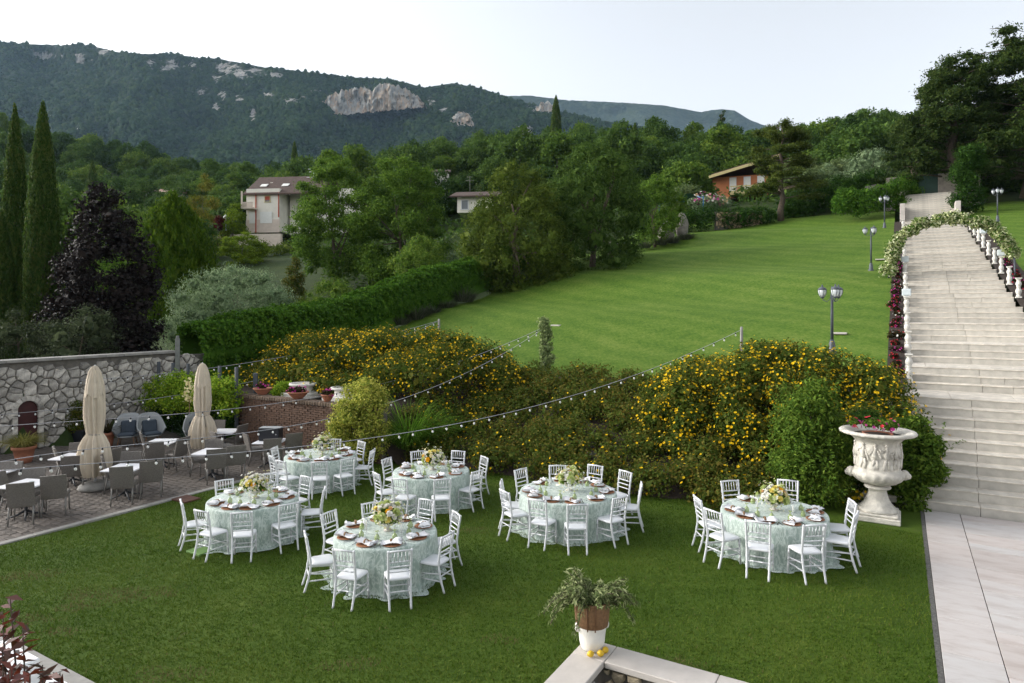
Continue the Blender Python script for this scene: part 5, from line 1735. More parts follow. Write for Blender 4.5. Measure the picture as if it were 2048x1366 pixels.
def make_cloth(rr_, seed):
    rgc = np.random.default_rng(seed)
    n = 144
    folds = [(int(rgc.integers(9, 14)), rgc.uniform(0, 6), .55), (int(rgc.integers(16, 23)), rgc.uniform(0, 6), .45), (5, rgc.uniform(0, 6), .4)]
    vs, fs = [], []
    rings = []
    for f in (.0, .3, .6, .85, .97): rings.append((rr_ * f, TZ + .002, 0))
    rings.append((rr_ + .002, TZ - .004, 0)); rings.append((rr_ + .012, TZ - .03, .05))
    for q in range(1, 13):
        z = TZ - .03 - (TZ - .035) * q / 12
        rings.append((rr_ + .012 + .035 * (q / 12), z, q / 12))
    rings.append((rr_ + .085, .012, 1.15)); rings.append((rr_ + .15, .008, 1.4))
    for (r, z, f) in rings:
        for i in range(n):
            t = 2 * math.pi * i / n
            w = sum(a * math.sin(k * t + ph) for k, ph, a in folds)
            w2 = max(-.6, w)
            r2 = r + f * .075 * w2 + (f * .05 * max(0, math.sin(3 * t + folds[0][1])) if f > 1 else 0)
            zz = z + (.012 * max(0, w) if f > 1 else 0)
            vs.append((r2 * math.cos(t), r2 * math.sin(t), zz))
    for j in range(len(rings) - 1):
        for i in range(n):
            fs.append((j * n + i, j * n + (i + 1) % n, (j + 1) * n + (i + 1) % n, (j + 1) * n + i))
    mb = MB(); mb.add(vs, fs, 0, True)
    return mb

# small things on the tables
pm_ = MB(); pm_.lathe([(.02, 0), (.10, .001), (.155, .008), (.165, .012), (.163, .016), (.12, .010), (.02, .008)], 28); plate_me = pm_.mesh("charger_plate", M['charger'])
def napkin_mesh(seed):
    rn = np.random.default_rng(seed)
    n, m = 16, 9
    vs, fs = [], []
    for j in range(m):
        v = j / (m - 1)
        for i in range(n):
            u = i / n * 2 * math.pi
            wd = (.030 + .055 * abs(v - .45) ** .8 * 1.4) * (1 + .28 * math.sin(3 * u + seed) * abs(v - .4))
            ht = .030 + .018 * math.sin(5 * v + seed) + .012 * rn.normal() * abs(v - .4)
            x = (v - .5) * .26
            vs.append((x + .02 * rn.normal() * (abs(v - .45)), wd * math.cos(u) * (1 + .1 * rn.normal()), max(.004, .012 + ht * (.5 + .5 * math.sin(u)) * (1 + .25 * math.sin(7 * u + j)))))
    for j in range(m - 1):
        for i in range(n):
            fs.append((j * n + i, j * n + (i + 1) % n, (j + 1) * n + (i + 1) % n, (j + 1) * n + i))
    fs.append(tuple(range(n))); fs.append(tuple((m - 1) * n + i for i in range(n)))
    mb = MB(); mb.add(vs, fs, 0, True)
    mb.v = [(x * 1.3, y * 1.55, z * 1.45) for x, y, z in mb.v]
    return mb.mesh("napkin", M['napkin'])
napkins = [napkin_mesh(k) for k in range(5)]
nr = MB(); nr.lathe([(.05, -.02), (.056, 0), (.05, .02), (.046, 0)], 14, cap=False); ring_me = nr.mesh("napkin_ring", M['ring'])
# goblet turned upside down: bowl below, foot on top
gb = MB(); gb.lathe([(.040, 0), (.044, .02), (.046, .045), (.040, .075), (.024, .098), (.010, .108)], 16, cap=False); gob_me = gb.mesh("bowl", M['goblet'])
gs = MB(); gs.lathe([(.009, .106), (.007, .125), (.008, .145), (.012, .153), (.036, .158), (.037, .161), (.01, .163)], 14); gst_me = gs.mesh("stem_foot", M['goblet'])
kn = MB(); kn.box((0, 0, .004), (.016, .20, .004), bev=.001); knife_me = kn.mesh("knife", M['steel'])
fk = MB(); fk.box((0, -.03, .004), (.009, .13, .004)); 
for k in range(3): fk.box((-.008 + k * .008, .06, .004), (.004, .06, .003))
fk.box((0, .033, .004), (.022, .014, .003)); fork_me = fk.mesh("fork", M['steel'])

def make_holder(h):
    t = thing("candle_holder", "", "", (0, 0, 0))
    mb = MB(); mb.lathe([(.055, 0), (.055, .008), (.018, .014), (.014, .05), (.03, .062)], 16); mb.build("holder_base", M['glass'], t)
    mb = MB(); mb.lathe([(.040, .06), (.041, .07), (.041, h)], 18, cap=False); mb.build("glass_cylinder", M['glass'], t)
    mb = MB(); mb.lathe([(.011, .06), (.0105, h * .72), (.004, h * .735)], 10); mb.build("candle", M['wax'], t)
    return t

# blooms
def bloom_mesh(name, size, layers, petals, mat, seed, cup=.5, heart=None):
    rn = np.random.default_rng(seed)
    V, F = [], []
    for l in range(layers):
        f = 1 - l / layers
        for q in range(petals):
            t = 2 * math.pi * (q + .5 * (l % 2)) / petals + rn.normal() * .1
            r0, r1 = size * .10 * f, size * .5 * (.35 + .65 * f)
            z0, z1 = size * .05 * l, size * (.12 + .38 * (1 - f) * cup + .10 * rn.random())
            w = size * .30 * (.5 + .5 * f)
            c, s_ = math.cos(t), math.sin(t)
            o = len(V)
            for (r, z, ww) in ((r0, z0, w * .3), (r1 * .75, z1 * .75, w), (r1, z1 + size * .02, w * .55)):
                for sg in (-1, 1): V.append((r * c - sg * ww * s_ * .6, r * s_ + sg * ww * c * .6, z))
            F += [(o, o + 1, o + 3, o + 2), (o + 2, o + 3, o + 5, o + 4)]
    mb = MB(); mb.add(V, F, 0, True)
    mb.ball((0, 0, size * .14), (size * .2, size * .2, size * .22), (8, 6), 1)
    return mb.mesh(name, [mat, heart or mat])
BL = [bloom_mesh("rose", .10, 4, 6, L['orange'], 1, .9), bloom_mesh("rose", .095, 4, 6, L['lemonfl'], 2, .9), bloom_mesh("dahlia", .10, 3, 8, L['whitefl'], 3, .7),
      bloom_mesh("dahlia", .09, 3, 8, L['whitefl'], 4, .8, L['limefl']), bloom_mesh("rose", .085, 4, 6, L['cream'], 5, .9), bloom_mesh("ranunculus", .075, 4, 6, L['peach'], 6, 1.0),
      bloom_mesh("hydrangea", .14, 4, 9, L['limefl'], 7, 1.0), bloom_mesh("anemone", .075, 2, 7, L['whitefl'], 8, .5, M['black'])]
bowlm = MB(); bowlm.lathe([(.07, 0), (.07, .012), (.03, .025), (.022, .06), (.04, .075), (.09, .10), (.125, .15), (.13, .175), (.12, .175), (.10, .14)], 24)
bowl_me = bowlm.mesh("footed_bowl", M['urn'])
def centerpiece(loc, label, seed, warm):
    rn = np.random.default_rng(seed)
    t = thing("flower_arrangement", label, "flowers", loc, rn.uniform(0, 6), "centrepieces on the round tables", 1.12)
    obj("footed_bowl", bowl_me, t)
    bl = [(0, 0, .24, .17, .17, .10)]
    foliage("greenery", bl, 420, .07, .04, L['shrub'], t, rn, core=.85)
    n = 34
    for i in range(n):
        z = 1 - (i + .5) / n * 1.15
        th = i * 2.39996
        rr_ = math.sqrt(max(0, 1 - z * z))
        d = Vector((rr_ * math.cos(th), rr_ * math.sin(th), z))
        p = Vector((d.x * .205, d.y * .205, .24 + d.z * .155)) * 1.0 + Vector(rn.normal(size=3)) * .012
        k = int(rn.choice(8, p=(lambda q: np.array(q) / sum(q))([.10 * warm, .18, .20, .17, .16, .03 * warm, .12, .06 + .13 * (1 - warm)])))
        o = obj("bloom", BL[k], t, p, scale=rn.uniform(.85, 1.2))
        o.rotation_mode = 'QUATERNION'; o.rotation_quaternion = d.to_track_quat('Z', 'Y')
    sp = [(0, 0, .27, .235, .235, .19)]
    flowers_on("filler_blossoms", sp, 150, .035, [L['whitefl'], L['cream'], L['limefl']], t, rn)
    return t

chair0 = make_chair()
holders = [make_holder(.33), make_holder(.27), make_holder(.22)]
first = True
rt = np.random.default_rng(99)
for ti, (key, X, Y, r, seats) in enumerate(TABLES):
    D = DESC[key]
    camdir = math.atan2(-Y, -X)
    tb = thing("round_table", f"{D}, hidden under its lace cloth", "table", (X, Y, 0), 0, "round banquet tables")
    mb = MB(); mb.lathe([(r - .03, TZ - .035), (r - .02, TZ - .012), (r - .03, TZ - .006)], 40); mb.build("tabletop", M['wood'], tb)
    for q in range(4):
        an = q * math.pi / 2 + .4
        mb = MB(); mb.tube([(.5 * math.cos(an), .5 * math.sin(an), TZ - .04), (.55 * math.cos(an), .55 * math.sin(an), 0)], .02, 6); mb.build("leg", M['metal_dark'], tb)
    cl = make_cloth(r, 40 + ti).build("tablecloth", M['lace'], loc=(X, Y, 0), label=f"sage green lace tablecloth falling to the grass, {D}", cat="tablecloth", group="lace tablecloths")
    used = set(); angs = []; ks = {"front right": 1.10, "centre right": 1.06}.get(key, 1.01)
    for (px, py, kind) in seats:
        p = on(px, py, .455 if kind == 's' else .90)
        dx, dy = p.x - X, p.y - Y
        rad = math.hypot(dx, dy) - (.25 if kind == 't' else 0)
        rad = min(max(rad, r + .14), r + .36)
        an = math.atan2(dy, dx)
        angs.append(an)
        hr = round((-(math.degrees(an - camdir)) / 30) + 6) % 12         # six o'clock is nearest the camera
        while hr in used: hr = (hr + 1) % 12
        used.add(hr)
        lab = f"white spindle back chair, {HOURS[hr]} o'clock seat, {D}"
        loc = (X + rad * math.cos(an), Y + rad * math.sin(an), 0)
        rz = an + math.pi / 2 + rt.normal() * .11
        if first:
            c = chair0; c.location = loc; c.rotation_euler = (0, 0, rz); c.scale = (.94 * ks, .98 * ks, ks); c["label"] = lab; c["group"] = f"white chairs around the {D}"; first = False
        else:
            c = copy_tree(chair0, loc, rz, lab, f"white chairs around the {D}", (.94 * ks, .98 * ks, ks))
        c["category"] = "chair"
    # place settings in front of each chair, evenly spread
    angs_s = sorted(angs); n = len(angs_s); used2 = set()
    for i, an in enumerate(angs_s):
        ca, sa = math.cos(an), math.sin(an)
        def at(rad, side=0.0): return (X + rad * ca - side * sa, Y + rad * sa + side * ca, TZ + .004)
        hr = round((-(math.degrees(an - camdir)) / 30) + 6) % 12
        while hr in used2: hr = (hr + 1) % 12
        used2.add(hr)
        seat = f"{HOURS[hr]} o'clock seat, {D}"
        obj("charger_plate", plate_me, None, at(r - .20), an, label=f"round brown woven charger plate, {seat}", cat="plate", group=f"chargers on the {D}")
        nk = obj("napkin", napkins[int(rt.integers(0, 5))], None, (*at(r - .19, rt.normal() * .015)[:2], TZ + .016), an + rt.uniform(.6, 2.4), label=f"crumpled white linen napkin, {seat}", cat="napkin", group=f"napkins on the {D}")
        ro = obj("napkin_ring", ring_me, nk, (-.01, 0, .035)); ro.rotation_euler = (0, math.pi / 2, 0)
        g = thing("goblet", f"upturned green glass goblet, {seat}", "glass", at(r - .43, .07 + rt.normal() * .02), 0, f"goblets on the {D}")
        obj("bowl", gob_me, g); obj("stem_foot", gst_me, g)
        obj("knife", knife_me, None, at(r - .2, .21), an + math.pi / 2, label=f"steel knife beside the plate, {seat}", cat="knife", group=f"knives on the {D}")
        obj("fork", fork_me, None, at(r - .2, -.21), an + math.pi / 2, label=f"steel fork beside the plate, {seat}", cat="fork", group=f"forks on the {D}")
    off = rt.uniform(0, 6)
    centerpiece((X + .03, Y + .05, TZ + .004), f"white, cream and yellow flower centrepiece on the {D}", 60 + ti, .8 if key != "middle" else .6)
    for q, hme in enumerate(holders):
        an = off + q * 2.1
        rad_h = .34 + .05 * q
        c = copy_tree(hme, (X + rad_h * math.cos(an), Y + rad_h * math.sin(an), TZ + .004), 0, f"{['tallest', 'middle sized', 'shortest'][q]} glass cylinder candle holder on the {D}", f"candle holders on the {D}")
        c["category"] = "candle holder"
for hme in holders:
    for ch in list(hme.children): bpy.data.objects.remove(ch)
    bpy.data.objects.remove(hme)

# ------------------------------------------------------------------ patio tables, wicker chairs
def make_wicker():
    t = thing("wicker_chair", "", "", (0, 0, 0))
    W, D, SH = .47, .46, .45
    mb = MB(); mb.box((0, .0, SH - .05), (W, D, .10), bev=.02); mb.build("seat", M['wicker'], t)
    mb = MB()
    # the back: a curved slab, leaning back
    n = 7; vs = []
    for k, off in ((0, .0), (1, .045)):
        for j, z in enumerate((SH - .06, SH + .12, SH + .28, SH + .42)):
            for i in range(n):
                x = -W / 2 + W * i / (n - 1)
                y = -D / 2 + .03 - off - .10 * (z - SH) / .42 - .025 * (1 - (2 * x / W) ** 2)
                vs.append((x, y, z))
    fs = []
    o = 4 * n
    for j in range(3):
        for i in range(n - 1):
            fs.append((j * n + i, j * n + i + 1, (j + 1) * n + i + 1, (j + 1) * n + i)); fs.append((o + j * n + i, o + (j + 1) * n + i, o + (j + 1) * n + i + 1, o + j * n + i + 1))
        fs.append((j * n, (j + 1) * n, o + (j + 1) * n, o + j * n)); fs.append((j * n + n - 1, o + j * n + n - 1, o + (j + 1) * n + n - 1, (j + 1) * n + n - 1))
    for i in range(n - 1):
        fs.append((3 * n + i, 3 * n + i + 1, o + 3 * n + i + 1, o + 3 * n + i)); fs.append((i, o + i, o + i + 1, i + 1))
    mb.add(vs, fs); mb.build("backrest", M['wicker'], t)
    for sx in (-1, 1):
        mb = MB(); mb.tube([(sx * (W / 2 - .03), D / 2 - .03, SH - .05), (sx * (W / 2 - .02), D / 2 - .02, 0)], [.018, .015], 6); mb.build("leg", M['alu'], t)
        mb = MB(); mb.tube([(sx * (W / 2 - .03), -D / 2 + .02, SH - .05), (sx * (W / 2 - .02), -D / 2 - .06, 0)], [.018, .015], 6); mb.build("leg", M['alu'], t)
    return t
def make_ptable():
    t = thing("patio_table", "", "", (0, 0, 0))
    mb = MB(); mb.box((0, 0, .735), (.80, .80, .035), bev=.01); mb.build("tabletop", M['tabletop'], t)
    mb = MB(); mb.lathe([(.045, .03), (.035, .10), (.032, .60), (.06, .70), (.16, .718)], 12); mb.build("column", M['metal_dark'], t)
    for k in range(4):
        a = k * math.pi / 2 + math.pi / 4
        mb = MB(); mb.tube([(.03 * math.cos(a), .03 * math.sin(a), .14), (.16 * math.cos(a), .16 * math.sin(a), .07), (.36 * math.cos(a), .36 * math.sin(a), .016)], [.03, .024, .016], 6); mb.build("foot", M['metal_dark'], t)
    return t
ptab, wick = make_ptable(), make_wicker()
PT = [("white topped patio table at the lower left of the patio", 52, 968, -.18), ("white topped patio table in front of the left parasol", 252, 935, -.03), ("white topped patio table right of the patio by the kerb", 425, 903, -.05),
      ("white topped patio table between the two parasols", 325, 883, .03), ("white topped patio table behind the right parasol", 450, 862, .0), ("white topped patio table left of the left parasol", 146, 913, -.05),
      ("white topped patio table carrying the black box", 541, 882, -.03), ("white topped patio table cut by the left edge", -8, 942, -.1)]
pts_ = []
for i, (lab, px, py, rz) in enumerate(PT):
    p = on(px, py, .75)
    pts_.append(p)
    o = ptab if i == 0 else copy_tree(ptab)
    o.location = (p.x, p.y, 0.008); o.rotation_euler = (0, 0, rz); tag(o, lab, "table", "white patio tables")
# px,py: middle of the top edge of the back (z=.87); facing angle (0 = away from the camera, +y)
WC = [(41, 972, .42, "at the lower left patio table, front left"), (107, 957, .45, "at the lower left patio table, front right"), (66, 944, 3.4, "at the lower left patio table, far side"),
      (5, 950, -1.2, "half cut by the left edge of the picture"),
      (243, 939, .30, "in front of the table by the left parasol, on the left"), (302, 927, .45, "in front of the table by the left parasol, on the right"), (208, 917, -1.0, "behind the left parasol's skirt"), (262, 910, 3.3, "on the far side of the table by the left parasol"),
      (433, 903, .5, "in front of the kerb side table, on the left"), (473, 896, .55, "in front of the kerb side table, on the right"), (380, 890, -1.1, "left of the kerb side table, turned to it"), (428, 884, 3.3, "on the far side of the kerb side table"),
      (309, 888, .2, "in front of the table between the parasols"), (285, 870, -1.0, "left of the table between the parasols"), (365, 880, 1.3, "right of the table between the parasols"),
      (435, 845, 3.2, "on the far side of the table behind the right parasol"), (484, 854, 1.3, "right of the table behind the right parasol"), (428, 868, -.8, "left of the table behind the right parasol"),
      (112, 900, -.9, "left of the table left of the left parasol"), (145, 917, .35, "in front of the table left of the left parasol"), (158, 891, 3.4, "on the far side of the table left of the left parasol"), (224, 903, 1.2, "right of the left parasol, turned to it"),
      (545, 882, .4, "in front of the table with the black box"), (588, 871, .6, "right of the table with the black box"), (493, 872, -.9, "left of the table with the black box"), (22, 930, 3.3, "behind the table cut by the left edge")]
for i, (px, py, fz, lab) in enumerate(WC):
    p = on(px, py, .87)
    # the back stands about .27 behind the seat centre
    cx, cy = p.x + .30 * math.sin(fz) * -1 * -1 * (-1) , p.y + .30 * math.cos(fz)
    o = wick if i == 0 else copy_tree(wick)
    o.location = (cx, cy, 0.008); o.rotation_euler = (0, 0, fz); o.scale = (1.06, 1.06, 1.08); tag(o, "grey wicker chair " + lab, "chair", "wicker patio chairs")
# ashtrays
am = MB(); am.lathe([(.05, 0), (.06, .012), (.055, .022), (.04, .022), (.035, .008)], 16); ame = am.mesh("ashtray", M['floodbox'])
for i, lab in ((0, "lower left"), (1, "left parasol"), (2, "kerb side")):
    p = pts_[i]; obj("ashtray", ame, None, (p.x + .05, p.y + .1, .762), label=f"small pale ashtray on the {lab} patio table", cat="ashtray", group="ashtrays on patio tables")
p = pts_[6]
mb = MB(); mb.box((0, 0, .19), (.62, .34, .38), bev=.02); sp_ = thing("black_box", "black speaker like box standing on a patio table", "speaker", (p.x - .02, p.y + .08, .761), -.03)
mb.build("cabinet", M['black'], sp_); mb = MB(); mb.box((0, 0, .386), (.60, .32, .010)); mb.build("top_panel", M['shell'], sp_); mb = MB(); mb.lathe([(.02, 0), (.02, .012)], 12); o = mb.build("knob", M['shell'], sp_, loc=(.22, -.172, .2)); o.rotation_euler = (math.pi / 2, 0, 0)

# lounge chairs
def make_lounge():
    t = thing("lounge_chair", "", "", (0, 0, 0))
    n, m = 25, 7
    vs, fs = [], []
    for j in range(m):
        v = j / (m - 1)
        for i in range(n):
            u = -1 + 2 * i / (n - 1)
            a = u * 2.05
            hh = .34 + (.50 * math.exp(-(u / .62) ** 4) + .22) * v
            r = .30 + .09 * v
            vs.append((r * math.sin(a) * 1.08, -r * math.cos(a) * (1.0 + .25 * v), hh))
    o = len(vs)
    for k in range(o): 
        x, y, z = vs[k]; l = math.hypot(x, y); vs.append((x * (1 + .03 / l), y * (1 + .03 / l), z - .006))
    for j in range(m - 1):
        for i in range(n - 1):
            fs.append((j * n + i, j * n + i + 1, (j + 1) * n + i + 1, (j + 1) * n + i)); fs.append((o + j * n + i, o + (j + 1) * n + i, o + (j + 1) * n + i + 1, o + j * n + i + 1))
    for i in range(n - 1): fs.append(((m - 1) * n + i, (m - 1) * n + i + 1, o + (m - 1) * n + i + 1, o + (m - 1) * n + i))
    mb = MB(); mb.add(vs, fs, 0, True); mb.lathe([(.30, .32), (.32, .35), (.28, .36)], 24); mb.build("shell", M['shell'], t)
    mb = MB(); mb.box((0, .03, .405), (.50, .50, .10), bev=.035); mb.build("seat_cushion", M['cushion'], t)
    mb = MB(); mb.box((0, 0, 0), (.46, .11, .42), bev=.04); o = mb.build("back_cushion", M['cushion'], t, loc=(0, -.24, .62)); o.rotation_euler = (.32, 0, 0)
    for sx in (-1, 1):
        for sy in (-1, 1):
            mb = MB(); mb.tube([(sx * .20, sy * .18, .33), (sx * .27, sy * .25, 0)], [.02, .013], 6); mb.build("leg", M['wood'], t)
    return t
lo0 = make_lounge()
for i, (px, py, rz, lab) in enumerate(((251, 893, math.pi + .35, "grey lounge chair with slate cushions, left of the pair by the hedge"), (300, 891, math.pi + .75, "grey lounge chair with slate cushions, right of the pair by the hedge"), (392, 893, math.pi + .5, "grey lounge chair half hidden behind the right parasol"))):
    p = on(px, py)
    o = lo0 if i == 0 else copy_tree(lo0)
    o.location = (p.x, p.y + .1, .008); o.rotation_euler = (0, 0, rz); tag(o, lab, "lounge chair", "lounge chairs by the hedge")

# closed parasols
def parasol(px, pybase, pytop, label, seed):
    p = on(px, pybase)
    H = HC - (pytop - YH) / FP * p.y
    rn = np.random.default_rng(seed)
    t = thing("parasol", label, "parasol", (p.x, p.y, 0.0), rn.uniform(0, 6), "closed beige parasols")
    mb = MB(); mb.lathe([(.36, .008), (.40, .05), (.36, .13), (.22, .19), (.06, .20)], 24); mb.build("base", M['kerb'], t)
    mb = MB(); mb.lathe([(.03, .15), (.03, H - .05), (.012, H + .02)], 10); mb.build("pole", M['white'], t)
    prof = [(.25, .30), (.29, .42), (.31, .60), (.30, .80), (.265, .98), (.215, 1.12), (.175, 1.19), (.17, 1.22), (.178, 1.27), (.205, 1.42), (.222, 1.6), (.222, 1.8), (.212, 2.0), (.195, 2.2), (.165, 2.42), (.125, 2.58), (.075, 2.68), (.02, 2.72)]
    k = H / 2.72
    ph = rn.uniform(0, 6)
    mb = MB()
    def fn(r, z, t_):
        g_ = 2.1 if z < 1.1 * k else 1.8
        f = g_ * (.14 * abs(math.sin(4 * t_ + ph + .3 * z)) - .07 + .09 * math.sin(13 * t_ + 2 * ph + z * .9) + .05 * math.sin(23 * t_ + z * 2))
        if z < .7 * k: f += .10 * math.sin(3 * t_ + ph)
        return r * (1 + f)
    pf = []
    for (r, z) in prof: pf.append((r * (.9 if z > 1.2 else 1.0), z * k))
    mb.lathe(pf, 80, fn=fn, cap=False); cv = mb.build("canopy", M['canvas'], t)
    # the scalloped top flap
    mb = MB(); vs, fs = [], []
    n = 48
    for j, (r, z) in enumerate(((.10, 2.62), (.155, 2.44), (.195, 2.26), (.212, 2.12))):
        for i in range(n):
            t_ = 2 * math.pi * i / n
            zz = z * k - (.12 * abs(math.sin(2 * t_ + ph)) if j == 3 else 0)
            rr_ = r * (1.05 + .09 * math.sin(8 * t_ + ph))
            vs.append((rr_ * math.cos(t_), rr_ * math.sin(t_), zz))
    for j in range(3):
        for i in range(n): fs.append((j * n + i, j * n + (i + 1) % n, (j + 1) * n + (i + 1) % n, (j + 1) * n + i))
    mb.add(vs, fs, 0, True); mb.build("top_flap", M['canvas'], t)
    mb = MB(); mb.tube([(.165 * math.cos(q * .524), .165 * math.sin(q * .524), 1.21 * k + .01 * math.sin(q)) for q in range(13)], .014, 5)
    mb.tube([(.16, -.03, 1.20 * k), (.21, -.05, 1.05 * k), (.25, -.02, .9 * k)], .012, 5); mb.build("tie_strap", M['kerb'], t)
    return t
parasol(190, 978, 731, "closed beige parasol on the left, tied round the middle", 3)
parasol(405, 915, 726, "closed beige parasol on the right, in front of the hedge", 4)

# white covered tables glimpsed at the lower left corner
for (px, py, lab) in ((-42, 1330, "white clothed table at the bottom left corner, the further one"), (62, 1415, "white clothed table at the bottom left corner, the nearer one")):
    p = on(px, py, .75)
    t = thing("clothed_table", lab, "table", (p.x, p.y, .012), GA)
    mb = MB(); mb.box((0, 0, .37), (.84, .84, .74), bev=.015); mb.build("white_cloth", M['clothwhite'], t)
# rusty grate in the lawn, white lawn plates
p = on(372, 1000); mb = MB(); mb.box((0, 0, .02), (.55, .42, .05), bev=.006); mb.build("drain_cover", M['mat_doormat'], loc=(p.x, p.y, .0), rz=GA, label="rusty brown drain cover in the grass by the kerb", cat="drain cover")
p = on(405, 1102); mb = MB(); mb.box((0, 0, .012), (.42, .42, .05), bev=.006); mb.build("lawn_hatch", simple("artificial_turf", (.12, .22, .06), .8, .1, 20), loc=(p.x, p.y, .0), rz=GA, label="light green square hatch in the lawn under the left table chairs", cat="hatch")
for (px, py, lab) in ((1680, 668, "small pale slab in the lawn beside the nearest lamp"), (1760, 520, "small pale slab in the lawn behind the grey lamp"), (1113, 652, "small pale slab in the lawn beside the ivy post")):
    p = on_lawn(px, py); mb = MB(); mb.box((0, 0, .03), (.5, .35, .07), bev=.01); mb.build("lawn_slab", M['cap'], loc=(p.x, p.y, p.z), rz=GA, label=lab, cat="slab")
# rock in the flower bank
p = G(-7.2, -1.2, .55)
mb = MB(); mb.ball((0, 0, 0), (.36, .3, .26), (12, 9), fn=lambda v: Vector((v.x, v.y, min(v.z, .12 + .2 * v.x))) * (1 + .8 * mnoise.noise(v * 3.2 + Vector((3, 1, 0))))); mb.build("bank_rock", simple("dark_rock", (.17, .16, .15), .9, .3, 6, .7), loc=on(1205, 912, .42), label="grey rock showing among the low flowering shrubs", cat="rock")
# ------------------------------------------------------------------ flowering shrubs on the bank
rp = np.random.default_rng(123)
def mound(name, label, a0, a1, s0, s1, topfn, nb, rbl, leaves, Lf, Wf, mat, nfl, flsize, bias=None, seed=1, zlow=None, minh=.25):
    rn = np.random.default_rng(seed)
    t = thing(name, label, "shrub", (0, 0, 0))
    bl = []
    while len(bl) < nb:
        a, s = rn.uniform(a0, a1), rn.uniform(s0, s1)
        h = topfn(a, s)
        if h < minh: continue
        zb = z_bank(a, s) if a < -.3 else 0.6
        r = rbl * rn.uniform(.75, 1.25)
        z = zb + max(.1, (h - r * .85)) * (rn.random() ** .45 if h > 1.0 else 1)
        p = G(a, s, z)
        bl.append((p.x, p.y, p.z, r, r, r * .85))
    foliage("foliage", bl, leaves, Lf, Wf, mat, t, rn, core=.72, inward=.34, cull=.74)
    def clus(P):
        n_ = .5 + .5 * np.sin(P[:, 0] * 3.1 + 2 * np.sin(P[:, 2] * 2.7)) * np.sin(P[:, 1] * 3.7 + P[:, 2] * 2.1) + .25 * np.sin(P[:, 0] * 9 + P[:, 2] * 11) * np.sin(P[:, 1] * 8)
        k_ = np.clip(n_ * 1.25, .12, 1)
        return k_ if bias is None else k_ * bias(P)
    flowers_on("blossoms", bl, int(nfl * 1.35), flsize, L['yellow'], t, rn, cull=.93, bias=clus)
    return t
def dome(a, a0, a1, s, s0, s1, h, pa=2.6):
    u = (2 * (a - a0) / (a1 - a0) - 1); v = (2 * (s - s0) / (s1 - s0) - 1)
    q = abs(u) ** pa + abs(v) ** pa
    return h * max(0.0, 1 - q) ** .42 if q < 1 else 0
mound("flowering_shrub", "large mounded shrub with yellow flowers behind the brick wall", -25.0, -12.3, -1.2, 5.2, lambda a, s: dome(a, -25, -12.3, s, -1.2, 5.2, 2.05), 230, .50, 72000, .10, .054, L['hyper'], 13000, .068, seed=1)
mound("flowering_shrub", "large mounded shrub with yellow flowers left of the stairs", -7.4, .3, -.1, 5.0, lambda a, s: dome(a, -7.4, .3, s, -.1, 5.0, 2.1), 170, .46, 66000, .09, .05, L['hyper'], 13500, .064, seed=2)
mound("groundcover_shrub", "low reddish green shrub with sparse yellow flowers on the bank", -14.6, -3.2, -2.35, 4.4, lambda a, s: .62 + .12 * math.sin(a * 1.3) * math.cos(s), 320, .40, 88000, .09, .052, L['hyper_low'], 2600, .066, bias=lambda P: .75 * np.clip((2.2 - P[:, 2]) / 1.4, .12, 1), seed=3)

# green shrubs round the urn
t, bl_ = tree("green_shrub", "bushy green shrub left of the urn, in front of the yellow flowers", "shrub", tuple(on(1622, 1002)), [(0, .75), (.2, 1), (.45, .85), (.7, .62), (.88, .42), (1, .18)], 2.9, 1.2, 62, .30, 15000, .12, .045, L['shrub'], .05, 16, .75, z0=.05, seed=41, core=.45, inward=.8, up=.5, upward=1.0, flat=1.25, cull=.4, sx=1.05)
sprigs("shoots", bl_, 330, .55, .12, .042, L['shrub'], t, np.random.default_rng(410), 1.1)
t, bl_ = tree("green_shrub", "bright green shrub right of the urn, against the stairs", "shrub", tuple(on(1826, 1008)), [(0, .8), (.4, 1), (.75, .75), (1, .3)], 2.0, .74, 50, .26, 15000, .13, .05, L['shrub'], .05, 6, .6, z0=.05, seed=42, core=.55, inward=.6, up=.6)
sprigs("shoots", bl_, 80, .42, .11, .042, L['shrub'], t, np.random.default_rng(420))
t, _ = tree("green_shrub", "dark green shrub filling the gap behind the urn", "shrub", tuple(on(1735, 985)), [(0, .8), (.5, 1), (1, .5)], 1.9, .85, 34, .32, 8000, .09, .042, L['hedge_dark'], .05, 5, .6, z0=.05, seed=43, core=.6)
# leafy shoots standing out of the shrub
def tuft(name, label, base, n, ln, w, mat, spread=.6, up=1.0, droop=.35, r0=.15, parent=None, cat="grass", seed=1, group=None, segs=4, part="blades"):
    rn = np.random.default_rng(seed)
    V, F = [], []
    for i in range(n):
        t = rn.uniform(0, 2 * math.pi); rr_ = r0 * math.sqrt(rn.random())
        p = np.array([rr_ * math.cos(t), rr_ * math.sin(t), 0.0])
        d = np.array([math.cos(t) * spread * rn.uniform(.2, 1.2), math.sin(t) * spread * rn.uniform(.2, 1.2), up]); d /= np.linalg.norm(d)
        side = np.array([-math.sin(t), math.cos(t), 0]) ; l = ln * rn.uniform(.6, 1.15)
        o = len(V)
        for k in range(segs + 1):
            ww = w * (1 - (k / segs) ** 1.6) * .5 + .0006
            V.append(p - side * ww); V.append(p + side * ww)
            p = p + d * l / segs; d = d + np.array([d[0] * .25, d[1] * .25, -droop / segs * 2.2]); d /= np.linalg.norm(d)
        for k in range(segs): F.append((o + 2 * k, o + 2 * k + 1, o + 2 * k + 3, o + 2 * k + 2))
    me = new_mesh(part, np.array(V), np.array(F, np.int32)); me.materials.append(mat)
    if parent is not None: return obj(part, me, parent)
    t = thing(name, label, cat, base, 0, group)
    obj(part, me, t)
    return t
p = on(822, 905)
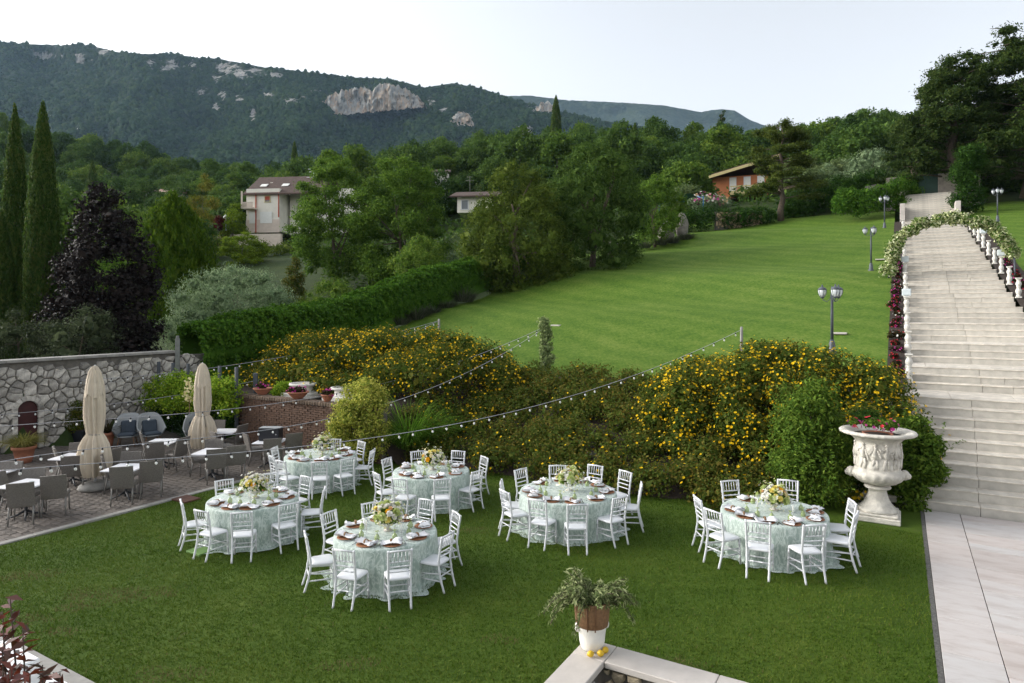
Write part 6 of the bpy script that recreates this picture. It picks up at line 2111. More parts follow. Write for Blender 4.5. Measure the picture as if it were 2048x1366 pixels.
tuft("tall_grass", "tall arching green grass clump beside the variegated bush", (p.x, p.y - .45, .0), 1900, 2.0, .028, L['grassy'], .55, 1.2, .75, .45, seed=5)
p = on(1500, 985); tuft("grass_clump", "grassy leaves at the foot of the bank behind the right table", (p.x, p.y + .2, .0), 160, .75, .03, L['agave'], .6, 1.2, .6, .35, seed=6)
# variegated round bush
p = on(722, 925)
t, bl = tree("variegated_bush", "rounded bush with cream edged yellow green leaves beside the brick wall", "bush", (p.x, p.y, 0), [(0, .7), (.25, .95), (.6, 1), (.85, .82), (1, .4)], 2.30, .92, 80, .30, 22000, .075, .042, L['varieg'], .06, 8, .6, z0=.10, seed=51, core=.7, inward=.45)
p = on(565, 893); 
t, bl = tree("variegated_bush", "small variegated bush growing against the brick wall", "bush", (p.x, p.y + .3, 0), [(0, .7), (.4, 1), (1, .5)], 1.25, .40, 26, .2, 4200, .065, .035, L['ivy'], .03, 5, .6, z0=.08, seed=52, core=.6)
# vine covered fence at the back of the patio
vf = thing("vine_hedge", "bright green vine covered hedge behind the lounge chairs", "hedge", (0, 0, 0))
bl = []
rv = np.random.default_rng(9)
for i in range(95):
    a = rv.uniform(-25.0, -20.4); 
    z = 2.0 - .95 * rv.random() ** 1.5
    p = G(a, -3.25 + rv.normal() * .16, z); r = rv.uniform(.22, .38); bl.append((p.x, p.y, p.z, r, r, r))
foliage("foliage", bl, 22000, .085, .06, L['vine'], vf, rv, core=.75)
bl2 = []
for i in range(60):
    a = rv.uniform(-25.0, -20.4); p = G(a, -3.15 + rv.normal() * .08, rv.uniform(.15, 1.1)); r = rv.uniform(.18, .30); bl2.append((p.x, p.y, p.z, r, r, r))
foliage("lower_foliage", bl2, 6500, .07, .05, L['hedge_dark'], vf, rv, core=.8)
for i in range(6):
    a = -25.0 + i * .92
    mb = MB(); mb.box(G(a, -3.1, 1.3), (.09, .09, 2.7), GA); mb.build("fence_post", M['lamp_iron'], vf)
# yucca with flower stalk
p = on(378, 884)
yu = thing("yucca", "blue green yucca with a tall white flower spike by the hedge", "plant", (p.x, p.y, 0))
tuft("", "", None, 90, .95, .055, L['agave'], .9, .9, .25, .08, parent=yu, seed=12, part="leaves")
mb = MB(); mb.tube([(0, 0, .1), (.02, 0, 1.2), (-.03, 0, 2.2)], [.018, .014, .006], 6); mb.build("flower_stalk", M['ring'], yu)
flowers_on("blossoms", [(-.01, 0, 1.5 + .11 * k, .14 - .012 * k, .14 - .012 * k, .08) for k in range(7)], 110, .08, L['cream'], yu, rv, up=-.4)
# pots on the patio
def pot(name, label, px, py, r, h, mat, z0=0.008, square=False):
    p = on(px, py)
    t = thing(name, label, "pot", (p.x, p.y, z0))
    mb = MB()
    if square:
        mb.box((0, 0, h / 2), (r * 2, r * 1.1, h), bev=.015); mb.build("box", mat, t)
    else:
        mb.lathe([(r * .68, 0), (r * .78, h * .3), (r * .95, h * .8), (r * 1.08, h * .82), (r * 1.1, h), (r * .95, h), (r * .9, h * .85)], 22); mb.build("pot_body", mat, t)
    mb = MB(); mb.lathe([(r * .9, h * .86), (.02, h * .88)], 18) if not square else mb.box((0, 0, h - .01), (r * 1.9, r, .05)); mb.build("soil", M['soil'], t)
    return p, t
p, t = pot("grass_pot", "terracotta pot at the foot of the stone wall by the door", 48, 925, .30, .50, M['terracotta'])
tuft("ornamental_grass", "pale feathery grass in the terracotta pot by the wall door", (p.x, p.y, .45), 700, .75, .012, L['drygrass'], .8, 1.1, .9, .22, seed=15)
p, t = pot("black_planter", "black rectangular planter left of the lounge chairs", 150, 884, .38, .42, M['black'], square=True)
t2, _ = tree("planter_shrub", "reddish green shrub in the black planter by the stone wall", "shrub", (p.x, p.y, .40), [(0, .7), (.5, 1), (1, .4)], 1.05, .48, 22, .2, 2600, .07, .04, L['hyper_low'], .03, 4, .5, seed=61, core=.4)
p, t = pot("terracotta_pot", "terracotta pot behind the left parasol", 214, 893, .24, .48, M['terracotta'])
tuft("cordyline", "dark spiky plant in the pot behind the left parasol", (p.x, p.y, .45), 90, .8, .03, L['begonia'], 1.0, .8, .5, .06, cat="plant", seed=16)
p, t = pot("terracotta_pot", "low terracotta pot under the big variegated bush", 752, 915, .30, .35, M['kerb'])
mb = MB(); 
# flower bowls on the brick wall
def bowl(px, py, r, label, plabel, seed, zb):
    p = on(px, py, zb)
    t = thing("flower_bowl", label, "bowl", (p.x, p.y, zb), 0, "terracotta bowls on the brick wall")
    mb = MB(); mb.lathe([(r * .45, 0), (r * .5, .02), (r * .8, .12), (r * .95, .19), (r * 1.05, .2), (r * 1.06, .235), (r * .95, .235), (r * .8, .17)], 26); mb.build("bowl_body", M['terracotta'], t)
    mb = MB(); mb.lathe([(r * .88, .20), (.02, .215)], 20); mb.build("soil", M['soil'], t)
    rn = np.random.default_rng(seed)
    pt_ = thing("bedding_plant", plabel, "plant", (p.x, p.y, zb + .2))
    bl = [(rn.normal() * r * .35, rn.normal() * r * .35, .06 + rn.random() * .06, .10, .10, .08) for _ in range(7)]
    foliage("foliage", bl, 500, .06, .04, L['begonia'], pt_, rn, core=.6); flowers_on("blossoms", bl, 34, .075, L['pink'], pt_, rn)
bowl(525, 789, .30, "shallow terracotta bowl on the brick wall, leftmost of three", "pink flowers in the leftmost terracotta bowl on the wall", 71, BZ)
bowl(596, 797, .34, "wide terracotta bowl on the brick wall, the middle one", "pink flowers in the middle terracotta bowl on the wall", 72, BZ)
bowl(655, 803, .20, "small terracotta bowl on the brick wall beside the variegated bush", "pink flowers in the smallest terracotta bowl on the wall", 73, BZ)
# white round urn bases behind the wall
def white_drum(px, pytop, Y, w, label):
    p = ray(px, pytop, Y); r = w / 2 / FP * Y
    t = thing("white_planter", label, "planter", (p.x, p.y, 1.5), GA, "white stone planters behind the brick wall")
    H = p.z - 1.5
    mb = MB(); mb.box((0, 0, H * .2), (r * 2.3, r * 2.3, H * .4), bev=.02); mb.build("plinth", M['baluster'], t)
    mb = MB(); mb.lathe([(r * .85, H * .4), (r * .86, H * .45), (r * .72, H * .52), (r * .72, H * .72), (r * .82, H * .82), (r, H * .86), (r, H), (r * .85, H), (r * .8, H * .9)], 36); mb.build("bowl", M['baluster'], t)
white_drum(606, 766, 23.6, 53, "white round stone planter on a plinth behind the brick wall"); white_drum(690, 774, 23.0, 56, "white round stone planter half hidden by the variegated bush")
mb = MB(); p = ray(511, 760, 24.0); mb.box((0, 0, -.2), (.13, .13, .9), bev=.01); mb.build("fence_post", M['lamp_iron'], loc=p, label="short grey metal post above the left end of the brick wall", cat="post")
# fill behind the brick wall
t, _ = tree("green_shrub", "light green leafy shrub on the ledge behind the brick wall", "shrub", tuple(G(-19.5, -1.8, 1.45)), [(0, .8), (.5, 1), (1, .5)], .5, .4, 22, .2, 3000, .08, .045, L['vine'], .03, 4, .6, seed=66, core=.6)

# ------------------------------------------------------------------ red leaved shrub close to the camera
ph = thing("red_shrub", "red tipped glossy leaved shrub at the bottom left corner, close up", "shrub", (-2.55, 3.5, 0))
rn = np.random.default_rng(17)
mb = MB(); P_, N_, T_ = [], [], []
tips = [(20, 1195), (5, 1225), (45, 1255), (85, 1330), (120, 1345), (60, 1350), (20, 1340), (5, 1300), (100, 1372), (35, 1385), (-30, 1230), (-40, 1290), (-20, 1350), (140, 1390), (70, 1400), (10, 1400)]
for (px, py) in tips:
    e = ray(px, py, rn.uniform(3.2, 3.8)) - Vector((-2.55, 3.5, 0))
    pts = [Vector((rn.normal() * .08, rn.normal() * .08, .0)), Vector((e.x * .4, e.y * .4, e.z * .5)), Vector((e.x * .8, e.y * .9, e.z * .85)), e]
    mb.tube(pts, [.016, .010, .006, .003], 5)
    for k in range(24):
        f = .80 + .20 * k / 24; q = pts[2].lerp(pts[3], max(0, (f - .8) / .2))
        d = rn.normal(size=3); d[2] = abs(d[2]) * .6 + .15
        d /= np.linalg.norm(d)
        P_.append(np.array(q) + d * .03); T_.append(d); N_.append(rn.normal(size=3) * .5 + np.array([0, -.2, 1]))
mb.build("stems", M['bark'], ph)
m_ = len(P_); V, F = leaf_quads(np.array(P_), np.array(N_), np.array(T_), rn.uniform(.065, .12, m_), rn.uniform(.026, .045, m_), .12)
me = new_mesh("leaves", V, F); me.materials.append(L['photinia']); obj("leaves", me, ph)

# ------------------------------------------------------------------ boundary hedge and lavender
hg = thing("clipped_hedge", "long clipped green hedge climbing along the left side of the lawn", "hedge", (0, 0, 0))
rh = np.random.default_rng(19)
def hedge_z(s): return zlawn(s) if s > 4.8 else z_bank(-25, s)
nq = 68000
s_ = rh.uniform(-1.2, 24.5, nq); th = rh.uniform(-.25, math.pi + .25, nq)
cx_ = np.sign(np.cos(th)) * np.abs(np.cos(th)) ** .55; cz_ = np.sign(np.sin(th)) * np.abs(np.sin(th)) ** .55
lump = 1 + .06 * np.sin(s_ * 2.3 + th * 3) + .07 * np.sin(s_ * 5.1 - th * 4) * np.sin(s_ * 3.1 + th * 7) + .06 * np.sin(s_ * 11 + th * 9) + .05 * rh.normal(size=nq) - .22 * rh.random(nq) ** 2
wd = 1.0 * lump; ht = (1.25 + .12 * np.sin(s_ * .55)) * lump
zb_ = np.array([hedge_z(q) for q in s_]) + 1.25
a_ = -26.0 + cx_ * wd
P_ = np.stack([P0[0] + UX * a_ + VX * s_, P0[1] + UY * a_ + VY * s_, zb_ + cz_ * ht], 1)
N_ = np.stack([UX * cx_, UY * cx_, cz_], 1) + rh.normal(size=(nq, 3)) * .45
T_ = rh.normal(size=(nq, 3)) + np.stack([UX * cx_, UY * cx_, cz_ * .5 - .3], 1) * .8
sz = rh.uniform(.65, 1.3, nq)
V, F = leaf_quads(P_, N_, T_, .17 * sz, .085 * sz, .15)
me = new_mesh("foliage", V, F); me.materials.append(L['hedge']); obj("foliage", me, hg)
cb = MB(); ss = np.linspace(-1.0, 24.3, 40); pf = [(-.72, -1.2), (-.74, .7), (-.45, .95), (.45, .95), (.74, .7), (.72, -1.2)]
for q in ss:
    for (u, w) in pf: cb.v.append(tuple(G(-26.0 + u, q, hedge_z(q) + 1.25 + w)))
for j_ in range(39):
    for i_ in range(5): cb.f.append((j_ * 6 + i_, j_ * 6 + i_ + 1, (j_ + 1) * 6 + i_ + 1, (j_ + 1) * 6 + i_)); cb.m.append(0); cb.smooth.append(True)
cb.build("inner_branches", L['hedge'], hg)
# taller darker end of the hedge
t = thing("dark_hedge", "dark rounded hedge shrubs at the foot of the big conifers", "hedge", (0, 0, 0))
bl = []
for i in range(70):
    s = rh.uniform(22.5, 31); z0 = zlawn(s); p = G(-26.2 + rh.normal() * .7, s, z0 + rh.uniform(.3, 2.0)); r = rh.uniform(.5, .85); bl.append((p.x, p.y, p.z, r, r, r * .9))
foliage("foliage", bl, 20000, .13, .07, L['hedge_dark'], t, rh, core=.84)
lav = None
for i, (px, py) in enumerate(((800, 650), (832, 640), (862, 630), (893, 618), (925, 604), (1040, 566), (1060, 560), (1252, 502), (1290, 496), (1322, 490), (1345, 486), (1372, 480), (1000, 576))):
    p = on_lawn(px, py); 
    lab = f"grey green lavender clump on the lawn's left edge, {['first', 'second', 'third', 'fourth', 'fifth', 'seventh', 'eighth', 'ninth', 'tenth', 'eleventh', 'twelfth', 'thirteenth', 'sixth'][i]} from the lower end"
    if lav is None:
        lav = tuft("lavender", lab, (p.x, p.y, p.z), 420, .95, .035, L['lavender'], .95, 1.0, .4, .5, cat="lavender", seed=23, group="lavender along the lawn edge")
    else:
        c = copy_tree(lav, (p.x, p.y, p.z), rh.uniform(0, 6), lab, None, rh.uniform(.8, 1.5))

# ------------------------------------------------------------------ single trees
CONE = [(0, .55), (.08, .9), (.3, 1), (.6, .72), (.85, .38), (1, .05)]
COL_ = [(0, .7), (.06, .95), (.3, 1), (.6, .85), (.82, .52), (.94, .25), (1, .04)]
ROUND = [(0, .35), (.15, .8), (.4, 1), (.7, .9), (.9, .6), (1, .25)]
def zg(x, y): return z_ground(x, y)
def tree_px(name, label, px, pytop, Y, wpx, prof, mat, nb, brf, n, Lf, Wf, base_drop=0.0, zbase=None, cat="tree", crown0=0.0, **k):
    p = ray(px, pytop, Y)
    zb = (zg(p.x, p.y) - .1 if zbase is None else zbase)
    H = p.z - zb
    Rm = wpx / 2 / FP * Y
    br = brf * Rm
    prof2 = [(crown0 + (1 - crown0) * f, r) for f, r in prof]
    return tree(name, label, cat, (p.x, p.y, zb), prof2, H - br * .3, Rm, nb, br, n, Lf, Wf, mat, **k)
def spindle_px(name, label, px, pytop, Y, wpx, prof, mat, n, Lf, Wf, zbase=None, seed=1, **k):
    p = ray(px, pytop, Y); zb = (zg(p.x, p.y) - .1 if zbase is None else zbase); rn = np.random.default_rng(seed)
    t = thing(name, label, "tree", (p.x, p.y, zb)); H = p.z - zb
    V, F = spindle_arrays(rn, prof, H, wpx / 2 / FP * Y, n, Lf, Wf, **k)
    me = new_mesh("crown", V, F); me.materials.append(mat); obj("crown", me, t)
    mb = MB(); mb.tube([(0, 0, -.4), (0, 0, H * .7)], [.2, .06], 7); mb.build("trunk", M['bark'], t)
    return t
spindle_px("cypress", "slender dark cypress, the left one of the two tall ones", 30, 208, 34, 50, COL_, L['cypress'], 18000, .18, .055, zbase=1.5, seed=130)
spindle_px("cypress", "slender tall cypress, the right one of the two beside the copper beech", 86, 203, 32, 62, COL_, L['cypress'], 18000, .18, .055, zbase=1.5, seed=186)
spindle_px("cypress", "lower cypress cut by the left edge of the picture", 2, 420, 31, 52, COL_, L['cypress'], 18000, .18, .055, zbase=1.5, seed=102)
tree_px("copper_beech", "dark purple leaved tree beside the cypresses above the stone wall", 208, 366, 30, 232, [(0, .85), (.2, 1), (.42, .95), (.62, .78), (.82, .55), (1, .25)], L['beech'], 170, .22, 22000, .16, .09, zbase=1.5, trunk_r=.13, limbs=8, trunk_h=.5, seed=104, core=.7, inward=.5)
tree_px("olive_shrub", "dark grey green bushy olive above the wall at the left edge", 40, 618, 26.5, 150, ROUND, L['olive_dark'], 44, .32, 8000, .10, .03, zbase=1.3, trunk_r=.08, seed=105, core=.6)
tree_px("olive_shrub", "dark grey green bushy olive above the wall under the cypresses", 160, 612, 26.0, 170, ROUND, L['olive_dark'], 50, .32, 9000, .10, .03, zbase=1.3, trunk_r=.08, seed=106, core=.6)
spindle_px("golden_conifer", "dense bright green conical conifer in the left middle distance", 345, 386, 45, 158, [(0, .72), (.12, .93), (.35, 1), (.6, .86), (.8, .6), (.93, .3), (1, .05)], L['golden'], 26000, .28, .10, seed=107, plume=.17, freq=13, depth=.5, rnd=.8)
tree_px("leafy_tree", "light green leafy tree between the copper beech and the conifer", 270, 440, 52, 130, ROUND, L['locust'], 60, .28, 8000, .20, .10, trunk_r=.15, seed=108, core=.5)
tree_px("willow_shrub", "wide silvery green shrub behind the clipped hedge", 470, 532, 36, 300, [(0, .8), (.3, 1), (.6, .9), (.85, .6), (1, .3)], L['olive'], 170, .16, 30000, .19, .038, zbase=2.4, trunk_r=.08, limbs=14, seed=109, core=.45, inward=.6, upward=1.2, cat="shrub")
tree_px("willow_shrub", "hazy grey green shrub behind the hedge, right of the silvery one", 665, 560, 42, 190, [(0, .8), (.3, 1), (.6, .9), (1, .4)], L['bushy'], 70, .2, 11000, .16, .03, zbase=3.2, trunk_r=.06, limbs=8, seed=110, core=.4, inward=.6, upward=1.0, cat="shrub")
tree_px("copper_conifer", "brownish conical bush left of the bright green trees", 588, 498, 50, 52, CONE, L['hyper_low'], 50, .36, 5000, .16, .07, trunk_r=.08, limbs=0, seed=111, core=.6)
tree_px("locust_tree", "tall airy bright green tree hiding the villa, the left one", 668, 300, 60, 185, [(0, .55), (.2, .9), (.45, 1), (.7, .8), (.88, .55), (1, .3)], L['locust'], 120, .20, 20000, .26, .11, crown0=.12, trunk_r=.2, limbs=14, seed=112, core=.45, inward=.6, flat=.6)
tree_px("locust_tree", "broad bright green tree right of the villa", 800, 312, 58, 225, [(0, .5), (.2, .9), (.45, 1), (.7, .85), (.88, .6), (1, .3)], L['locust'], 130, .19, 22000, .26, .11, crown0=.08, trunk_r=.22, limbs=14, seed=113, core=.45, inward=.6, flat=.6)
tree_px("leafy_bush", "yellow green bushy tree above the hedge bend", 840, 470, 50, 150, ROUND, L['bushy'], 70, .25, 10000, .17, .07, trunk_r=.1, limbs=8, seed=114, core=.45, inward=.5)
tree_px("olive_tree", "pale silvery olive tree left of the dark conifers", 930, 440, 60, 90, ROUND, L['olive'], 40, .3, 6000, .18, .05, trunk_r=.12, seed=115, core=.5)
tree_px("dark_conifer", "broad dark conifer at the lawn edge, the left of the big pair", 1032, 325, 48, 235, [(0, .75), (.2, 1), (.5, .98), (.72, .8), (.9, .5), (1, .25)], L['yew'], 170, .20, 26000, .20, .075, zbase=6.0, trunk_r=.28, limbs=10, seed=116, core=.72, upward=.8, inward=.45)
tree_px("dark_conifer", "taller dark conifer at the lawn edge, the right of the big pair", 1185, 288, 52, 240, [(0, .8), (.2, 1), (.5, 1), (.75, .82), (.9, .55), (1, .25)], L['yew2'], 180, .19, 28000, .20, .075, zbase=7.2, trunk_r=.28, limbs=10, seed=117, core=.72, upward=.8, inward=.45)
tree_px("leafy_tree", "lighter green loose tree right of the dark conifers", 1310, 350, 60, 130, ROUND, L['locust'], 60, .24, 8000, .20, .09, trunk_r=.14, limbs=8, seed=118, core=.4, inward=.6)
tree_px("bamboo_clump", "yellow green feathery bamboo like clump left of the villa", 407, 346, 96, 62, [(0, .8), (.4, 1), (.75, .75), (1, .25)], L['bamboo'], 40, .34, 5000, .4, .09, trunk_r=.1, limbs=4, seed=119, core=.5, upward=1.8)
tree_px("leafy_bush", "round bright green bush beside the villa's balcony", 466, 394, 93, 56, ROUND, L['juniper'], 26, .36, 3200, .3, .14, trunk_r=.1, seed=120, core=.6)
tree_px("red_maple", "small dark red maple beside the white garden lamp", 437, 422, 92, 34, ROUND, L['acer'], 18, .4, 1800, .25, .12, trunk_r=.08, seed=121, core=.6)
tree_px("spreading_juniper", "flat spreading yellow green juniper on the slope below the villa", 486, 463, 76, 96, [(0, .9), (.5, 1), (1, .5)], L['juniper'], 60, .2, 7000, .3, .08, trunk_r=.05, seed=122, core=.6, flat=.45)
for i, (px, py, w, lab) in enumerate(((1510, 300, 0, ""),)): pass
# cedar with bare trunk beside the lawn
pb = on_lawn(1562, 442)
ce = thing("cedar", "ragged dark cedar with bare trunk in front of the orange chalet", "tree", (pb.x, pb.y, pb.z - .1))
rc = np.random.default_rng(131)
Hc = (442 - 245) / FP * pb.y; kx = pb.y / FP
mb = MB(); tp = [Vector((rc.normal() * .12, rc.normal() * .1, Hc * f)) for f in np.linspace(0, .97, 9)]; tp[0] = Vector((0, 0, -.3))
mb.tube(tp, [.34, .30, .27, .24, .2, .16, .12, .08, .04], 8)
bl = []
for i in range(46):
    f = rc.uniform(.22, .98); t = rc.uniform(0, 6.28)
    ln = (108 * kx) * (1.0 - .55 * f) * rc.uniform(.55, 1.0)
    a = Vector((0, 0, Hc * f)); b = Vector((ln * math.cos(t), ln * .8 * math.sin(t), Hc * f + rc.uniform(-.1, .5)))
    mb.tube([a, a.lerp(b, .5) + Vector((0, 0, .25)), b], [.09 * (1.1 - f), .05, .02], 5)
    for q in range(4):
        c = a.lerp(b, rc.uniform(.45, 1.05)); r = rc.uniform(.45, .85)
        bl.append((c.x, c.y, c.z + .1, r, r, r * .5))
mb.build("trunk", M['bark'], ce)
foliage("crown", bl, 26000, .22, .085, L['cedar'], ce, rc, core=.35, inward=.7, cull=.5, droop=.4)
# the great dark conifers on the right
def big_cedar(px, pytop, pybase, Y, wpx, label, seed, n, lean=0.0, nb=90):
    p = ray(px, pybase, Y); rc = np.random.default_rng(seed)
    H = (pybase - pytop) / FP * Y; kx = Y / FP
    t = thing("cedar", label, "tree", (p.x, p.y, p.z - .3))
    mb = MB(); tp = [Vector((lean * H * f + rc.normal() * .15, rc.normal() * .15, H * f)) for f in np.linspace(0, .97, 9)]
    mb.tube(tp, [.55, .48, .42, .37, .31, .25, .19, .12, .05], 9)
    bl = []
    for i in range(nb):
        f = rc.uniform(.12, 1.0); th = rc.uniform(0, 6.28)
        ln = (wpx / 2 * kx) * (1.05 - .6 * f) * rc.uniform(.5, 1.0)
        a = Vector((lean * H * f, 0, H * f)); b = a + Vector((ln * math.cos(th), ln * math.sin(th), rc.uniform(-.5, .6)))
        mb.tube([a, a.lerp(b, .5) + Vector((0, 0, .3)), b], [.12 * (1.1 - f), .06, .02], 5)
        for q in range(5):
            c = a.lerp(b, rc.uniform(.35, 1.05)); r = rc.uniform(.6, 1.15)
            bl.append((c.x, c.y, c.z + rc.uniform(-.2, .2), r, r, r * .55))
    mb.build("trunk", M['bark'], t)
    foliage("crown", bl, int(n * 1.15), .28, .11, L['cedar_dark'], t, rc, core=.4, inward=.7, cull=.5, droop=.5)
big_cedar(2060, 55, 390, 60, 400, "huge dark conifer at the right edge of the picture", 141, 34000, nb=150)
big_cedar(1905, 125, 385, 62, 270, "tall spreading dark conifer left of the one at the right edge", 142, 30000, nb=95)
big_cedar(1835, 225, 370, 68, 150, "smaller dark conifer beside the top of the stairs", 143, 14000, nb=50)
iv = thing("ivy_column", "dense dark ivy covered trunk right of the top steps", "ivy", tuple(ray(1935, 412, 56)))
bl = [(rc.normal() * .5, rc.normal() * .4, z, .75, .7, .6) for z in np.linspace(.2, 4.6, 16)]
foliage("foliage", bl, 9000, .17, .11, L['hedge_dark'], iv, rc, core=.75)
# hedges and bushes at the top of the lawn
def hedge_px(name, label, pts, Y, r, n, nb, mat, Lf=.2, Wf=.1, seed=1, cat="hedge", depth=1.0):
    rn = np.random.default_rng(seed); t = thing(name, label, cat, (0, 0, 0)); bl = []
    xs = [q[0] for q in pts]
    for i in range(nb):
        x = rn.uniform(xs[0], xs[-1]); yt = np.interp(x, xs, [q[1] for q in pts]); yb = np.interp(x, xs, [q[2] for q in pts])
        rr_ = r * rn.uniform(.75, 1.2)
        Yi = Y + rn.uniform(-depth, depth)
        y = yt + rr_ * FP / Y * .8 + (yb - yt) * rn.random() ** 1.3
        p = ray(x, y, Yi); bl.append((p.x, p.y, p.z, rr_, rr_, rr_ * .85))
    foliage("foliage", bl, n, Lf, Wf, mat, t, rn, core=.82)
    return t
hedge_px("clipped_hedge", "dark green hedge above the rubble wall left of the cedar", [(1280, 430, 470), (1330, 424, 460), (1420, 412, 450), (1500, 412, 425), (1540, 405, 425)], 67, .8, 15000, 70, L['hedge_dark'], seed=201)
hedge_px("clipped_hedge", "dense dark hedge right of the cedar trunk", [(1560, 395, 435), (1620, 362, 425), (1700, 340, 405), (1760, 338, 360)], 69, .9, 18000, 80, L['hedge_dark'], seed=202)
hedge_px("clipped_hedge", "trimmed green hedge beside the top of the stairs", [(1680, 372, 408), (1720, 376, 405), (1780, 366, 400), (1800, 348, 400), (1832, 352, 405)], 61, .7, 14000, 60, L['hedge'], seed=203)
hedge_px("oleander", "pink flowering oleander left of the orange chalet", [(1385, 392, 404), (1450, 392, 408)], 74, .8, 6000, 26, L['olive'], seed=204, cat="shrub")
flowers_on("oleander_blossoms", [tuple(ray(x, y, 73.2)) + (.7, .7, .5) for x, y in ((1395, 398), (1410, 395), (1425, 397), (1440, 401))], 150, .24, [L['peach'], L['pink'], L['whitefl']], bpy.data.objects["oleander"], rc)
hedge_px("shrub_row", "bright mixed shrubs beside the blue tarpaulin", [(1310, 412, 430), (1380, 414, 430)], 70, .7, 5000, 20, L['bushy'], seed=205, cat="shrub")
hedge_px("dark_undergrowth", "dark undergrowth behind the lawn on the right of the stairs", [(1940, 330, 390), (2000, 330, 395), (2080, 330, 400)], 66, 1.3, 10000, 40, L['cedar_dark'], .25, .12, seed=206, cat="shrub")
hedge_px("slope_cover", "green ground cover on the slope below the cream villa", [(415, 468, 520), (500, 475, 530), (600, 480, 540)], 84, 1.0, 9000, 50, L['yew'], .25, .1, seed=207, cat="shrub", depth=3)
for i, (px, py, Y, w, lab) in enumerate(((1745, 298, 74, 110, "pale silvery olive tree above the top garden wall"), (1655, 328, 78, 60, "small silvery olive tree behind the cedar"), (1480, 345, 105, 60, "silvery olive tree behind the orange chalet"))):
    tree_px("olive_tree", lab, px, py, Y, w, ROUND, L['olive'], 44, .3, 6000, .22, .06, trunk_r=.14, seed=150 + i, core=.5, zbase=ray(px, py + 75, Y).z)

# ------------------------------------------------------------------ woodland on the hills: single trees, copied
def proto(name, H, Rm, mat, nb, br, n, Lf, Wf, prof, seed, crown0=.12):
    rn = np.random.default_rng(seed)
    bl = env_blobs(rn, [(crown0 + (1 - crown0) * f, r) for f, r in prof], H, Rm, nb, br, .8, .45)
    V, F = foliage_arrays(rn, bl, n, Lf, Wf, core=.72, inward=.4)
    k = len(V)
    tm = MB(); tm.tube([(0, 0, -1.5), (0, 0, H * .6)], [.22, .08], 6)
    q = [f for f in tm.f if len(f) == 4]
    V = np.concatenate([V, np.array(tm.v, np.float32)]); F = np.concatenate([F, np.array(q, np.int32) + k])
    me = new_mesh(name, V, F); me.materials.append(mat); me.materials.append(M['bark'])
    mi = np.zeros(len(F), np.int32); mi[-len(q):] = 1
    me.polygons.foreach_set("material_index", mi)
    return me
RND2 = [(0, .55), (.15, .9), (.4, 1), (.65, .92), (.85, .68), (1, .3)]
FP_ = [proto("woodland_tree", 8.5, 4.6, L['forest'], 90, 1.15, 6500, .50, .28, RND2, 301, .04), proto("woodland_tree", 7.5, 5.0, L['forest'], 90, 1.2, 6500, .50, .28, RND2, 302, .04),
       proto("woodland_tree", 9.5, 4.2, L['forest'], 90, 1.1, 6500, .5, .28, RND2, 303, .04), proto("woodland_tree", 8, 4.2, L['forest_l'], 80, 1.1, 6000, .50, .28, RND2, 304, .04),
       proto("woodland_tree", 5, 3.4, L['forest_o'], 60, .9, 4500, .40, .17, RND2, 305, .03), proto("woodland_tree", 9.5, 3.6, L['forest_l'], 80, 1.0, 6000, .48, .25, RND2, 306, .04)]
_v, _f = spindle_arrays(np.random.default_rng(307), COL_, 12, 1.25, 5000, .40, .14)
FCYP = new_mesh("woodland_cypress", _v, _f); FCYP.materials.append(L['cypress'])
rw_ = np.random.default_rng(404)
def wood(n, x0, x1, Y0_, Y1_, probs, label, group, zones, smin=.8, smax=1.25, avoid=None, zoff=0.0):
    got, tries = [], 0
    while len(got) < n and tries < n * 60:
        tries += 1
        Y = math.exp(rw_.uniform(math.log(Y0_), math.log(Y1_))); x = rw_.uniform(x0, x1)
        X = (x - CX) / FP * Y
        if avoid and avoid(x, Y): continue
        md = 5.2 * (.75 + Y / 600)
        if any((X - g[0]) ** 2 + (Y - g[1]) ** 2 < md * md for g in got): continue
        got.append((X, Y))
    for (X, Y) in got:
        k = int(rw_.choice(6, p=probs)); s = rw_.uniform(smin, smax)
        look = ["rounded dark green", "broad spreading green", "tall rounded dark", "light yellowish green", "silvery grey green", "narrow upright dark"][k]
        xx = X / Y * FP + CX
        zone = zones[min(len(zones) - 1, max(0, int((xx - x0) / (x1 - x0) * len(zones))))]
        dep = ["nearest", "lower", "middle", "upper"][min(3, int(4 * math.log(Y / Y0_) / math.log(Y1_ / Y0_)))]
        lab_ = f"{look} tree, {dep} row, {label} {zone}"
        obj("woodland_tree", FP_[k], None, (X, Y, z_ground(X, Y) - .4 + zoff), rw_.uniform(0, 6.28), (s, s, s * rw_.uniform(.85, 1.15)), label=lab_, cat="tree", group=group)
def av_house(x, Y):
    if Y < 112 and 380 < x < 660 and Y > 58: return True
    if 1400 < x < 1580 and Y < 100: return True
    if 900 < x < 1000 and Y < 90: return True
    return False
wood(105, -80, 560, 150, 285, [.26, .26, .2, .16, .02, .10], "wooded left hill", "trees on the left hill", ["behind the cypresses", "behind the copper beech", "behind the bright conifer", "behind the bamboo", "left of the villa", "above the villa"])
wood(135, 600, 2100, 105, 215, [.28, .26, .2, .10, .06, .10], "ridge wood", "trees on the ridge behind the lawn", ["above the villa", "right of the villa", "left of the conifers", "above the dark conifers", "above the lighter tree", "above the tarpaulin", "above the chalet", "above the cedar", "above the garden gate", "behind the right conifers"], avoid=av_house)
wood(46, 1330, 1800, 76, 125, [.08, .1, .05, .12, .60, .05], "olive terraces", "olive trees on the terraces", ["left of the chalet", "behind the chalet", "behind the cedar", "right of the cedar", "above the garden wall"], .8, 1.1, avoid=lambda x, Y: (1380 < x < 1600 and Y < 102))
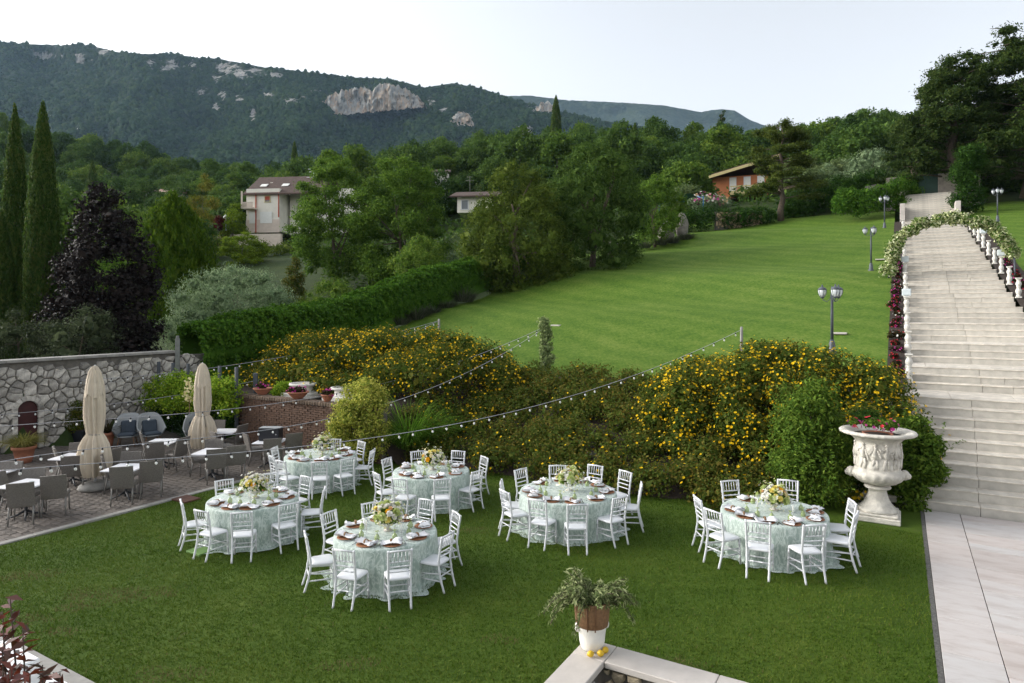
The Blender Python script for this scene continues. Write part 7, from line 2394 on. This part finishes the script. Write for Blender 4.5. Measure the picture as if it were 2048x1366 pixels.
wood(40, -60, 1000, 62, 140, [.22, .22, .16, .25, .1, .05], "valley", "trees around the villa", ["behind the cypresses", "behind the copper beech", "behind the bright conifer", "beside the villa", "behind the airy trees", "near the brown roof"], .7, 1.1, avoid=lambda x, Y: av_house(x, Y) or (x > 420 and Y < 85))
for (px, pyt, Y, H, lab) in ((1112, 190, 160, 14, "single cypress standing above the wooded ridge"), (1270, 245, 110, 13, "slender cypress in the wood behind the dark conifers"), (185, 322, 120, 12, "distant cypress behind the copper beech"), (226, 372, 110, 7, "small thin cypress left of the pink roofed house"), (589, 281, 170, 9, "tiny cypress on the skyline above the villa")):
    p = ray(px, pyt, Y); obj("woodland_cypress", FCYP, None, (p.x, p.y, p.z - H), 0, (H / 12 * .9, H / 12 * .9, H / 12), label=lab, cat="tree")
# the small fir on the skyline
p = ray(1443, 222, 190); Hs = 14
t = thing("fir_tree", "small pointed fir on the skyline above the chalet", "tree", (p.x, p.y, p.z - Hs))
bl = [(rw_.normal() * .3, rw_.normal() * .3, z, (Hs - z) * .20 + .3, (Hs - z) * .20 + .3, .5) for z in np.linspace(4, Hs - .4, 12)]
foliage("crown", bl, 2200, .7, .25, L['cedar_dark'], t, rw_, core=.6); mb = MB(); mb.tube([(0, 0, -2), (0, 0, Hs - .5)], [.25, .05], 6); mb.build("trunk", M['bark'], t)
# undergrowth so that no bare earth shows between the trees: one mass
P_, N_, T_ = [], [], []
n_u = 42000
Yu = np.exp(rw_.uniform(math.log(60), math.log(300), n_u)); xu = rw_.uniform(-120, 2150, n_u)
Xu = (xu - CX) / FP * Yu
keep = []
a_u = (Xu - P0[0]) * UX + (Yu - P0[1]) * UY; s_u = (Xu - P0[0]) * VX + (Yu - P0[1]) * VY
ok = ~((a_u > -27.5) & (s_u < 60)) & ~((xu > 395) & (xu < 640) & (Yu < 96))
Xu, Yu = Xu[ok], Yu[ok]
Zu = np.array([z_ground(x, y) for x, y in zip(Xu[::1], Yu[::1])]) + rw_.random(len(Xu)) ** 1.5 * 2.2
P_ = np.stack([Xu, Yu, Zu], 1); m_ = len(P_)
V, F = leaf_quads(P_, rw_.normal(size=(m_, 3)) * .7 + np.array([0, -.3, .8]), rw_.normal(size=(m_, 3)), rw_.uniform(.5, 1.0, m_) * (.6 + Yu / 250), rw_.uniform(.3, .55, m_) * (.6 + Yu / 250))
me = new_mesh("undergrowth", V, F); me.materials.append(L['forest']); obj("undergrowth", me, label="leafy undergrowth covering the hillsides between the trees", cat="undergrowth", kind="stuff")

# ------------------------------------------------------------------ air
HAZE = 0.00006
if HAZE:
    mb = MB(); mb.box((0, 2900, 300), (9000, 6200, 1300))
    hz_m = bpy.data.materials.new("haze"); hz_m.use_nodes = True
    nt = hz_m.node_tree; nt.nodes.clear()
    out = nt.nodes.new("ShaderNodeOutputMaterial"); pv = nt.nodes.new("ShaderNodeVolumePrincipled")
    pv.inputs["Color"].default_value = (.50, .74, 1.0, 1); pv.inputs["Density"].default_value = HAZE; pv.inputs["Anisotropy"].default_value = .2
    nt.links.new(pv.outputs[0], out.inputs["Volume"])
    mb.build("haze", hz_m, label="thin pale haze filling the valley air", cat="haze", kind="stuff")
